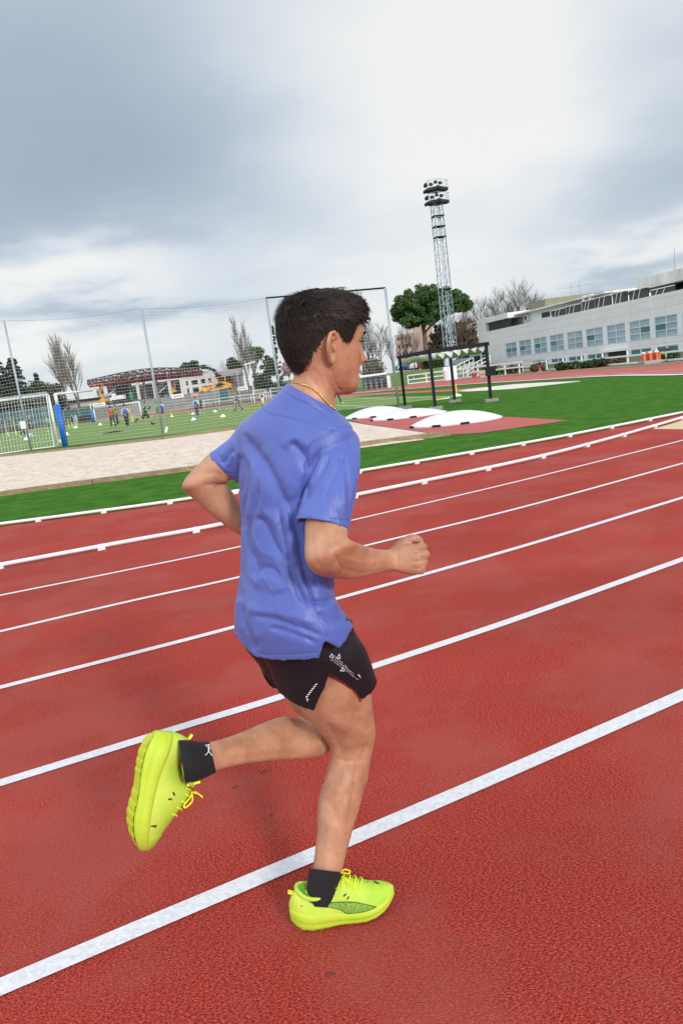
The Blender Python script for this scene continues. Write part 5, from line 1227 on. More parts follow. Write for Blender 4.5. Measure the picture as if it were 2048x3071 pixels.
def section(p1, p2, lat, ratio=.9, alpha=0.0, tilt=0.0, n=2.0, grow=0.0):
    mid = ((p1[0]+p2[0])/2, (p1[1]+p2[1])/2)
    c = Ul(mid, lat); z = camz(c)
    e = (atz(p2, z)-atz(p1, z))/2
    hw = np.linalg.norm(e); e = e/hw; hw += grow
    d = ray(*mid); d = d/np.linalg.norm(d); d = d - e*(d@e); d /= np.linalg.norm(d)
    t = np.cross(e, d)                                   # along the limb
    d = d + t*tilt; d /= np.linalg.norm(d)
    a = math.radians(alpha)
    s = hw/math.sqrt(math.cos(a)**2 + (ratio*math.sin(a))**2)
    return np.concatenate([c, s*(math.cos(a)*e + math.sin(a)*d), ratio*s*(-math.sin(a)*e + math.cos(a)*d), [n]])

def loft_rings(secs, m, na):
    S = catmull(np.array(secs), m)
    th = np.arange(na)*2*math.pi/na
    ct, st = np.cos(th), np.sin(th)
    R = []
    for s in S:
        n = 2.0/s[9]
        x = np.sign(ct)*np.abs(ct)**n; y = np.sign(st)*np.abs(st)**n
        R.append(s[:3] + x[:, None]*s[3:6] + y[:, None]*s[6:9])
    return np.array(R)
def rings_mesh(R, cap0=True, cap1=True):
    m, na = R.shape[:2]
    V = list(R.reshape(-1, 3)); Fc = [(i*na+j, i*na+(j+1) % na, (i+1)*na+(j+1) % na, (i+1)*na+j) for i in range(m-1) for j in range(na)]
    if cap0:
        V.append(R[0].mean(0)); c = len(V)-1; Fc += [((j+1) % na, j, c) for j in range(na)]
    if cap1:
        V.append(R[-1].mean(0)); c = len(V)-1; b = (m-1)*na; Fc += [(b+j, b+(j+1) % na, c) for j in range(na)]
    return V, Fc
def ball_rings(R, k=3, depth=.8):
    """round off the last ring"""
    c = R[-1].mean(0); ax = c-R[-2].mean(0); ax /= np.linalg.norm(ax); r = np.linalg.norm(R[-1]-c, axis=1).mean()
    ex = [c + (R[-1]-c)*math.cos(q) + ax*r*depth*math.sin(q) for q in np.linspace(0, 1.35, k+1)[1:]]
    return np.concatenate([R, np.array(ex)])

# ---- materials
SKIN, t_, b_ = new_mat('skin')
def skin_setup(t, b):
    c = t.nodes.new('ShaderNodeTexCoord')
    n = t.nodes.new('ShaderNodeTexNoise'); n.inputs['Scale'].default_value = 14; n.inputs['Detail'].default_value = 6; n.inputs['Roughness'].default_value = .65
    t.links.new(c.outputs['Object'], n.inputs['Vector'])
    r = t.nodes.new('ShaderNodeValToRGB')
    r.color_ramp.elements[0].position = .32; r.color_ramp.elements[0].color = (.355, .162, .088, 1)
    r.color_ramp.elements[1].position = .68; r.color_ramp.elements[1].color = (.53, .285, .178, 1)
    t.links.new(n.outputs['Fac'], r.inputs[0]); t.links.new(r.outputs[0], b.inputs['Base Color'])
    b.inputs['Roughness'].default_value = .48
    b.inputs['Specular IOR Level'].default_value = .45
    b.inputs['Subsurface Weight'].default_value = .10
    b.inputs['Subsurface Radius'].default_value = (1, .35, .2)
    b.inputs['Subsurface Scale'].default_value = .006
    n2_ = t.nodes.new('ShaderNodeTexNoise'); n2_.inputs['Scale'].default_value = 420; n2_.inputs['Detail'].default_value = 2
    t.links.new(c.outputs['Object'], n2_.inputs['Vector'])
    bp = t.nodes.new('ShaderNodeBump'); bp.inputs['Strength'].default_value = .12; bp.inputs['Distance'].default_value = .002
    t.links.new(n2_.outputs['Fac'], bp.inputs['Height']); t.links.new(bp.outputs[0], b.inputs['Normal'])
skin_setup(t_, b_)
SHIRT = mat('blue_jersey', (.076, .116, .40), .47, var=.07, vscale=9, bump=.14, bscale=90, spec=.42, stretch=(1, 1, .5))
SHIRT.node_tree.nodes['Principled BSDF'].inputs['Sheen Weight'].default_value = .25
SHIRT.node_tree.nodes['Principled BSDF'].inputs['Sheen Tint'].default_value = (.6, .65, 1, 1)
SEAM = mat('blue_seam', (.06, .07, .36), .6)
BLACK = mat('black_shell_fabric', (.0105, .011, .0155), .45, var=.25, vscale=12, bump=.15, bscale=60, spec=.28)
RUSTLINE = mat('rust_lining', (.30, .05, .02), .7)
SOCK = mat('black_rib_knit', (.008, .008, .011), .85, bump=.5, bscale=160, stretch=(1, 1, .15))
HAIRB = mat('dark_hair_base', (.012, .009, .0085), .85, bump=.5, bscale=300, spec=.15)
HAIRM = mat('dark_hair', (.009, .0062, .005), .48, vscale=160, spec=.26, col2=(.036, .021, .014))
WHITEINK = mat('white_print', (.8, .8, .82), .5)
GOLD = mat('gold', (.83, .55, .18), .22, metal=1.0)
NEON = mat('neon_mesh', (.33, .57, .03), .62, vscale=8, col2=(.58, .66, .10), bump=.25, bscale=500, spec=.35)
NEONF = mat('neon_foam', (.40, .54, .022), .6, vscale=9, col2=(.50, .62, .06), bump=.12, bscale=120, spec=.3)
NEONO = mat('neon_outsole', (.55, .60, .01), .6, bump=.4, bscale=110)
NEONL = mat('neon_lace', (.72, .80, .02), .6)
GREENL = mat('green_lining', (.12, .42, .02), .75)
INK = mat('dark_print', (.012, .02, .012), .55)
INKG = mat('dark_green_print', (.045, .13, .02), .5, vscale=330, col2=(.33, .56, .07), detail=1)

# ---- limbs of the body: outline pairs from the survey, with each one's distance to the side
rleg = [((880, 1960), (1085, 1975), .02), ((888, 2040), (1112, 2060), .02), ((899, 2115), (1114, 2085), .02), ((917, 2152), (1118, 2128), .025), ((946, 2183), (1123, 2165), .03), ((972, 2215), (1126, 2203), .04), ((988, 2242), (1121, 2238), .05), ((990, 2265), (1113, 2272), .055), ((983, 2300), (1107, 2310), .055), ((972, 2341), (1101, 2345), .05), ((960, 2376), (1090, 2372), .045), ((953, 2421), (1078, 2425), .035), ((951, 2490), (1058, 2490), .02), ((945, 2548), (1043, 2545), .01), ((938, 2605), (1026, 2612), .0), ((932, 2650), (1014, 2655), .0), ((935, 2700), (1004, 2705), .0)]
lleg = [((770, 1930), (930, 1950), .13), ((800, 2000), (955, 2010), .14), ((838, 2065), (985, 2065), .15), ((868, 2118), (1010, 2125), .16), ((898, 2148), (1018, 2205), .165), ((880, 2152), (985, 2255), .165), ((850, 2150), (935, 2272), .16), ((800, 2165), (868, 2278), .14), ((752, 2186), (800, 2283), .115), ((694, 2209), (735, 2291), .08), ((640, 2225), (668, 2305), .045), ((600, 2231), (622, 2322), .015), ((562, 2225), (580, 2325), -.01)]
rarm = [((950, 1400), (1046, 1380), -.09), ((932, 1480), (1050, 1470), -.12), ((916, 1560), (1046, 1560), -.155), ((914, 1620), (1043, 1606), -.18), ((914, 1672), (1048, 1617), -.195), ((927, 1702), (1056, 1622), -.20), ((952, 1725), (1068, 1627), -.195), ((1004, 1735), (1086, 1634), -.175), ((1064, 1737), (1106, 1641), -.145), ((1123, 1723), (1136, 1647), -.11), ((1160, 1714), (1162, 1649), -.085), ((1185, 1712), (1185, 1648), -.075)]
larm = [((740, 1285), (762, 1425), .24), ((698, 1325), (738, 1430), .25), ((640, 1352), (690, 1440), .26), ((600, 1388), (676, 1450), .265), ((565, 1424), (655, 1452), .27), ((549, 1448), (640, 1455), .275), ((548, 1466), (645, 1447), .28), ((562, 1480), (668, 1447), .285), ((592, 1507), (686, 1460), .285), ((634, 1544), (704, 1487), .28), ((675, 1576), (722, 1515), .27), ((712, 1600), (748, 1545), .26), ((745, 1625), (775, 1570), .25)]
torso = [((868, 1148), (1004, 1226), .02, .80, -20), ((835, 1195), (1015, 1262), .03, .75, -30), ((770, 1262), (1030, 1320), .04, .60, -38), ((735, 1330), (1020, 1380), .05, .60, -40), ((728, 1444), (995, 1450), .05, .62, -42), ((735, 1612), (985, 1620), .055, .64, -46), ((735, 1700), (985, 1705), .055, .66, -50), ((738, 1815), (985, 1815), .06, .62, -54), ((752, 1900), (1000, 1905), .07, .62, -50), ((775, 1950), (1005, 1955), .075, .6, -45), ((810, 2010), (1000, 2020), .08, .6, -40)]
neck = [((850, 1020), (1010, 1030), .005, .8), ((868, 1080), (1006, 1100), .005, .85), ((881, 1120), (1004, 1155), .008, .88), ((877, 1142), (1003, 1194), .012, .9), ((862, 1165), (1008, 1232), .02, .9), ((850, 1205), (1012, 1265), .03, .85)]

BV, BF = [], []
def addm(VF):
    n = len(BV); BV.extend(VF[0]); BF.extend([tuple(i+n for i in f) for f in VF[1]])
def limb(secs, ratio, m=40, na=28, **k):
    return loft_rings([section(s[0], s[1], s[2], s[3] if len(s) > 3 else ratio, s[4] if len(s) > 4 else 0, **k) for s in secs], m, na)
R_rleg = limb(rleg, .98, 60); addm(rings_mesh(R_rleg))
R_lleg = limb(lleg, .95, 56); addm(rings_mesh(R_lleg))
R_rarm = ball_rings(limb(rarm, .92, 50)); addm(rings_mesh(R_rarm))
R_larm = ball_rings(limb(larm, .95, 50)); addm(rings_mesh(R_larm))
R_torso = limb(torso[:2], .65, 8, 40)
R_torso = np.concatenate([R_torso[:-1], limb([torso[1]]+torso[2:], .65, 46, 40, grow=-.020)[3:]]); addm(rings_mesh(R_torso))
R_neck = limb(neck, .88, 24, 32); addm(rings_mesh(R_neck))
# calf and thigh muscle bellies
def blob(c, axes, na=16, nb=10):
    V = []; Fc = []
    for i in range(nb+1):
        p = math.pi*i/nb
        for j in range(na):
            q = 2*math.pi*j/na
            V.append(c + axes[0]*math.sin(p)*math.cos(q) + axes[1]*math.sin(p)*math.sin(q) + axes[2]*math.cos(p))
    for i in range(nb):
        for j in range(na): Fc.append((i*na+j, (i+1)*na+j, (i+1)*na+(j+1) % na, i*na+(j+1) % na))
    return V, Fc
ZB = camz(Ul((1030, 2200), .04))

# ---- fists: palm, four bent fingers, thumb
def tube_rings(pts, rad, m=14, na=12):
    P = catmull(pts, m); r = np.interp(np.linspace(0, 1, m), np.linspace(0, 1, len(rad)), rad)
    T = np.gradient(P, axis=0); T /= np.linalg.norm(T, axis=1)[:, None]
    x = np.cross(T[0], [0.3, .2, .9]); x /= np.linalg.norm(x); R = []
    for i in range(m):
        x = x-T[i]*(x@T[i]); x /= np.linalg.norm(x); y = np.cross(T[i], x)
        R.append([P[i]+r[i]*(math.cos(a)*x+math.sin(a)*y) for a in np.arange(na)*2*math.pi/na])
    R = np.array(R)
    R = ball_rings(R); R = ball_rings(R[::-1])[::-1]
    return R
def fist(o, X, Yv, Zv):
    """o wrist centre; X towards the knuckles, Yv towards the thumb, Zv out of the back of the hand"""
    B = np.stack([X, Yv, Zv]); w = lambda *p: o + np.array(p) @ B
    # palm
    secs = []
    for x, yc, hy, hz, zc_ in ((-.02, 0, .027, .021, 0), (.0, 0, .029, .021, 0), (.02, .001, .036, .020, .0), (.045, 0, .041, .018, .002), (.07, -.001, .041, .0165, .003), (.082, -.001, .040, .013, .001)):
        secs.append(np.concatenate([w(x, yc, zc_), Yv*hy, Zv*hz, [2.5]]))
    addm(rings_mesh(ball_rings(loft_rings(secs, 18, 28), depth=.3)))
    for y, x0, r, L1, L2, L3 in ((.031, .078, .0103, .043, .026, .020), (.0105, .084, .0107, .047, .029, .021), (-.0105, .079, .0102, .043, .027, .020), (-.030, .071, .0090, .035, .021, .017)):
        # metacarpal ridge under the skin, then the knuckle and the finger curling into the palm
        addm(rings_mesh(tube_rings([w(.02, y*.6, .006), w(.05, y*.85, .008), w(x0-.004, y, .0075)], [.008, .009, r*1.04])))
        pts = [w(x0-.010, y, .003), w(x0+.002, y, .001), w(x0+.007, y*.98, -.012), w(x0+.004, y*.96, -L1*.86), w(x0-.008, y*.95, -L1-.004), w(x0-L2, y*.95, -L1+.002), w(x0-L2-.008, y*.95, -L1+.012), w(x0-L2-.004, y*.95, -L1+.024)]
        addm(rings_mesh(tube_rings(pts, [r*1.12, r*1.12, r*1.08, r, r*1.02, r*.95, r*.92, r*.8], 26)))
    # thumb: leaves the side of the palm near its base, lies bent over the index finger
    pts = [w(.008, .018, -.006), w(.024, .036, -.010), w(.044, .050, -.012), w(.060, .0545, -.014), w(.074, .049, -.022), w(.080, .042, -.036)]
    addm(rings_mesh(tube_rings(pts, [.017, .0165, .0125, .0118, .0108, .0085], 24, 14)))
wz = camz(Ul((1178, 1680), -.08))
wr = atz((1176, 1679), wz); kn = atz((1262, 1676), wz-.004)
X = kn-wr; X /= np.linalg.norm(X)
up_ = atz((1176, 1600), wz)-wr; Yv = up_-X*(up_@X); Yv /= np.linalg.norm(Yv)
Zv = np.cross(X, Yv)
if Zv @ CF > 0: Zv = -Zv
fist(wr, X, Yv, Zv)
lw = Ul((752, 1608), .25); le = Ul((640, 1500), .28)
X = lw-le; X /= np.linalg.norm(X); Zv = RL - X*(RL@X); Zv /= np.linalg.norm(Zv); Yv = np.cross(Zv, X)
if Yv[2] < 0: Yv = -Yv
fist(lw, X, Yv, Zv)

# ---- head, in its own frame: x to the face, y to its left, z to the crown
HZ = camz(Ul((965, 1045), .005)); PXM = F_PX/HZ
PSI = math.radians(24)
HO = atz((964, 1045), HZ)
vdir = ray(964, 1045); vdir /= np.linalg.norm(vdir)
hup = CU - vdir*(CU@vdir); hup /= np.linalg.norm(hup)
hri = np.cross(vdir, hup)
HXv = hri*math.cos(PSI) + vdir*math.sin(PSI)
HYv = np.cross(hup, HXv)
HB = np.stack([HXv, HYv, hup])
def hw(P): return HO + np.asarray(P, float) @ HB
hz_ = np.array([-.118, -.110, -.098, -.085, -.072, -.060, -.048, -.030, -.010, .010, .030, .050, .070, .090, .108, .122, .132, .138])
hF = np.array([.080, .099, .104, .104, .102, .105, .106, .106, .106, .105, .108, .1085, .106, .100, .088, .068, .042, .010])
hBk = np.array([.030, .045, .052, .058, .066, .074, .082, .094, .104, .111, .115, .115, .112, .104, .092, .072, .046, .012])
hWd = np.array([.024, .036, .048, .0540, .0575, .0605, .063, .066, .069, .0725, .0755, .0775, .0775, .0745, .067, .054, .034, .008])
def gs(v, s): return np.exp(-(v/s)**2)
def head_point(th, z):
    Fz = np.interp(z, hz_, hF); Bz = np.interp(z, hz_, hBk); Wz = np.interp(z, hz_, hWd)
    ct, st = math.cos(th), math.sin(th)
    n = 2.0/2.35 if ct > 0 else 2.0/2.1
    x = (Fz if ct > 0 else Bz)*math.copysign(abs(ct)**n, ct); y = Wz*math.copysign(abs(st)**n, st)
    if ct > 0:
        ay = abs(y)
        # nose, brow, eye sockets, cheekbone, lips, chin
        zz = np.interp(z, [-.048, -.040, -.030, -.022, -.005, .012, .026, .034], [0, .010, .023, .025, .016, .008, .0035, 0])
        wn = np.interp(z, [-.048, -.034, -.024, -.005, .02], [.014, .0165, .0145, .0095, .008])
        x += zz*math.exp(-(ay/wn)**2.6)
        x -= .0135*gs(ay-.031, .015)*gs(z-.017, .0105)
        x += .0035*gs(ay-.028, .020)*gs(z-.038, .008)
        x += .003*gs(ay-.045, .016)*gs(z+.012, .016)
        x += .0085*gs(ay, .021)*(gs(z+.057, .0055) + .95*gs(z+.0735, .0058)) - .006*gs(ay, .024)*gs(z+.0645, .0030) - .003*gs(ay, .02)*gs(z+.085, .005)
        x += .004*gs(ay, .018)*gs(z+.102, .010)
        x -= .004*gs(ay-.03, .012)*gs(z+.05, .02)
    return np.array([x, y, z])
zs = np.interp(np.linspace(0, 1, 110), np.linspace(0, 1, len(hz_)), hz_)
HR = np.array([[hw(head_point(2*math.pi*j/120, z)) for j in range(120)] for z in zs])
addm(rings_mesh(HR))
# jaw to throat
def ear(side):
    yb = .0715
    pl = lambda px, out: None
    P = []
    # helix: x (front +), z, out from the head
    hel = [(.016, .029, .000), (.010, .040, .006), (.000, .0435, .012), (-.010, .038, .018), (-.0165, .022, .021), (-.017, .002, .019), (-.012, -.014, .014), (-.005, -.026, .007), (.003, -.033, .003), (.010, -.026, .000), (.012, -.012, -.002)]
    Q = [np.array([x*.92-.009, side*(yb+.004+o), z*.95-.002]) for x, z, o in hel]
    addm(rings_mesh(tube_rings([hw(q) for q in Q], [.0038, .0042, .0045, .0048, .0048, .0045, .0045, .0055, .0062, .0045, .003], 44, 10)))
    # thin bowl of the ear
    c = np.array([-.010, side*(yb-.003), .002]); ring = catmull(np.array(Q), 40)
    V = [hw(c + (q-c)*s + np.array([0, -side*.0015*k, 0])) for k, s in ((0, .15), (0, .6), (0, .97)) for q in ring]
    V += [hw(c + (q-c)*s - np.array([0, side*.004, 0])) for s in (.97, .6, .15) for q in ring]
    n = 40; Fc = []
    for i in range(5):
        for j in range(n): Fc.append((i*n+j, i*n+(j+1) % n, (i+1)*n+(j+1) % n, (i+1)*n+j))
    for j in range(n): Fc.append((5*n+j, 5*n+(j+1) % n, (j+1) % n, j))
    addm((V, Fc))
    # inner fold and tragus
    fold = [(.007, .027, .004), (-.002, .026, .009), (-.0075, .014, .012), (-.007, -.002, .011), (-.002, -.012, .006)]
    addm(rings_mesh(tube_rings([hw((x*.92-.009, side*(yb+.002+o), z*.95-.002)) for x, z, o in fold], [.003, .0034, .0034, .0034, .003], 20, 8)))
    addm(rings_mesh(tube_rings([hw((.0025, side*(yb-.001), .010)), hw((.0015, side*(yb+.004), .000)), hw((.000, side*(yb), -.012))], [.003, .0048, .003], 10, 8)))
ear(-1); ear(1)
def seg_dist(P, L):
    L = catmull(np.array(L), 24); best = np.full(len(P), 1e9); tb = np.zeros(len(P))
    for k in range(len(L)-1):
        a, b = L[k], L[k+1]; ab = b-a; t = np.clip(((P-a)@ab)/(ab@ab+1e-9), 0, 1)
        d = np.linalg.norm(P-a-t[:, None]*ab, axis=1); m = d < best
        best[m] = d[m]; tb[m] = ((k+t)/(len(L)-1))[m]
    return best, tb
def vnormals(me):
    n = np.empty(len(me.vertices)*3); me.vertices.foreach_get('normal', n); return n.reshape(-1, 3)
def apply_folds(ob, folds, gain=1.0, pw=.85, back=True):
    me = ob.data; V, E = mesh_arrays(me); n = vnormals(me); P = proj(V)
    face = -np.einsum('ij,ij->i', n, (V-CAMP)/np.linalg.norm(V-CAMP, axis=1)[:, None])
    fade = np.clip((face+.15)/.3, 0, 1)
    D = np.zeros(len(V))
    for L_, w_, amp in folds:
        if amp > 0 and w_ > 7 and back: w_ *= 1.6; amp *= .8
        d, t = seg_dist(P, L_)
        taper = np.clip(np.minimum(t, 1-t)/.14, 0, 1)
        if w_ < 4: taper = 1
        ww = w_*pw*(1 if w_ < 4 else (.55+.75*np.sin(np.pi*np.clip(t, 0, 1))))
        D += amp*np.exp(-(d/ww)**1.5)*taper
    V = V + n*(D*fade*gain)[:, None]
    # creases on the side away from the camera
    q = V*np.array([9, 9, 5.0]); nz = np.sin(q[:, 0]*2.1+np.sin(q[:, 2]*1.7)*1.5)*np.sin(q[:, 1]*2.7+q[:, 2]*1.3)
    if back: V = V + n*(nz*.004*(1-fade))[:, None]
    me.vertices.foreach_set('co', V.ravel()); me.update()
c6_ = lambda *p: [(500+u/1.8447, 1200+v/1.8447) for u, v in p]
c7_ = lambda *p: [(650+u/2.851, 1850+v/2.851) for u, v in p]
c8_ = lambda *p: [(350+u/1.7422, 2100+v/1.7422) for u, v in p]
body = remesh('person', BV, BF, .0027, SKIN, None, 2)
SKF = [
    (c8_((1250, 330), (1238, 480), (1215, 620), (1198, 760)), 11, -.0032), (c8_((1195, 350), (1172, 450), (1130, 560)), 15, .0028), (c8_((1075, 500), (1130, 580), (1160, 660)), 12, -.0026), (c8_((1120, 640), (1100, 760), (1085, 860)), 12, .0015),
    (c7_((985, 1200), (1080, 1232), (1180, 1240)), 6, -.0022), (c7_((930, 900), (1010, 1040), (1060, 1160)), 17, -.0042), (c7_((1010, 850), (1095, 1000), (1130, 1150)), 20, .0035), (c7_((1290, 1080), (1255, 1180), (1230, 1260)), 11, -.0035), (c7_((1180, 760), (1250, 900), (1290, 1000)), 22, -.003),
    (c7_((640, 880), (760, 960), (890, 1070)), 14, -.006), (c7_((300, 1120), (500, 1120), (700, 1090)), 16, .002), (c7_((120, 1220), (420, 1190), (760, 1170)), 14, -.0025),
    (c6_((930, 850), (962, 935)), 7, -.0022), (c6_((895, 790), (915, 960)), 14, .0022), (c6_((950, 870), (1100, 900), (1230, 880)), 12, .002), (c6_((960, 935), (1100, 958), (1220, 930)), 9, -.0018), (c6_((800, 720), (815, 860), (850, 930)), 12, -.0018),
    ([(640, 1462), (660, 1456), (680, 1448)], 4, -.004), ([(590, 1430), (640, 1418), (668, 1430)], 10, -.002),
    ([(996, 1098), (1000, 1130), (1012, 1160), (1028, 1176)], 6, -.0038), ([(945, 1090), (968, 1130), (988, 1180)], 8, .002), ([(920, 1120), (945, 1150), (970, 1185)], 8, -.0016),
    ([(1272, 1654), (1258, 1659), (1240, 1664)], 3.2, -.0016), ([(1269, 1681), (1255, 1683), (1238, 1684)], 3.2, -.0016), ([(1260, 1705), (1248, 1704), (1234, 1702)], 3.2, -.0016), ([(1190, 1652), (1193, 1676), (1191, 1702)], 3.5, -.001),
]
apply_folds(body, SKF, 1.0, .8, False)
tag(body, 'young runner in blue t-shirt, black shorts and neon yellow shoes striding on the red track', 'person')

# ---- eyes, brows
mb = MB()
for s in (-1, 1):
    pass
for s in (-1, 1):
    V, Fc = blob(hw((.0795, s*.031, .017)), [HXv*.0125, HYv*.0125, hup*.0125]); 
    link_mesh('eye', V, Fc, mat('eye_white', (.75, .72, .7), .2), body, True)
    br = MB()
    for k in range(70):
        u = random.random(); y = .012+.038*u; z = .039+.006*math.sin(u*2.6)-.004*u+random.uniform(-.0022, .0022)
        x = np.interp(y, [.01, .03, .05], [.1145, .111, .098])
        a = np.array([x, s*y, z]); b = a+np.array([-.001+.0012, s*.008, .0012])
        br.tube([hw(a), hw(b)], [.0009, .0002], 4)
    for k in range(40):
        u = random.random(); y = .019+.025*u
        x = np.interp(y, [.015, .031, .047], [.0965, .0985, .0905]); a = np.array([x, s*y, .0195]); br.tube([hw(a), hw(a+np.array([.007, s*.002, -.001+random.uniform(-.002, .003)]))], [.0007, .0002], 4)
    br.build('eyebrow', HAIRM, body)

# ---- hair: scalp shell and strands
def hair_thick(th, z):
    ct = math.cos(th); top = np.clip((z-.055)/.06, 0, 1)
    t = .0035 + .0060*top*top*(3-2*top)
    t += .013*max(0, ct)**3*gs(z-.100, .030)                  # quiff over the forehead
    t += .003*max(0, -ct)*gs(z-.06, .05) 
    return t
def hair_edge(th):
    """lower edge of the hair around the head (0 front .. pi back)"""
    a = abs(math.atan2(math.sin(th), math.cos(th)))
    return float(np.interp(a, [0, .55, .80, 1.0, 1.12, 1.22, 1.36, 1.47, 1.56, 1.72, 1.95, 2.2, 2.5, 2.8, math.pi], [.084, .080, .068, .048, .020, .010, .012, .028, .040, .030, -.006, -.040, -.062, -.072, -.076]))
def hair_pt(th, z, k=1.0, extra=0.0):
    p = head_point(th, min(z, .1375)); e = .003
    q1 = head_point(th+e, min(z, .1375)); q2 = head_point(th, min(z, .1375)-e)
    n = np.cross(q1-p, p-q2); n /= np.linalg.norm(n)+1e-9
    if n @ (p-np.array([0, 0, .02])) < 0: n = -n
    tp = min(1, max(0, (z-.05)/.05))
    wob = tp*(.0016*math.sin(th*9+z*70)*math.sin(z*110+th*4) + .0012*math.sin(th*17-z*160))
    return p + n*(hair_thick(th, z)*k + wob*k + extra), n
HN, HM = 140, 44
V = []
for i in range(HM):
    for j in range(HN):
        th = 2*math.pi*j/HN; ze = hair_edge(th); u = i/(HM-1)
        z = ze + (.1375-ze)*u
        k = min(1.0, u*5+.0)
        V.append(hair_pt(th, z, k, -.002*(1-k))[0])
Fc = [(i*HN+j, i*HN+(j+1) % HN, (i+1)*HN+(j+1) % HN, (i+1)*HN+j) for i in range(HM-1) for j in range(HN)]
V.append(np.mean(V[-HN:], axis=0)+np.array([0, 0, .001])); Fc += [((HM-1)*HN+j, (HM-1)*HN+(j+1) % HN, len(V)-1) for j in range(HN)]
hair = link_mesh('hair', [hw(p) for p in V], Fc, HAIRB, body, True)
sv, sf = [], []
NS = 52000
for k in range(NS):
    th = random.uniform(-math.pi, math.pi); ze = hair_edge(th)
    z = ze - (.006*random.random() if random.random() < .8 else .016*random.random()) + (.137-ze)*random.random()**(.85)
    if z > .125 and random.random() < .5: continue
    u = np.clip((z-ze)/.05, 0, 1)
    top = float(np.clip((z-.055)/.05, 0, 1))
    p, n = hair_pt(th, z, min(1, u*5*.25 + .0), -.001)
    if u > .2: p, n = hair_pt(th, z, 1.0, -.003)
    tang_down = np.array([0, 0, -1.0]); tang_down -= n*(tang_down@n); tang_down /= np.linalg.norm(tang_down)+1e-9
    fwd = np.array([1.0, 0, .15]); fwd -= n*(fwd@n); fwd /= np.linalg.norm(fwd)+1e-9
    ct = math.cos(th); bk_f = float(np.clip((-.35-ct)/.5+random.gauss(0, .2), 0, 1))
    if top > .35+random.gauss(0, .14):
        fl = fwd*(1-.8*bk_f) + tang_down*(.25+.75*bk_f) ; ln = random.uniform(.014, .030)*(.7+.5*top); lift = random.uniform(.1, .65)
    else:
        fl = tang_down + fwd*(.25 if ct > 0 else -.2) ; ln = random.uniform(.005, .011)+.008*top; lift = random.uniform(.3, .8)
    if u < .25: ln *= .8; lift = .15
    fl = fl/np.linalg.norm(fl) + np.array([random.gauss(0, .25) for _ in range(3)])
    fl -= n*(fl@n)*.8; fl /= np.linalg.norm(fl)
    sd = np.cross(n, fl); w_ = random.uniform(.0003, .0006)
    mid = p + fl*ln*.5 + n*ln*lift*.55; end = p + fl*ln + n*ln*lift*.7
    b0 = len(sv)
    sv += [hw(p-sd*w_), hw(p+sd*w_), hw(mid+sd*w_*.8), hw(mid-sd*w_*.8), hw(end)]
    sf += [(b0, b0+1, b0+2, b0+3), (b0+3, b0+2, b0+4)]
# longer tousled locks on the top
for k in range(420):
    th = random.gauss(0, 1.15); z = random.uniform(.072, .134)
    if abs(th) > 2.9: continue
    p0_, n0 = hair_pt(th, z, 1.0, -.003)
    fwd = np.array([1.0, random.gauss(0, .45), .1]); fwd -= n0*(fwd@n0); fwd /= np.linalg.norm(fwd)
    if math.cos(th) < -.3: fwd = -fwd*.5+np.array([0, random.gauss(0, .3), -.6]); fwd -= n0*(fwd@n0); fwd /= np.linalg.norm(fwd)
    ln0 = random.uniform(.018, .034); lift0 = random.uniform(.25, .75); curl = random.gauss(0, .35)
    sd0 = np.cross(n0, fwd)
    for q in range(30):
        u_, v_ = random.gauss(0, .0028), random.gauss(0, .0028)
        r_ = p0_+sd0*u_+fwd*v_; ln = ln0*random.uniform(.8, 1.1); w_ = random.uniform(.0003, .0006)
        P = [r_+fwd*ln*t + n0*(ln*lift0*math.sin(t*2.0)*.55) + sd0*(ln*curl*t*t - u_*t*.7) for t in (0, .35, .7, 1.0)]
        b0 = len(sv)
        for t, P_ in zip((1, .9, .7), P[:3]): sv += [hw(P_-sd0*w_*t), hw(P_+sd0*w_*t)]
        sv.append(hw(P[3])); sf += [(b0, b0+1, b0+3, b0+2), (b0+2, b0+3, b0+5, b0+4), (b0+4, b0+5, b0+6)]
link_mesh('hair_strands', sv, sf, HAIRM, hair)

# ---- t-shirt
ALPH = [-20, -28, -34, -38, -40, -42, -44, -46, -48, -50, -52, -54, -56, -56]
shirt_s = [((862, 1152), (1010, 1230), .020, .95, -15, 0), ((845, 1170), (1022, 1242), .024, .92, -20, 0), ((800, 1205), (1046, 1264), .03, .72, -28, 0), ((742, 1245), (1062, 1296), .04, .60, -34, 0), ((712, 1290), (1056, 1340), .05, .58, -38, 0), ((708, 1362), (1040, 1400), .05, .60, -40, 0), ((708, 1444), (1012, 1450), .05, .64, -42, 0), ((713, 1530), (1003, 1535), .055, .66, -44, 0), ((716, 1612), (1002, 1620), .055, .68, -46, 0), ((718, 1690), (1003, 1700), .055, .68, -50, 0), ((709, 1769), (1004, 1765), .055, .68, -52, 0), ((703, 1815), (1018, 1815), .055, .68, -54, 0), ((699, 1878), (1056, 1875), .06, .68, -56, 0), ((700, 1910), (1066, 1910), .06, .68, -56, 0), ((716, 1960), (1080, 1960), .06, .68, -56, 0), ((740, 2020), (1090, 2010), .06, .68, -56, 0)]
NA = 160
secs = [section(a, b, l, r, al) for a, b, l, r, al, _ in shirt_s]
MR = 240
RS = loft_rings(secs, MR, NA)
hemv = ([698, 717, 740, 760, 804, 852, 912, 957, 958.5, 966, 974, 984, 1000, 1020, 1040, 1057, 1075], [1905, 1924, 1950, 1969, 1978, 1981, 1978, 1975, 1974, 1948, 1920, 1924, 1933, 1943, 1916, 1884, 1860])
hemh = ([698, 800, 900, 1000, 1057, 1075], [1905, 1915, 1918, 1905, 1884, 1860])
pr = proj(RS.reshape(-1, 3)).reshape(MR, NA, 2)
cen = RS.mean(1)
i0 = int(MR*.72)
idx = np.zeros(NA)
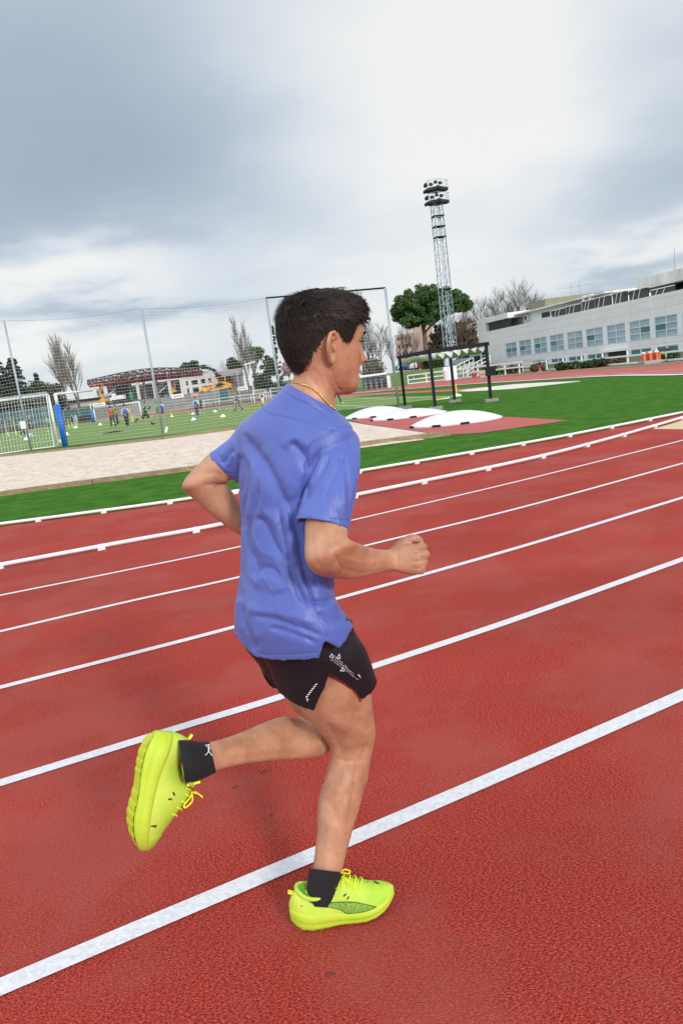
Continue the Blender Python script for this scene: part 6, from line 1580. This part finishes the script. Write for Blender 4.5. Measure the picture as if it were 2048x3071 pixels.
for j in range(NA):
    vis = ((RS[i0, j]-cen[i0]) @ (cen[i0]-CAMP)) < 0
    hx, hy = hemv if vis else hemh
    for i in range(i0, MR):
        if pr[i, j, 1] > np.interp(pr[i, j, 0], hx, hy): break
    idx[j] = i
# rings below i0 are re-spaced per column so the last one lies on the hem
NL = 46
low = []
for q in np.linspace(0, 1, NL)[1:]:
    row = []
    for j in range(NA):
        s = i0 + (idx[j]-i0)*q; a = int(s); b = min(a+1, MR-1); row.append(RS[a, j]*(1-(s-a)) + RS[b, j]*(s-a))
    low.append(row)
R_sh = np.concatenate([RS[:i0+1], np.array(low)])
last = R_sh[-1]; lc = last.mean(0)
inner = [last + (lc-last)*(.010/np.linalg.norm(lc-last, axis=1))[:, None]]
upv = (cen[i0]-cen[-1]); upv /= np.linalg.norm(upv)
inner.append(inner[0] + upv*.035); inner.append(lc + (inner[1]-lc)*.85 + upv*.01)
R_sh2 = np.concatenate([R_sh, np.array(inner)])
SV, SF = [], []
def adds(VF):
    n = len(SV); SV.extend(VF[0]); SF.extend([tuple(i+n for i in f) for f in VF[1]])
adds(rings_mesh(R_sh2))
def sleeve(secs, ratio, na=64, m=60):
    R = loft_rings([section(a, b, l, ratio, 0, tilt=tl) for a, b, l, tl in secs], m, na)
    c = R[-1].mean(0); ax = R[-4].mean(0)-c; ax /= np.linalg.norm(ax)
    inn = c + (R[-1]-c)*.90
    R = np.concatenate([R, inn[None], (inn+ax*.03)[None], (c+(inn-c)*.7+ax*.035)[None]])
    adds(rings_mesh(R)); return R
sleeveR = [((960, 1262), (1062, 1290), -.02, 0), ((952, 1300), (1076, 1310), -.05, 0), ((936, 1360), (1081, 1350), -.085, 0), ((922, 1430), (1079, 1410), -.115, 0), ((908, 1490), (1070, 1465), -.135, 0), ((895, 1535), (1056, 1530), -.15, 0), ((886, 1562), (1045, 1590), -.16, 0)]
sleeveL = [((760, 1245), (790, 1440), .17, 0), ((722, 1272), (752, 1455), .205, 0), ((690, 1312), (722, 1452), .23, 0), ((655, 1340), (704, 1444), .25, 0), ((622, 1364), (700, 1441), .26, 0)]
SLR = sleeve(sleeveR, .80); SLL = sleeve(sleeveL, .95)
shirt = remesh('t_shirt', SV, SF, .0033, SHIRT, body, 8)

# ---- folds in the cloth: (line in the photograph, half width px, depth m)
c6 = lambda *p: [(500+u/1.8447, 1200+v/1.8447) for u, v in p]
FOLDS = [
    (c6((425, 175), (470, 265), (540, 345), (600, 460), (640, 545), (655, 640)), 22, -.0085),
    (c6((520, 250), (590, 360), (660, 470), (690, 560)), 24, .005),
    (c6((690, 225), (725, 270), (765, 330), (775, 400)), 15, -.0075), (c6((640, 270), (680, 215), (720, 215), (790, 270)), 16, .004),
    (c6((405, 290), (415, 400), (400, 530)), 14, -.006), (c6((440, 330), (452, 420), (440, 520), (412, 640), (432, 720)), 12, -.0055),
    (c6((470, 330), (478, 450), (470, 560), (440, 680)), 14, .005), (c6((510, 420), (500, 560), (465, 680), (452, 760), (490, 890), (478, 960)), 12, -.0055),
    (c6((540, 380), (545, 520), (520, 620), (490, 760), (520, 880)), 14, .0055), (c6((500, 640), (545, 690), (590, 790), (640, 880)), 15, -.0075),
    (c6((560, 600), (610, 700), (650, 800), (665, 880)), 14, .005), (c6((478, 985), (500, 950), (540, 930), (590, 945), (640, 1000)), 13, -.0075), (c6((480, 1040), (540, 985), (600, 1010), (620, 1080)), 22, .005),
    (c6((635, 545), (680, 700), (705, 860), (755, 1010), (805, 1150)), 9, .0075), (c6((610, 570), (640, 740), (670, 880), (720, 1040), (775, 1150)), 11, -.0065), (c6((665, 560), (720, 740), (745, 880), (790, 1050), (830, 1165)), 10, -.006),
    (c6((860, 255), (800, 380), (765, 470), (740, 560)), 10, -.006), (c6((905, 300), (850, 400), (790, 490), (755, 560)), 10, -.0055), (c6((885, 275), (830, 390), (780, 480)), 8, .005), (c6((1010, 230), (950, 370), (900, 470), (870, 560)), 9, -.003), (c6((1035, 200), (985, 330), (975, 480), (985, 640)), 8, .003), (c6((960, 300), (1000, 430), (1010, 560)), 9, -.0025),
    (c6((470, 1190), (600, 1215), (720, 1255), (870, 1310)), 12, -.005), (c6((440, 1150), (560, 1180), (700, 1200), (810, 1235)), 14, .004), (c6((560, 1255), (680, 1290), (840, 1350)), 10, -.004), (c6((415, 1120), (440, 1230), (480, 1330), (500, 1390)), 13, -.005), (c6((395, 1080), (400, 1200), (420, 1290)), 12, .004), (c6((480, 1110), (470, 1230), (520, 1340)), 14, .004),
    (c6((800, 1108), (860, 1118), (920, 1098), (955, 1075)), 8, -.006), (c6((820, 1140), (880, 1150), (950, 1130)), 12, .004), (c6((830, 1180), (905, 1215), (985, 1205)), 9, -.004), (c6((880, 1030), (920, 1050), (960, 1040)), 9, -.004), (c6((700, 900), (760, 980), (850, 1030)), 14, -.004),
    (c6((300, 350), (330, 330), (372, 260)), 8, -.004), (c6((340, 370), (350, 330), (375, 300)), 7, .003), (c6((290, 310), (330, 280), (370, 210)), 8, .003),
    (c6((520, 40), (560, 75), (640, 92), (760, 118), (915, 165)), 3.0, -.0022), (c6((920, 165), (850, 210), (790, 258), (770, 330), (767, 410), (755, 500), (730, 590)), 3.0, -.0022), (c6((920, 165), (990, 150), (1040, 165), (1066, 200)), 3.0, -.002),
    (c6((722, 636), (800, 648), (880, 655), (1000, 668)), 2.4, -.0016), (c6((372, 1270), (420, 1310), (505, 1400), (640, 1412), (840, 1398)), 2.4, -.0016), (c6((885, 1320), (880, 1290), (845, 1210), (815, 1160), (800, 1100), (795, 1020)), 2.4, -.0016),
    ([(640, 1370), (645, 1390), (662, 1408), (682, 1418), (705, 1424)], 2.2, -.0016),
    ([(852, 1175), (880, 1196), (930, 1215), (965, 1232), (1000, 1262)], 2.5, -.002),
]
from mathutils import noise as mnoise
def crumple(ob, amp):
    """small drape wrinkles: warped ridged noise drawn out along the hang of the cloth"""
    me = ob.data; V, E = mesh_arrays(me); n = vnormals(me); D = np.zeros(len(V))
    zt = np.interp(V[:, 2], [.80, .95, 1.15, 1.30, 1.42], [1.0, 1.1, 1.0, .45, .12])
    for i, v in enumerate(V):
        p = Vector((v[0]*15+v[2]*4.0, v[1]*15-v[2]*2.5, v[2]*5.5))
        w = mnoise.noise_vector(p*.6)
        q = p+w*.9
        r = 1-abs(mnoise.noise(q))*2.2
        q2 = Vector((v[0]*34-v[2]*9, v[1]*34+v[2]*6, v[2]*15))+w*1.3
        r2 = 1-abs(mnoise.noise(q2))*2.2
        D[i] = (max(r, 0)**3 - .28) + .32*(max(r2, 0)**3-.28)
    V = V + n*(D*amp*zt)[:, None]
    me.vertices.foreach_set('co', V.ravel()); me.update()
# hems cut straight
def flat_hem(ob, R, back):
    c = R[-4].mean(0); ax = R[-4].mean(0)-R[-9].mean(0); ax /= np.linalg.norm(ax); rad = np.linalg.norm(R[-4]-c, axis=1).max()
    me = ob.data; V, E = mesh_arrays(me); s = (V-c) @ ax; r = np.linalg.norm(V-c-s[:, None]*ax, axis=1)
    m = (r < rad*1.1) & (s > -.0042) & (s < .02); V[m] -= ax*(s[m]-0.0)[:, None]
    me.vertices.foreach_set('co', V.ravel()); me.update()
flat_hem(shirt, SLR, 1); flat_hem(shirt, SLL, 1)
V_, E_ = mesh_arrays(shirt.data); hb_ = BVHTree.FromPolygons([Vector(q) for q in np.vstack([last, last+np.array([0, 0, .0005])])], [(i, (i+1) % NA, NA+(i+1) % NA, NA+i) for i in range(NA)])
mk = np.array([1.0 if (q[2] < .93 and hb_.find_nearest(Vector(q), .010)[0] is not None) else 0.0 for q in V_])
for _ in range(6): 
    smooth_mesh(shirt.data, 1, .5, mk)
apply_folds(shirt, FOLDS, 1.7)
crumple(shirt, .0020)
smooth_mesh(shirt.data, 1)

# ---- shorts
KV, KF = [], []
def shorts_leg(secs, ratio, hem, alpha=0, na=120, m=150, hemh=None):
    R = loft_rings([section(a, b, l, ratio, al) for a, b, l, al in secs], m, na)
    P = proj(R.reshape(-1, 3)).reshape(m, na, 2); c = R.mean(1); j0 = int(m*.35)
    idx = np.zeros(na)
    for j in range(na):
        vis = ((R[-1, j]-c[-1]) @ (c[-1]-CAMP)) < 0
        hx, hy = hem if (vis or hemh is None) else hemh
        for i in range(j0, m):
            if P[i, j, 1] > np.interp(P[i, j, 0], hx, hy): break
        idx[j] = i
    rows = []
    for q in np.linspace(0, 1, 50)[1:]:
        row = []
        for j in range(na):
            s = j0+(idx[j]-j0)*q; a = int(s); b = min(a+1, m-1); row.append(R[a, j]*(1-(s-a))+R[b, j]*(s-a))
        rows.append(row)
    R = np.concatenate([R[:j0+1], np.array(rows)])
    cc = R[-1].mean(0); up = R[-30].mean(0)-cc; up /= np.linalg.norm(up)
    inn = R[-1] + (cc-R[-1])*(.003/np.linalg.norm(cc-R[-1], axis=1))[:, None]
    inn2 = inn + (cc-inn)*.04 + up*.05
    return np.concatenate([R, inn[None], inn2[None]])
hemR = ([835, 843, 875, 895, 920, 938, 941, 946, 959, 973, 985, 1001, 1036, 1071, 1087, 1113, 1124, 1131, 1140], [2072, 2078, 2106, 2116, 2125, 2131, 2131, 2117, 2088, 2060, 2017, 2025, 2046, 2074, 2098, 2078, 2064, 2046, 2030])
rs = [((735, 1860), (1052, 1860), .05, -40), ((752, 1905), (1064, 1900), .04, -30), ((775, 1945), (1090, 1940), .03, -20), ((800, 1990), (1110, 1985), .02, -10), ((822, 2035), (1126, 2030), .02, 0), ((840, 2078), (1131, 2050), .02, 0), ((858, 2120), (1128, 2095), .02, 0), ((880, 2170), (1120, 2150), .02, 0)]
R1 = shorts_leg(rs, .86, hemR, hemh=([835, 1140], [2075, 2050]))
hemL = ([740, 790, 815, 843, 900, 960], [2000, 2020, 2055, 2074, 2078, 2080])
ls = [((712, 1860), (1000, 1870), .09, -40), ((716, 1915), (985, 1930), .12, -30), ((742, 1955), (975, 1970), .135, -15), ((775, 1995), (975, 2010), .145, 0), ((800, 2035), (985, 2045), .15, 0), ((826, 2075), (995, 2080), .155, 0), ((850, 2120), (1010, 2120), .16, 0)]
R2 = shorts_leg(ls, .9, hemL)
for Rk in (R1, R2):
    V_, F_ = rings_mesh(Rk, True, False); n0 = len(KV); KV += V_; KF += [tuple(i+n0 for i in f) for f in F_]
shorts = link_mesh('shorts', KV, KF, BLACK, body, True)
c7 = lambda *p: [(650+u/2.851, 1850+v/2.851) for u, v in p]
SFOLD = [(c7((480, 460), (560, 490), (700, 500), (860, 470), (930, 430)), 12, -.007), (c7((460, 400), (560, 420), (720, 410)), 12, .004), (c7((550, 560), (620, 590), (760, 600)), 10, -.005), (c7((545, 500), (550, 580), (555, 640)), 9, -.006), (c7((880, 370), (930, 430), (960, 470)), 7, -.006),
         (c7((1080, 330), (1150, 300), (1240, 250)), 10, .004), (c7((1110, 370), (1200, 350), (1290, 330)), 10, -.004), (c7((1150, 470), (1250, 500), (1350, 490)), 14, .004), (c7((1130, 540), (1230, 580), (1340, 570)), 10, -.004), (c7((620, 520), (700, 560), (850, 560)), 14, .004), (c7((1100, 560), (1220, 680)), 3, -.001), (c7((400, 430), (450, 560), (500, 620)), 12, -.005)]
apply_folds(shorts, SFOLD, 1.3)

# ---- details laid on the cloth: points of the photograph dropped onto the built surface
bpy.context.view_layer.update()
def drop(bvh, px, off=.0008):
    d = ray(*px); d = d/np.linalg.norm(d)
    h = bvh.ray_cast(Vector(CAMP), Vector(d))
    if h[0] is None: return None
    n = np.array(h[1]); n = n if n @ d < 0 else -n
    return np.array(h[0]) + n*off, n
def decal_line(mb_, bvh, pts, wpx, m=None, off=.0009, closed=False):
    pts = list(pts) + ([pts[0]] if closed else [])
    for a, b in zip(pts[:-1], pts[1:]):
        a = np.array(a, float); b = np.array(b, float); l = np.linalg.norm(b-a); k = max(1, int(l/4)); nn = np.array([-(b-a)[1], (b-a)[0]])/max(l, 1e-6)*wpx/2
        Q = [[drop(bvh, a+(b-a)*i/k+s*nn, off) for s in (-1, 1)] for i in range(k+1)]
        for i in range(k):
            q = [Q[i][0], Q[i][1], Q[i+1][1], Q[i+1][0]]
            if any(x is None for x in q): continue
            mb_.add([x[0] for x in q], [(0, 1, 2, 3)])
def decal_poly(mb_, bvh, poly, off=.0009):
    q = [drop(bvh, p, off) for p in poly]
    if all(x is not None for x in q): mb_.add([x[0] for x in q], [tuple(range(len(q)))])
bs = bvh_of([shorts])
c8 = lambda *p: [(900+u/6.272, 1900+v/6.272) for u, v in p]
pm = MB()
for tri in (((600, 380), (552, 438), (625, 465)), ((735, 385), (690, 462), (752, 470)), ((803, 640), (752, 705), (828, 705))):
    decal_line(pm, bs, c8(*tri), 1.5, closed=True)
pm.build('triangle_print', WHITEINK, shorts)
def text_px(s, origin, xdir, hpx, name, mat_, parent, bvh, off=.001, width=None, shear=0, res=1):
    """lettering laid over a surface; every outline point is dropped onto it"""
    cu = bpy.data.curves.new('t', 'FONT'); cu.body = s; cu.size = 1.0; cu.resolution_u = res
    to = bpy.data.objects.new('t', cu); COL.objects.link(to)
    dg = bpy.context.evaluated_depsgraph_get(); me = bpy.data.meshes.new_from_object(to.evaluated_get(dg))
    V = np.array([v.co[:2] for v in me.vertices]); Fc = [tuple(p.vertices) for p in me.polygons]
    bpy.data.objects.remove(to)
    xd = np.array(xdir, float); L_ = np.linalg.norm(xd); xd = xd/L_; yd = np.array([xd[1], -xd[0]])
    sx = L_/max(V[:, 0].max(), 1e-6); sy = hpx/.72
    out = []; ok = True
    for v in V:
        q = drop(bvh, np.array(origin)+xd*(v[0]*sx+shear*v[1]*sy)+yd*v[1]*sy, off)
        if q is None: ok = False; q = (out[-1] if out else np.zeros(3), 0)
        out.append(q[0])
    bpy.data.meshes.remove(me)
    return link_mesh(name, out, Fc, mat_, parent)
# three lines of small lettering running down the leg of the shorts
text_px('RUNNING // EST. – 1948 //', c8((628, 425))[0], np.array(c8((885, 650))[0])-np.array(c8((628, 425))[0]), 3.2, 'printed_line', WHITEINK, shorts, bs)
text_px('CLUB // THE BIG CAT FAMILY //', c8((632, 490))[0], np.array(c8((1000, 770))[0])-np.array(c8((632, 490))[0]), 3.2, 'printed_line', WHITEINK, shorts, bs)
text_px('N 49° 34\' 48.9" E 10° 53\' 48.8" // WORN – 24 //', c8((568, 488))[0], np.array(c8((1085, 880))[0])-np.array(c8((568, 488))[0]), 3.0, 'printed_line', WHITEINK, shorts, bs)
pm = MB()
for k in range(7):
    u = 300-28.5*k; v = 958+38*k
    decal_poly(pm, bs, c8((u-24, v-2), (u+20, v-18), (u+26, v-2), (u-18, v+16)))
decal_poly(pm, bs, c8((112, 1205), (124, 1204), (140, 1240), (160, 1222), (164, 1232), (142, 1256), (146, 1278), (136, 1278)))
decal_line(pm, bs, c8((1080, 772), (1115, 790), (1130, 835)), 1.6); decal_line(pm, bs, c8((1090, 790), (1118, 802)), 1.3)
pm.build('reflective_print', WHITEINK, shorts)
# rust-coloured lining that shows along the slit
rl = MB()
bl = bvh_of([body])
edge = [(985, 2014), (1001, 2027), (1036, 2048), (1071, 2077), (1084, 2100)]
for a, b in zip(edge[:-1], edge[1:]):
    q = [drop(bl, p, o) for p, o in ((a, .004), (b, .004), ((b[0]-6, b[1]+6), .002), ((a[0]-3, a[1]+7), .002))]
    if all(x is not None for x in q): rl.add([x[0] for x in q], [(0, 1, 2, 3)])
rl.build('lining_edge', RUSTLINE, shorts)

# ---- gold rope chain round the neck
bn = bvh_of([body, shirt])
vis = catmull(np.array([(872, 1141), (884, 1145), (900, 1149), (918, 1155), (935, 1164), (950, 1176), (962, 1187), (975, 1203), (990, 1219), (1004, 1229)]), 60)
pts = [drop(bn, p, .0022) for p in vis]; pts = np.array([p[0] for p in pts if p is not None])
c0 = section((866, 1150), (1008, 1234), .018, .9); cc = c0[:3]
back = np.array([pts[-1] + (pts[0]-pts[-1])*u + (cc-pts[0:1].mean(0))*0 + CF*.085*math.sin(math.pi*u) - np.array([0, 0, .03])*math.sin(math.pi*u) for u in np.linspace(.06, .94, 24)])
ch = np.vstack([pts, back, pts[:1]])
ch = catmull(ch, 260)
nk = MB(); T = np.gradient(ch, axis=0); T /= np.linalg.norm(T, axis=1)[:, None]
for ph in (0, math.pi):
    hel = []
    for i in range(len(ch)):
        x = np.cross(T[i], [0, 0, 1.0]); x /= np.linalg.norm(x)+1e-9; y = np.cross(T[i], x)
        a = i*1.05+ph; hel.append(ch[i]+.0009*(math.cos(a)*x+math.sin(a)*y))
    nk.tube(hel, .00115, 6)
nk.build('necklace', GOLD, body, True)

# ---- socks
def sock(secs, ratio, name='sock'):
    R = loft_rings([section(a, b, l, ratio, 0) for a, b, l in secs], 36, 36)
    c = R[0].mean(0); ax = R[1].mean(0)-c; ax /= np.linalg.norm(ax)
    lip = [c+(R[0]-c)*.93+ax*.004, c+(R[0]-c)*.98]
    R = np.concatenate([np.array(lip), R])
    V_, F_ = rings_mesh(R, False, True)
    return link_mesh(name, V_, F_, SOCK, body, True)
sockR = sock([((927, 2606), (1027, 2618), .0), ((924, 2625), (1022, 2636), .0), ((921, 2650), (1016, 2655), .0), ((922, 2680), (1008, 2685), .0), ((925, 2720), (1000, 2725), .0)], 1.05)
sockL = sock([((628, 2226), (648, 2315), .035), ((610, 2227), (632, 2323), .022), ((590, 2226), (610, 2333), .008), ((565, 2222), (585, 2342), -.008), ((535, 2222), (555, 2346), -.015)], 1.0)
bk = bvh_of([sockL])
cs_ = lambda *p: [(360+u/4.9, 2150+v/4.9) for u, v in p]
em = MB()
for L_, w_ in ((cs_((1245, 430), (1290, 415), (1345, 418)), 2.0), (cs_((1300, 420), (1298, 520)), 4.5), (cs_((1298, 515), (1275, 545), (1248, 570)), 2.4), (cs_((1298, 515), (1325, 545), (1348, 578)), 2.4), (cs_((1330, 420), (1325, 480)), 1.6), (cs_((1268, 425), (1280, 460)), 1.6)):
    decal_line(em, bk, L_, w_, off=.0012)
em.build('sock_emblem', WHITEINK, sockL)

# ---- shoes, in their own frame: x heel to toe, y to the outer side of the foot, z up
xs_ = np.array([0, .012, .03, .055, .085, .115, .145, .175, .205, .235, .26, .28, .292])
s_bot = np.array([.026, .014, .006, .001, .0, .001, .003, .002, .001, .006, .015, .027, .036])
s_top = np.array([.058, .060, .058, .053, .047, .043, .040, .038, .038, .041, .044, .049, .052])
s_wid = np.array([.012, .026, .037, .041, .039, .0375, .040, .045, .0485, .0480, .0415, .029, .012])
s_off = np.array([0, 0, 0, .001, .002, .003, .003, .002, .0, -.003, -.006, -.008, -.009])
u_top = np.array([.066, .100, .112, .096, .088, .098, .124, .113, .098, .084, .074, .066, .058])
u_wid = np.array([.010, .023, .032, .035, .035, .035, .037, .041, .0445, .0435, .0375, .026, .011])
def shoe(frame, mirror, parent):
    """frame: 4 vectors origin, X, Y(out), Z"""
    o, X, Y, Z = frame
    wv = lambda P: [o + p[0]*X + p[1]*mirror*Y + p[2]*Z for p in P]
    xx = np.linspace(0, .292, 60); g = lambda A: np.interp(xx, xs_, A)
    def sm(A):
        a = g(A); k = np.array([1, 2, 3, 2, 1])/9; b = np.convolve(np.pad(a, 2, 'edge'), k, 'valid'); b[0] = a[0]; b[-1] = a[-1]; return b
    B_, T_, Wd_, O_, UT, UW = map(sm, (s_bot, s_top, s_wid, s_off, u_top, u_wid))
    # sole: rounded slab with a groove
    prof = [(.80, 0.0), (.93, .06), (1.0, .25), (.955, .40), (1.045, .54), (1.03, .78), (.95, .97), (.80, 1.0)]
    R = []
    for i, x in enumerate(xx):
        h = T_[i]-B_[i]
        ring = [(x, O_[i]+Wd_[i]*a, B_[i]+h*b) for a, b in prof] + [(x, O_[i]-Wd_[i]*a, B_[i]+h*b) for a, b in prof[::-1]]
        R.append(wv(ring))
    V_, F_ = rings_mesh(np.array(R))
    upper_rings = []
    na = 40
    for i, x in enumerate(xx):
        zb = T_[i]-.012; h = UT[i]-zb; ring = []
        for k in range(na):
            a = 2*math.pi*k/na; c_, s_ = math.cos(a), math.sin(a)
            yy = UW[i]*math.copysign(abs(c_)**.75, c_)
            zz = h*max(0, s_)**.85 if s_ > 0 else s_*.004
            yy *= 1-.42*max(0, s_)**2*(1 if x < .25 else .5)
            ring.append((x*1.0+.001, O_[i]+yy, zb+zz))
        upper_rings.append(wv(ring))
    Vu, Fu = rings_mesh(np.array(upper_rings))
    up = link_mesh('running_shoe', Vu, Fu, NEON, parent, True)
    so_ = link_mesh('sole', V_, F_, NEONF, up, True)
    md = so_.modifiers.new('s', 'SUBSURF'); md.levels = md.render_levels = 1
    # outsole rubber pads
    ou = MB(); gx = np.linspace(.010, .276, 90); gy = np.linspace(-.9, .9, 13); P_ = []
    for i, x in enumerate(gx):
        for k, y in enumerate(gy):
            deep = .0019 if (math.sin(x*250) > -.25 and not (.108 < x < .145) and abs(y) > .12) else .0006
            P_.append((x, np.interp(x, xx, O_)+np.interp(x, xx, Wd_)*y*.93, np.interp(x, xx, B_)-deep+.003*max(0, abs(y)-.75)))
    ou.add(wv(P_), [(i*13+k, i*13+k+1, (i+1)*13+k+1, (i+1)*13+k) for i in range(89) for k in range(12)])
    ou.build('outsole', NEONO, up)
    # padded collar with the dark green lining inside
    col = [(.027, 0, .115), (.033, .016, .112), (.048, .028, .102), (.075, .032, .092), (.100, .029, .099), (.122, .019, .117), (.132, 0, .127)]
    colf = col + [(p[0], -p[1], p[2]) for p in col[-2:0:-1]] + col[:1]
    cm = MB(); cm.tube(wv(catmull(np.array(colf), 50)), .0055, 10); cm.build('collar', NEON, up, True)
    ln = catmull(np.array(colf), 50); ctr = np.array([.075, 0, .098])
    lm = MB(); r0 = wv(ctr+(ln-ctr)*.90+np.array([0, 0, .003])); r1 = wv(ctr+(ln-ctr)*.55-np.array([0, 0, .004]))
    n_ = len(r0); lm.add(r0+r1, [(i, (i+1) % n_, n_+(i+1) % n_, n_+i) for i in range(n_)]); lm.build('lining', GREENL, up, True)
    # tongue, heel tab
    tg = MB(); tg.bar(*wv([(.128, 0, .110), (.118, 0, .138)]), .036, .006, up=X); tg.build('tongue', NEONL, up)
    tb = MB(); tb.bar(*wv([(.016, 0, .100), (.004, 0, .106)]), .012, .004, up=Z); tb.build('pull_tab', NEONL, up)
    # laces: crossings and the bow
    lc_ = MB()
    topz = lambda x: np.interp(x, xx, UT)
    for k, x in enumerate((.140, .156, .172, .188, .204)):
        z = topz(x)
        lc_.tube(wv(catmull(np.array([(x-.006, .024, z-.012), (x, .012, z+.001), (x+.006, 0, z+.004), (x+.003, -.012, z+.001), (x-.004, -.024, z-.012)]), 12)), .0022, 6)
    for sg in (-1, 1):
        lc_.tube(wv(catmull(np.array([(.148, 0, topz(.148)+.006), (.165, sg*.02, topz(.165)+.010), (.180, sg*.028, topz(.18)+.002), (.174, sg*.024, topz(.174)-.004), (.158, sg*.012, topz(.158)+.004), (.148, 0, topz(.148)+.006)]), 30)), .0022, 6)
        lc_.tube(wv(catmull(np.array([(.148, 0, topz(.148)+.006), (.150, sg*.012, topz(.15)+.020), (.156, sg*.020, topz(.15)+.028)]), 12)), .002, 6)
    lc_.build('lace', NEONL, up, True)
    return up, wv, (xx, T_, B_, Wd_, O_, UT, UW)

def unit(v): return v/np.linalg.norm(v)
a = G(928, 2798); b = G(1095, 2766)
X = unit(b-a); Y = np.array([X[1], -X[0], 0]); Z = np.array([0, 0, 1.0])
o = a - X*.048 + Y*(-.034) + Z*.0035
shR, wvR, PR = shoe((o, X*1.03, Y, Z*1.03), 1, body)
hz0 = camz(Ul((560, 2270), -.02))
heel = atz((462, 2205), hz0-.01); toe = atz((402, 2535), hz0-.06)
X = unit(toe-heel)
zi = atz((600, 2285), hz0+.045) - atz((480, 2290), hz0-.0)
Z = unit(zi-X*(zi@X)); Y = np.cross(Z, X)
if Y @ CF > 0: Y = -Y                                     # the inner side of the left shoe faces the camera
o = atz((436, 2188), hz0-.005)
shL, wvL, PL = shoe((o, X*.965, Y, Z*1.13), 1, body)
bpy.context.view_layer.update()
# dark leaf-shaped stripe on the outer side of the near shoe
c9 = lambda *p: [(850+u/4.48, 2580+v/4.48) for u, v in p]
bR = bvh_of([shR]); bRs = bvh_of([shR, bpy.data.objects[shR.children[0].name]])
def strip(mb_, bvh, top, bot, m=26, rows=4, off=.0012):
    A = catmull(np.array(top), m); B2 = catmull(np.array(bot), m)
    for i in range(m-1):
        for r_ in range(rows):
            q = []
            for ii, rr in ((i, r_), (i, r_+1), (i+1, r_+1), (i+1, r_)):
                q.append(drop(bvh, A[ii]+(B2[ii]-A[ii])*rr/rows, off))
            if all(x is not None for x in q): mb_.add([x[0] for x in q], [(0, 1, 2, 3)])
st = MB(); strip(st, bRs, c9((340, 565), (480, 585), (620, 580), (730, 565), (860, 563), (980, 570), (1100, 598), (1245, 632)), c9((345, 570), (500, 620), (640, 640), (760, 665), (850, 718), (980, 712), (1120, 690), (1240, 640)))
st.build('side_stripe', INKG, shR)
st = MB()
decal_line(st, bRs, c9((340, 565), (480, 585), (620, 580), (730, 565), (860, 563), (980, 570), (1100, 598), (1245, 632)), 2.2, off=.0018)
decal_line(st, bRs, c9((345, 570), (500, 620), (640, 640), (760, 665), (850, 718), (980, 712), (1120, 690), (1240, 640)), 1.8, off=.0018)
decal_line(st, bRs, c9((805, 490), (845, 455)), 4, off=.0015); decal_line(st, bRs, c9((855, 530), (880, 490)), 4, off=.0015); decal_line(st, bRs, c9((1215, 300), (1285, 325)), 4, off=.0015); decal_line(st, bRs, c9((1110, 310), (1145, 288)), 1.5, off=.0015); decal_line(st, bRs, c9((230, 622), (262, 614)), 2, off=.0015)
st.build('stripe_outline', INK, shR)
text_px('NITRO', c9((372, 868))[0], np.array(c9((486, 866))[0])-np.array(c9((372, 868))[0]), 5.0, 'sole_lettering', INK, shR, bRs, off=.002, shear=.3)
bL = bvh_of([shL, bpy.data.objects[shL.children[0].name]])
st = MB()
decal_line(st, bL, cs_((775, 1110), (800, 1160)), 5, off=.0015); decal_line(st, bL, cs_((705, 1212), (760, 1215)), 5, off=.0015)
decal_line(st, bL, cs_((450, 1610), (500, 1605), (535, 1600)), 4, off=.0015); decal_line(st, bL, cs_((490, 1612), (530, 1625)), 3, off=.0015)
st.build('dark_marks', INK, shL)
for ch_ in body.children_recursive: ch_.matrix_parent_inverse = Matrix.Identity(4)
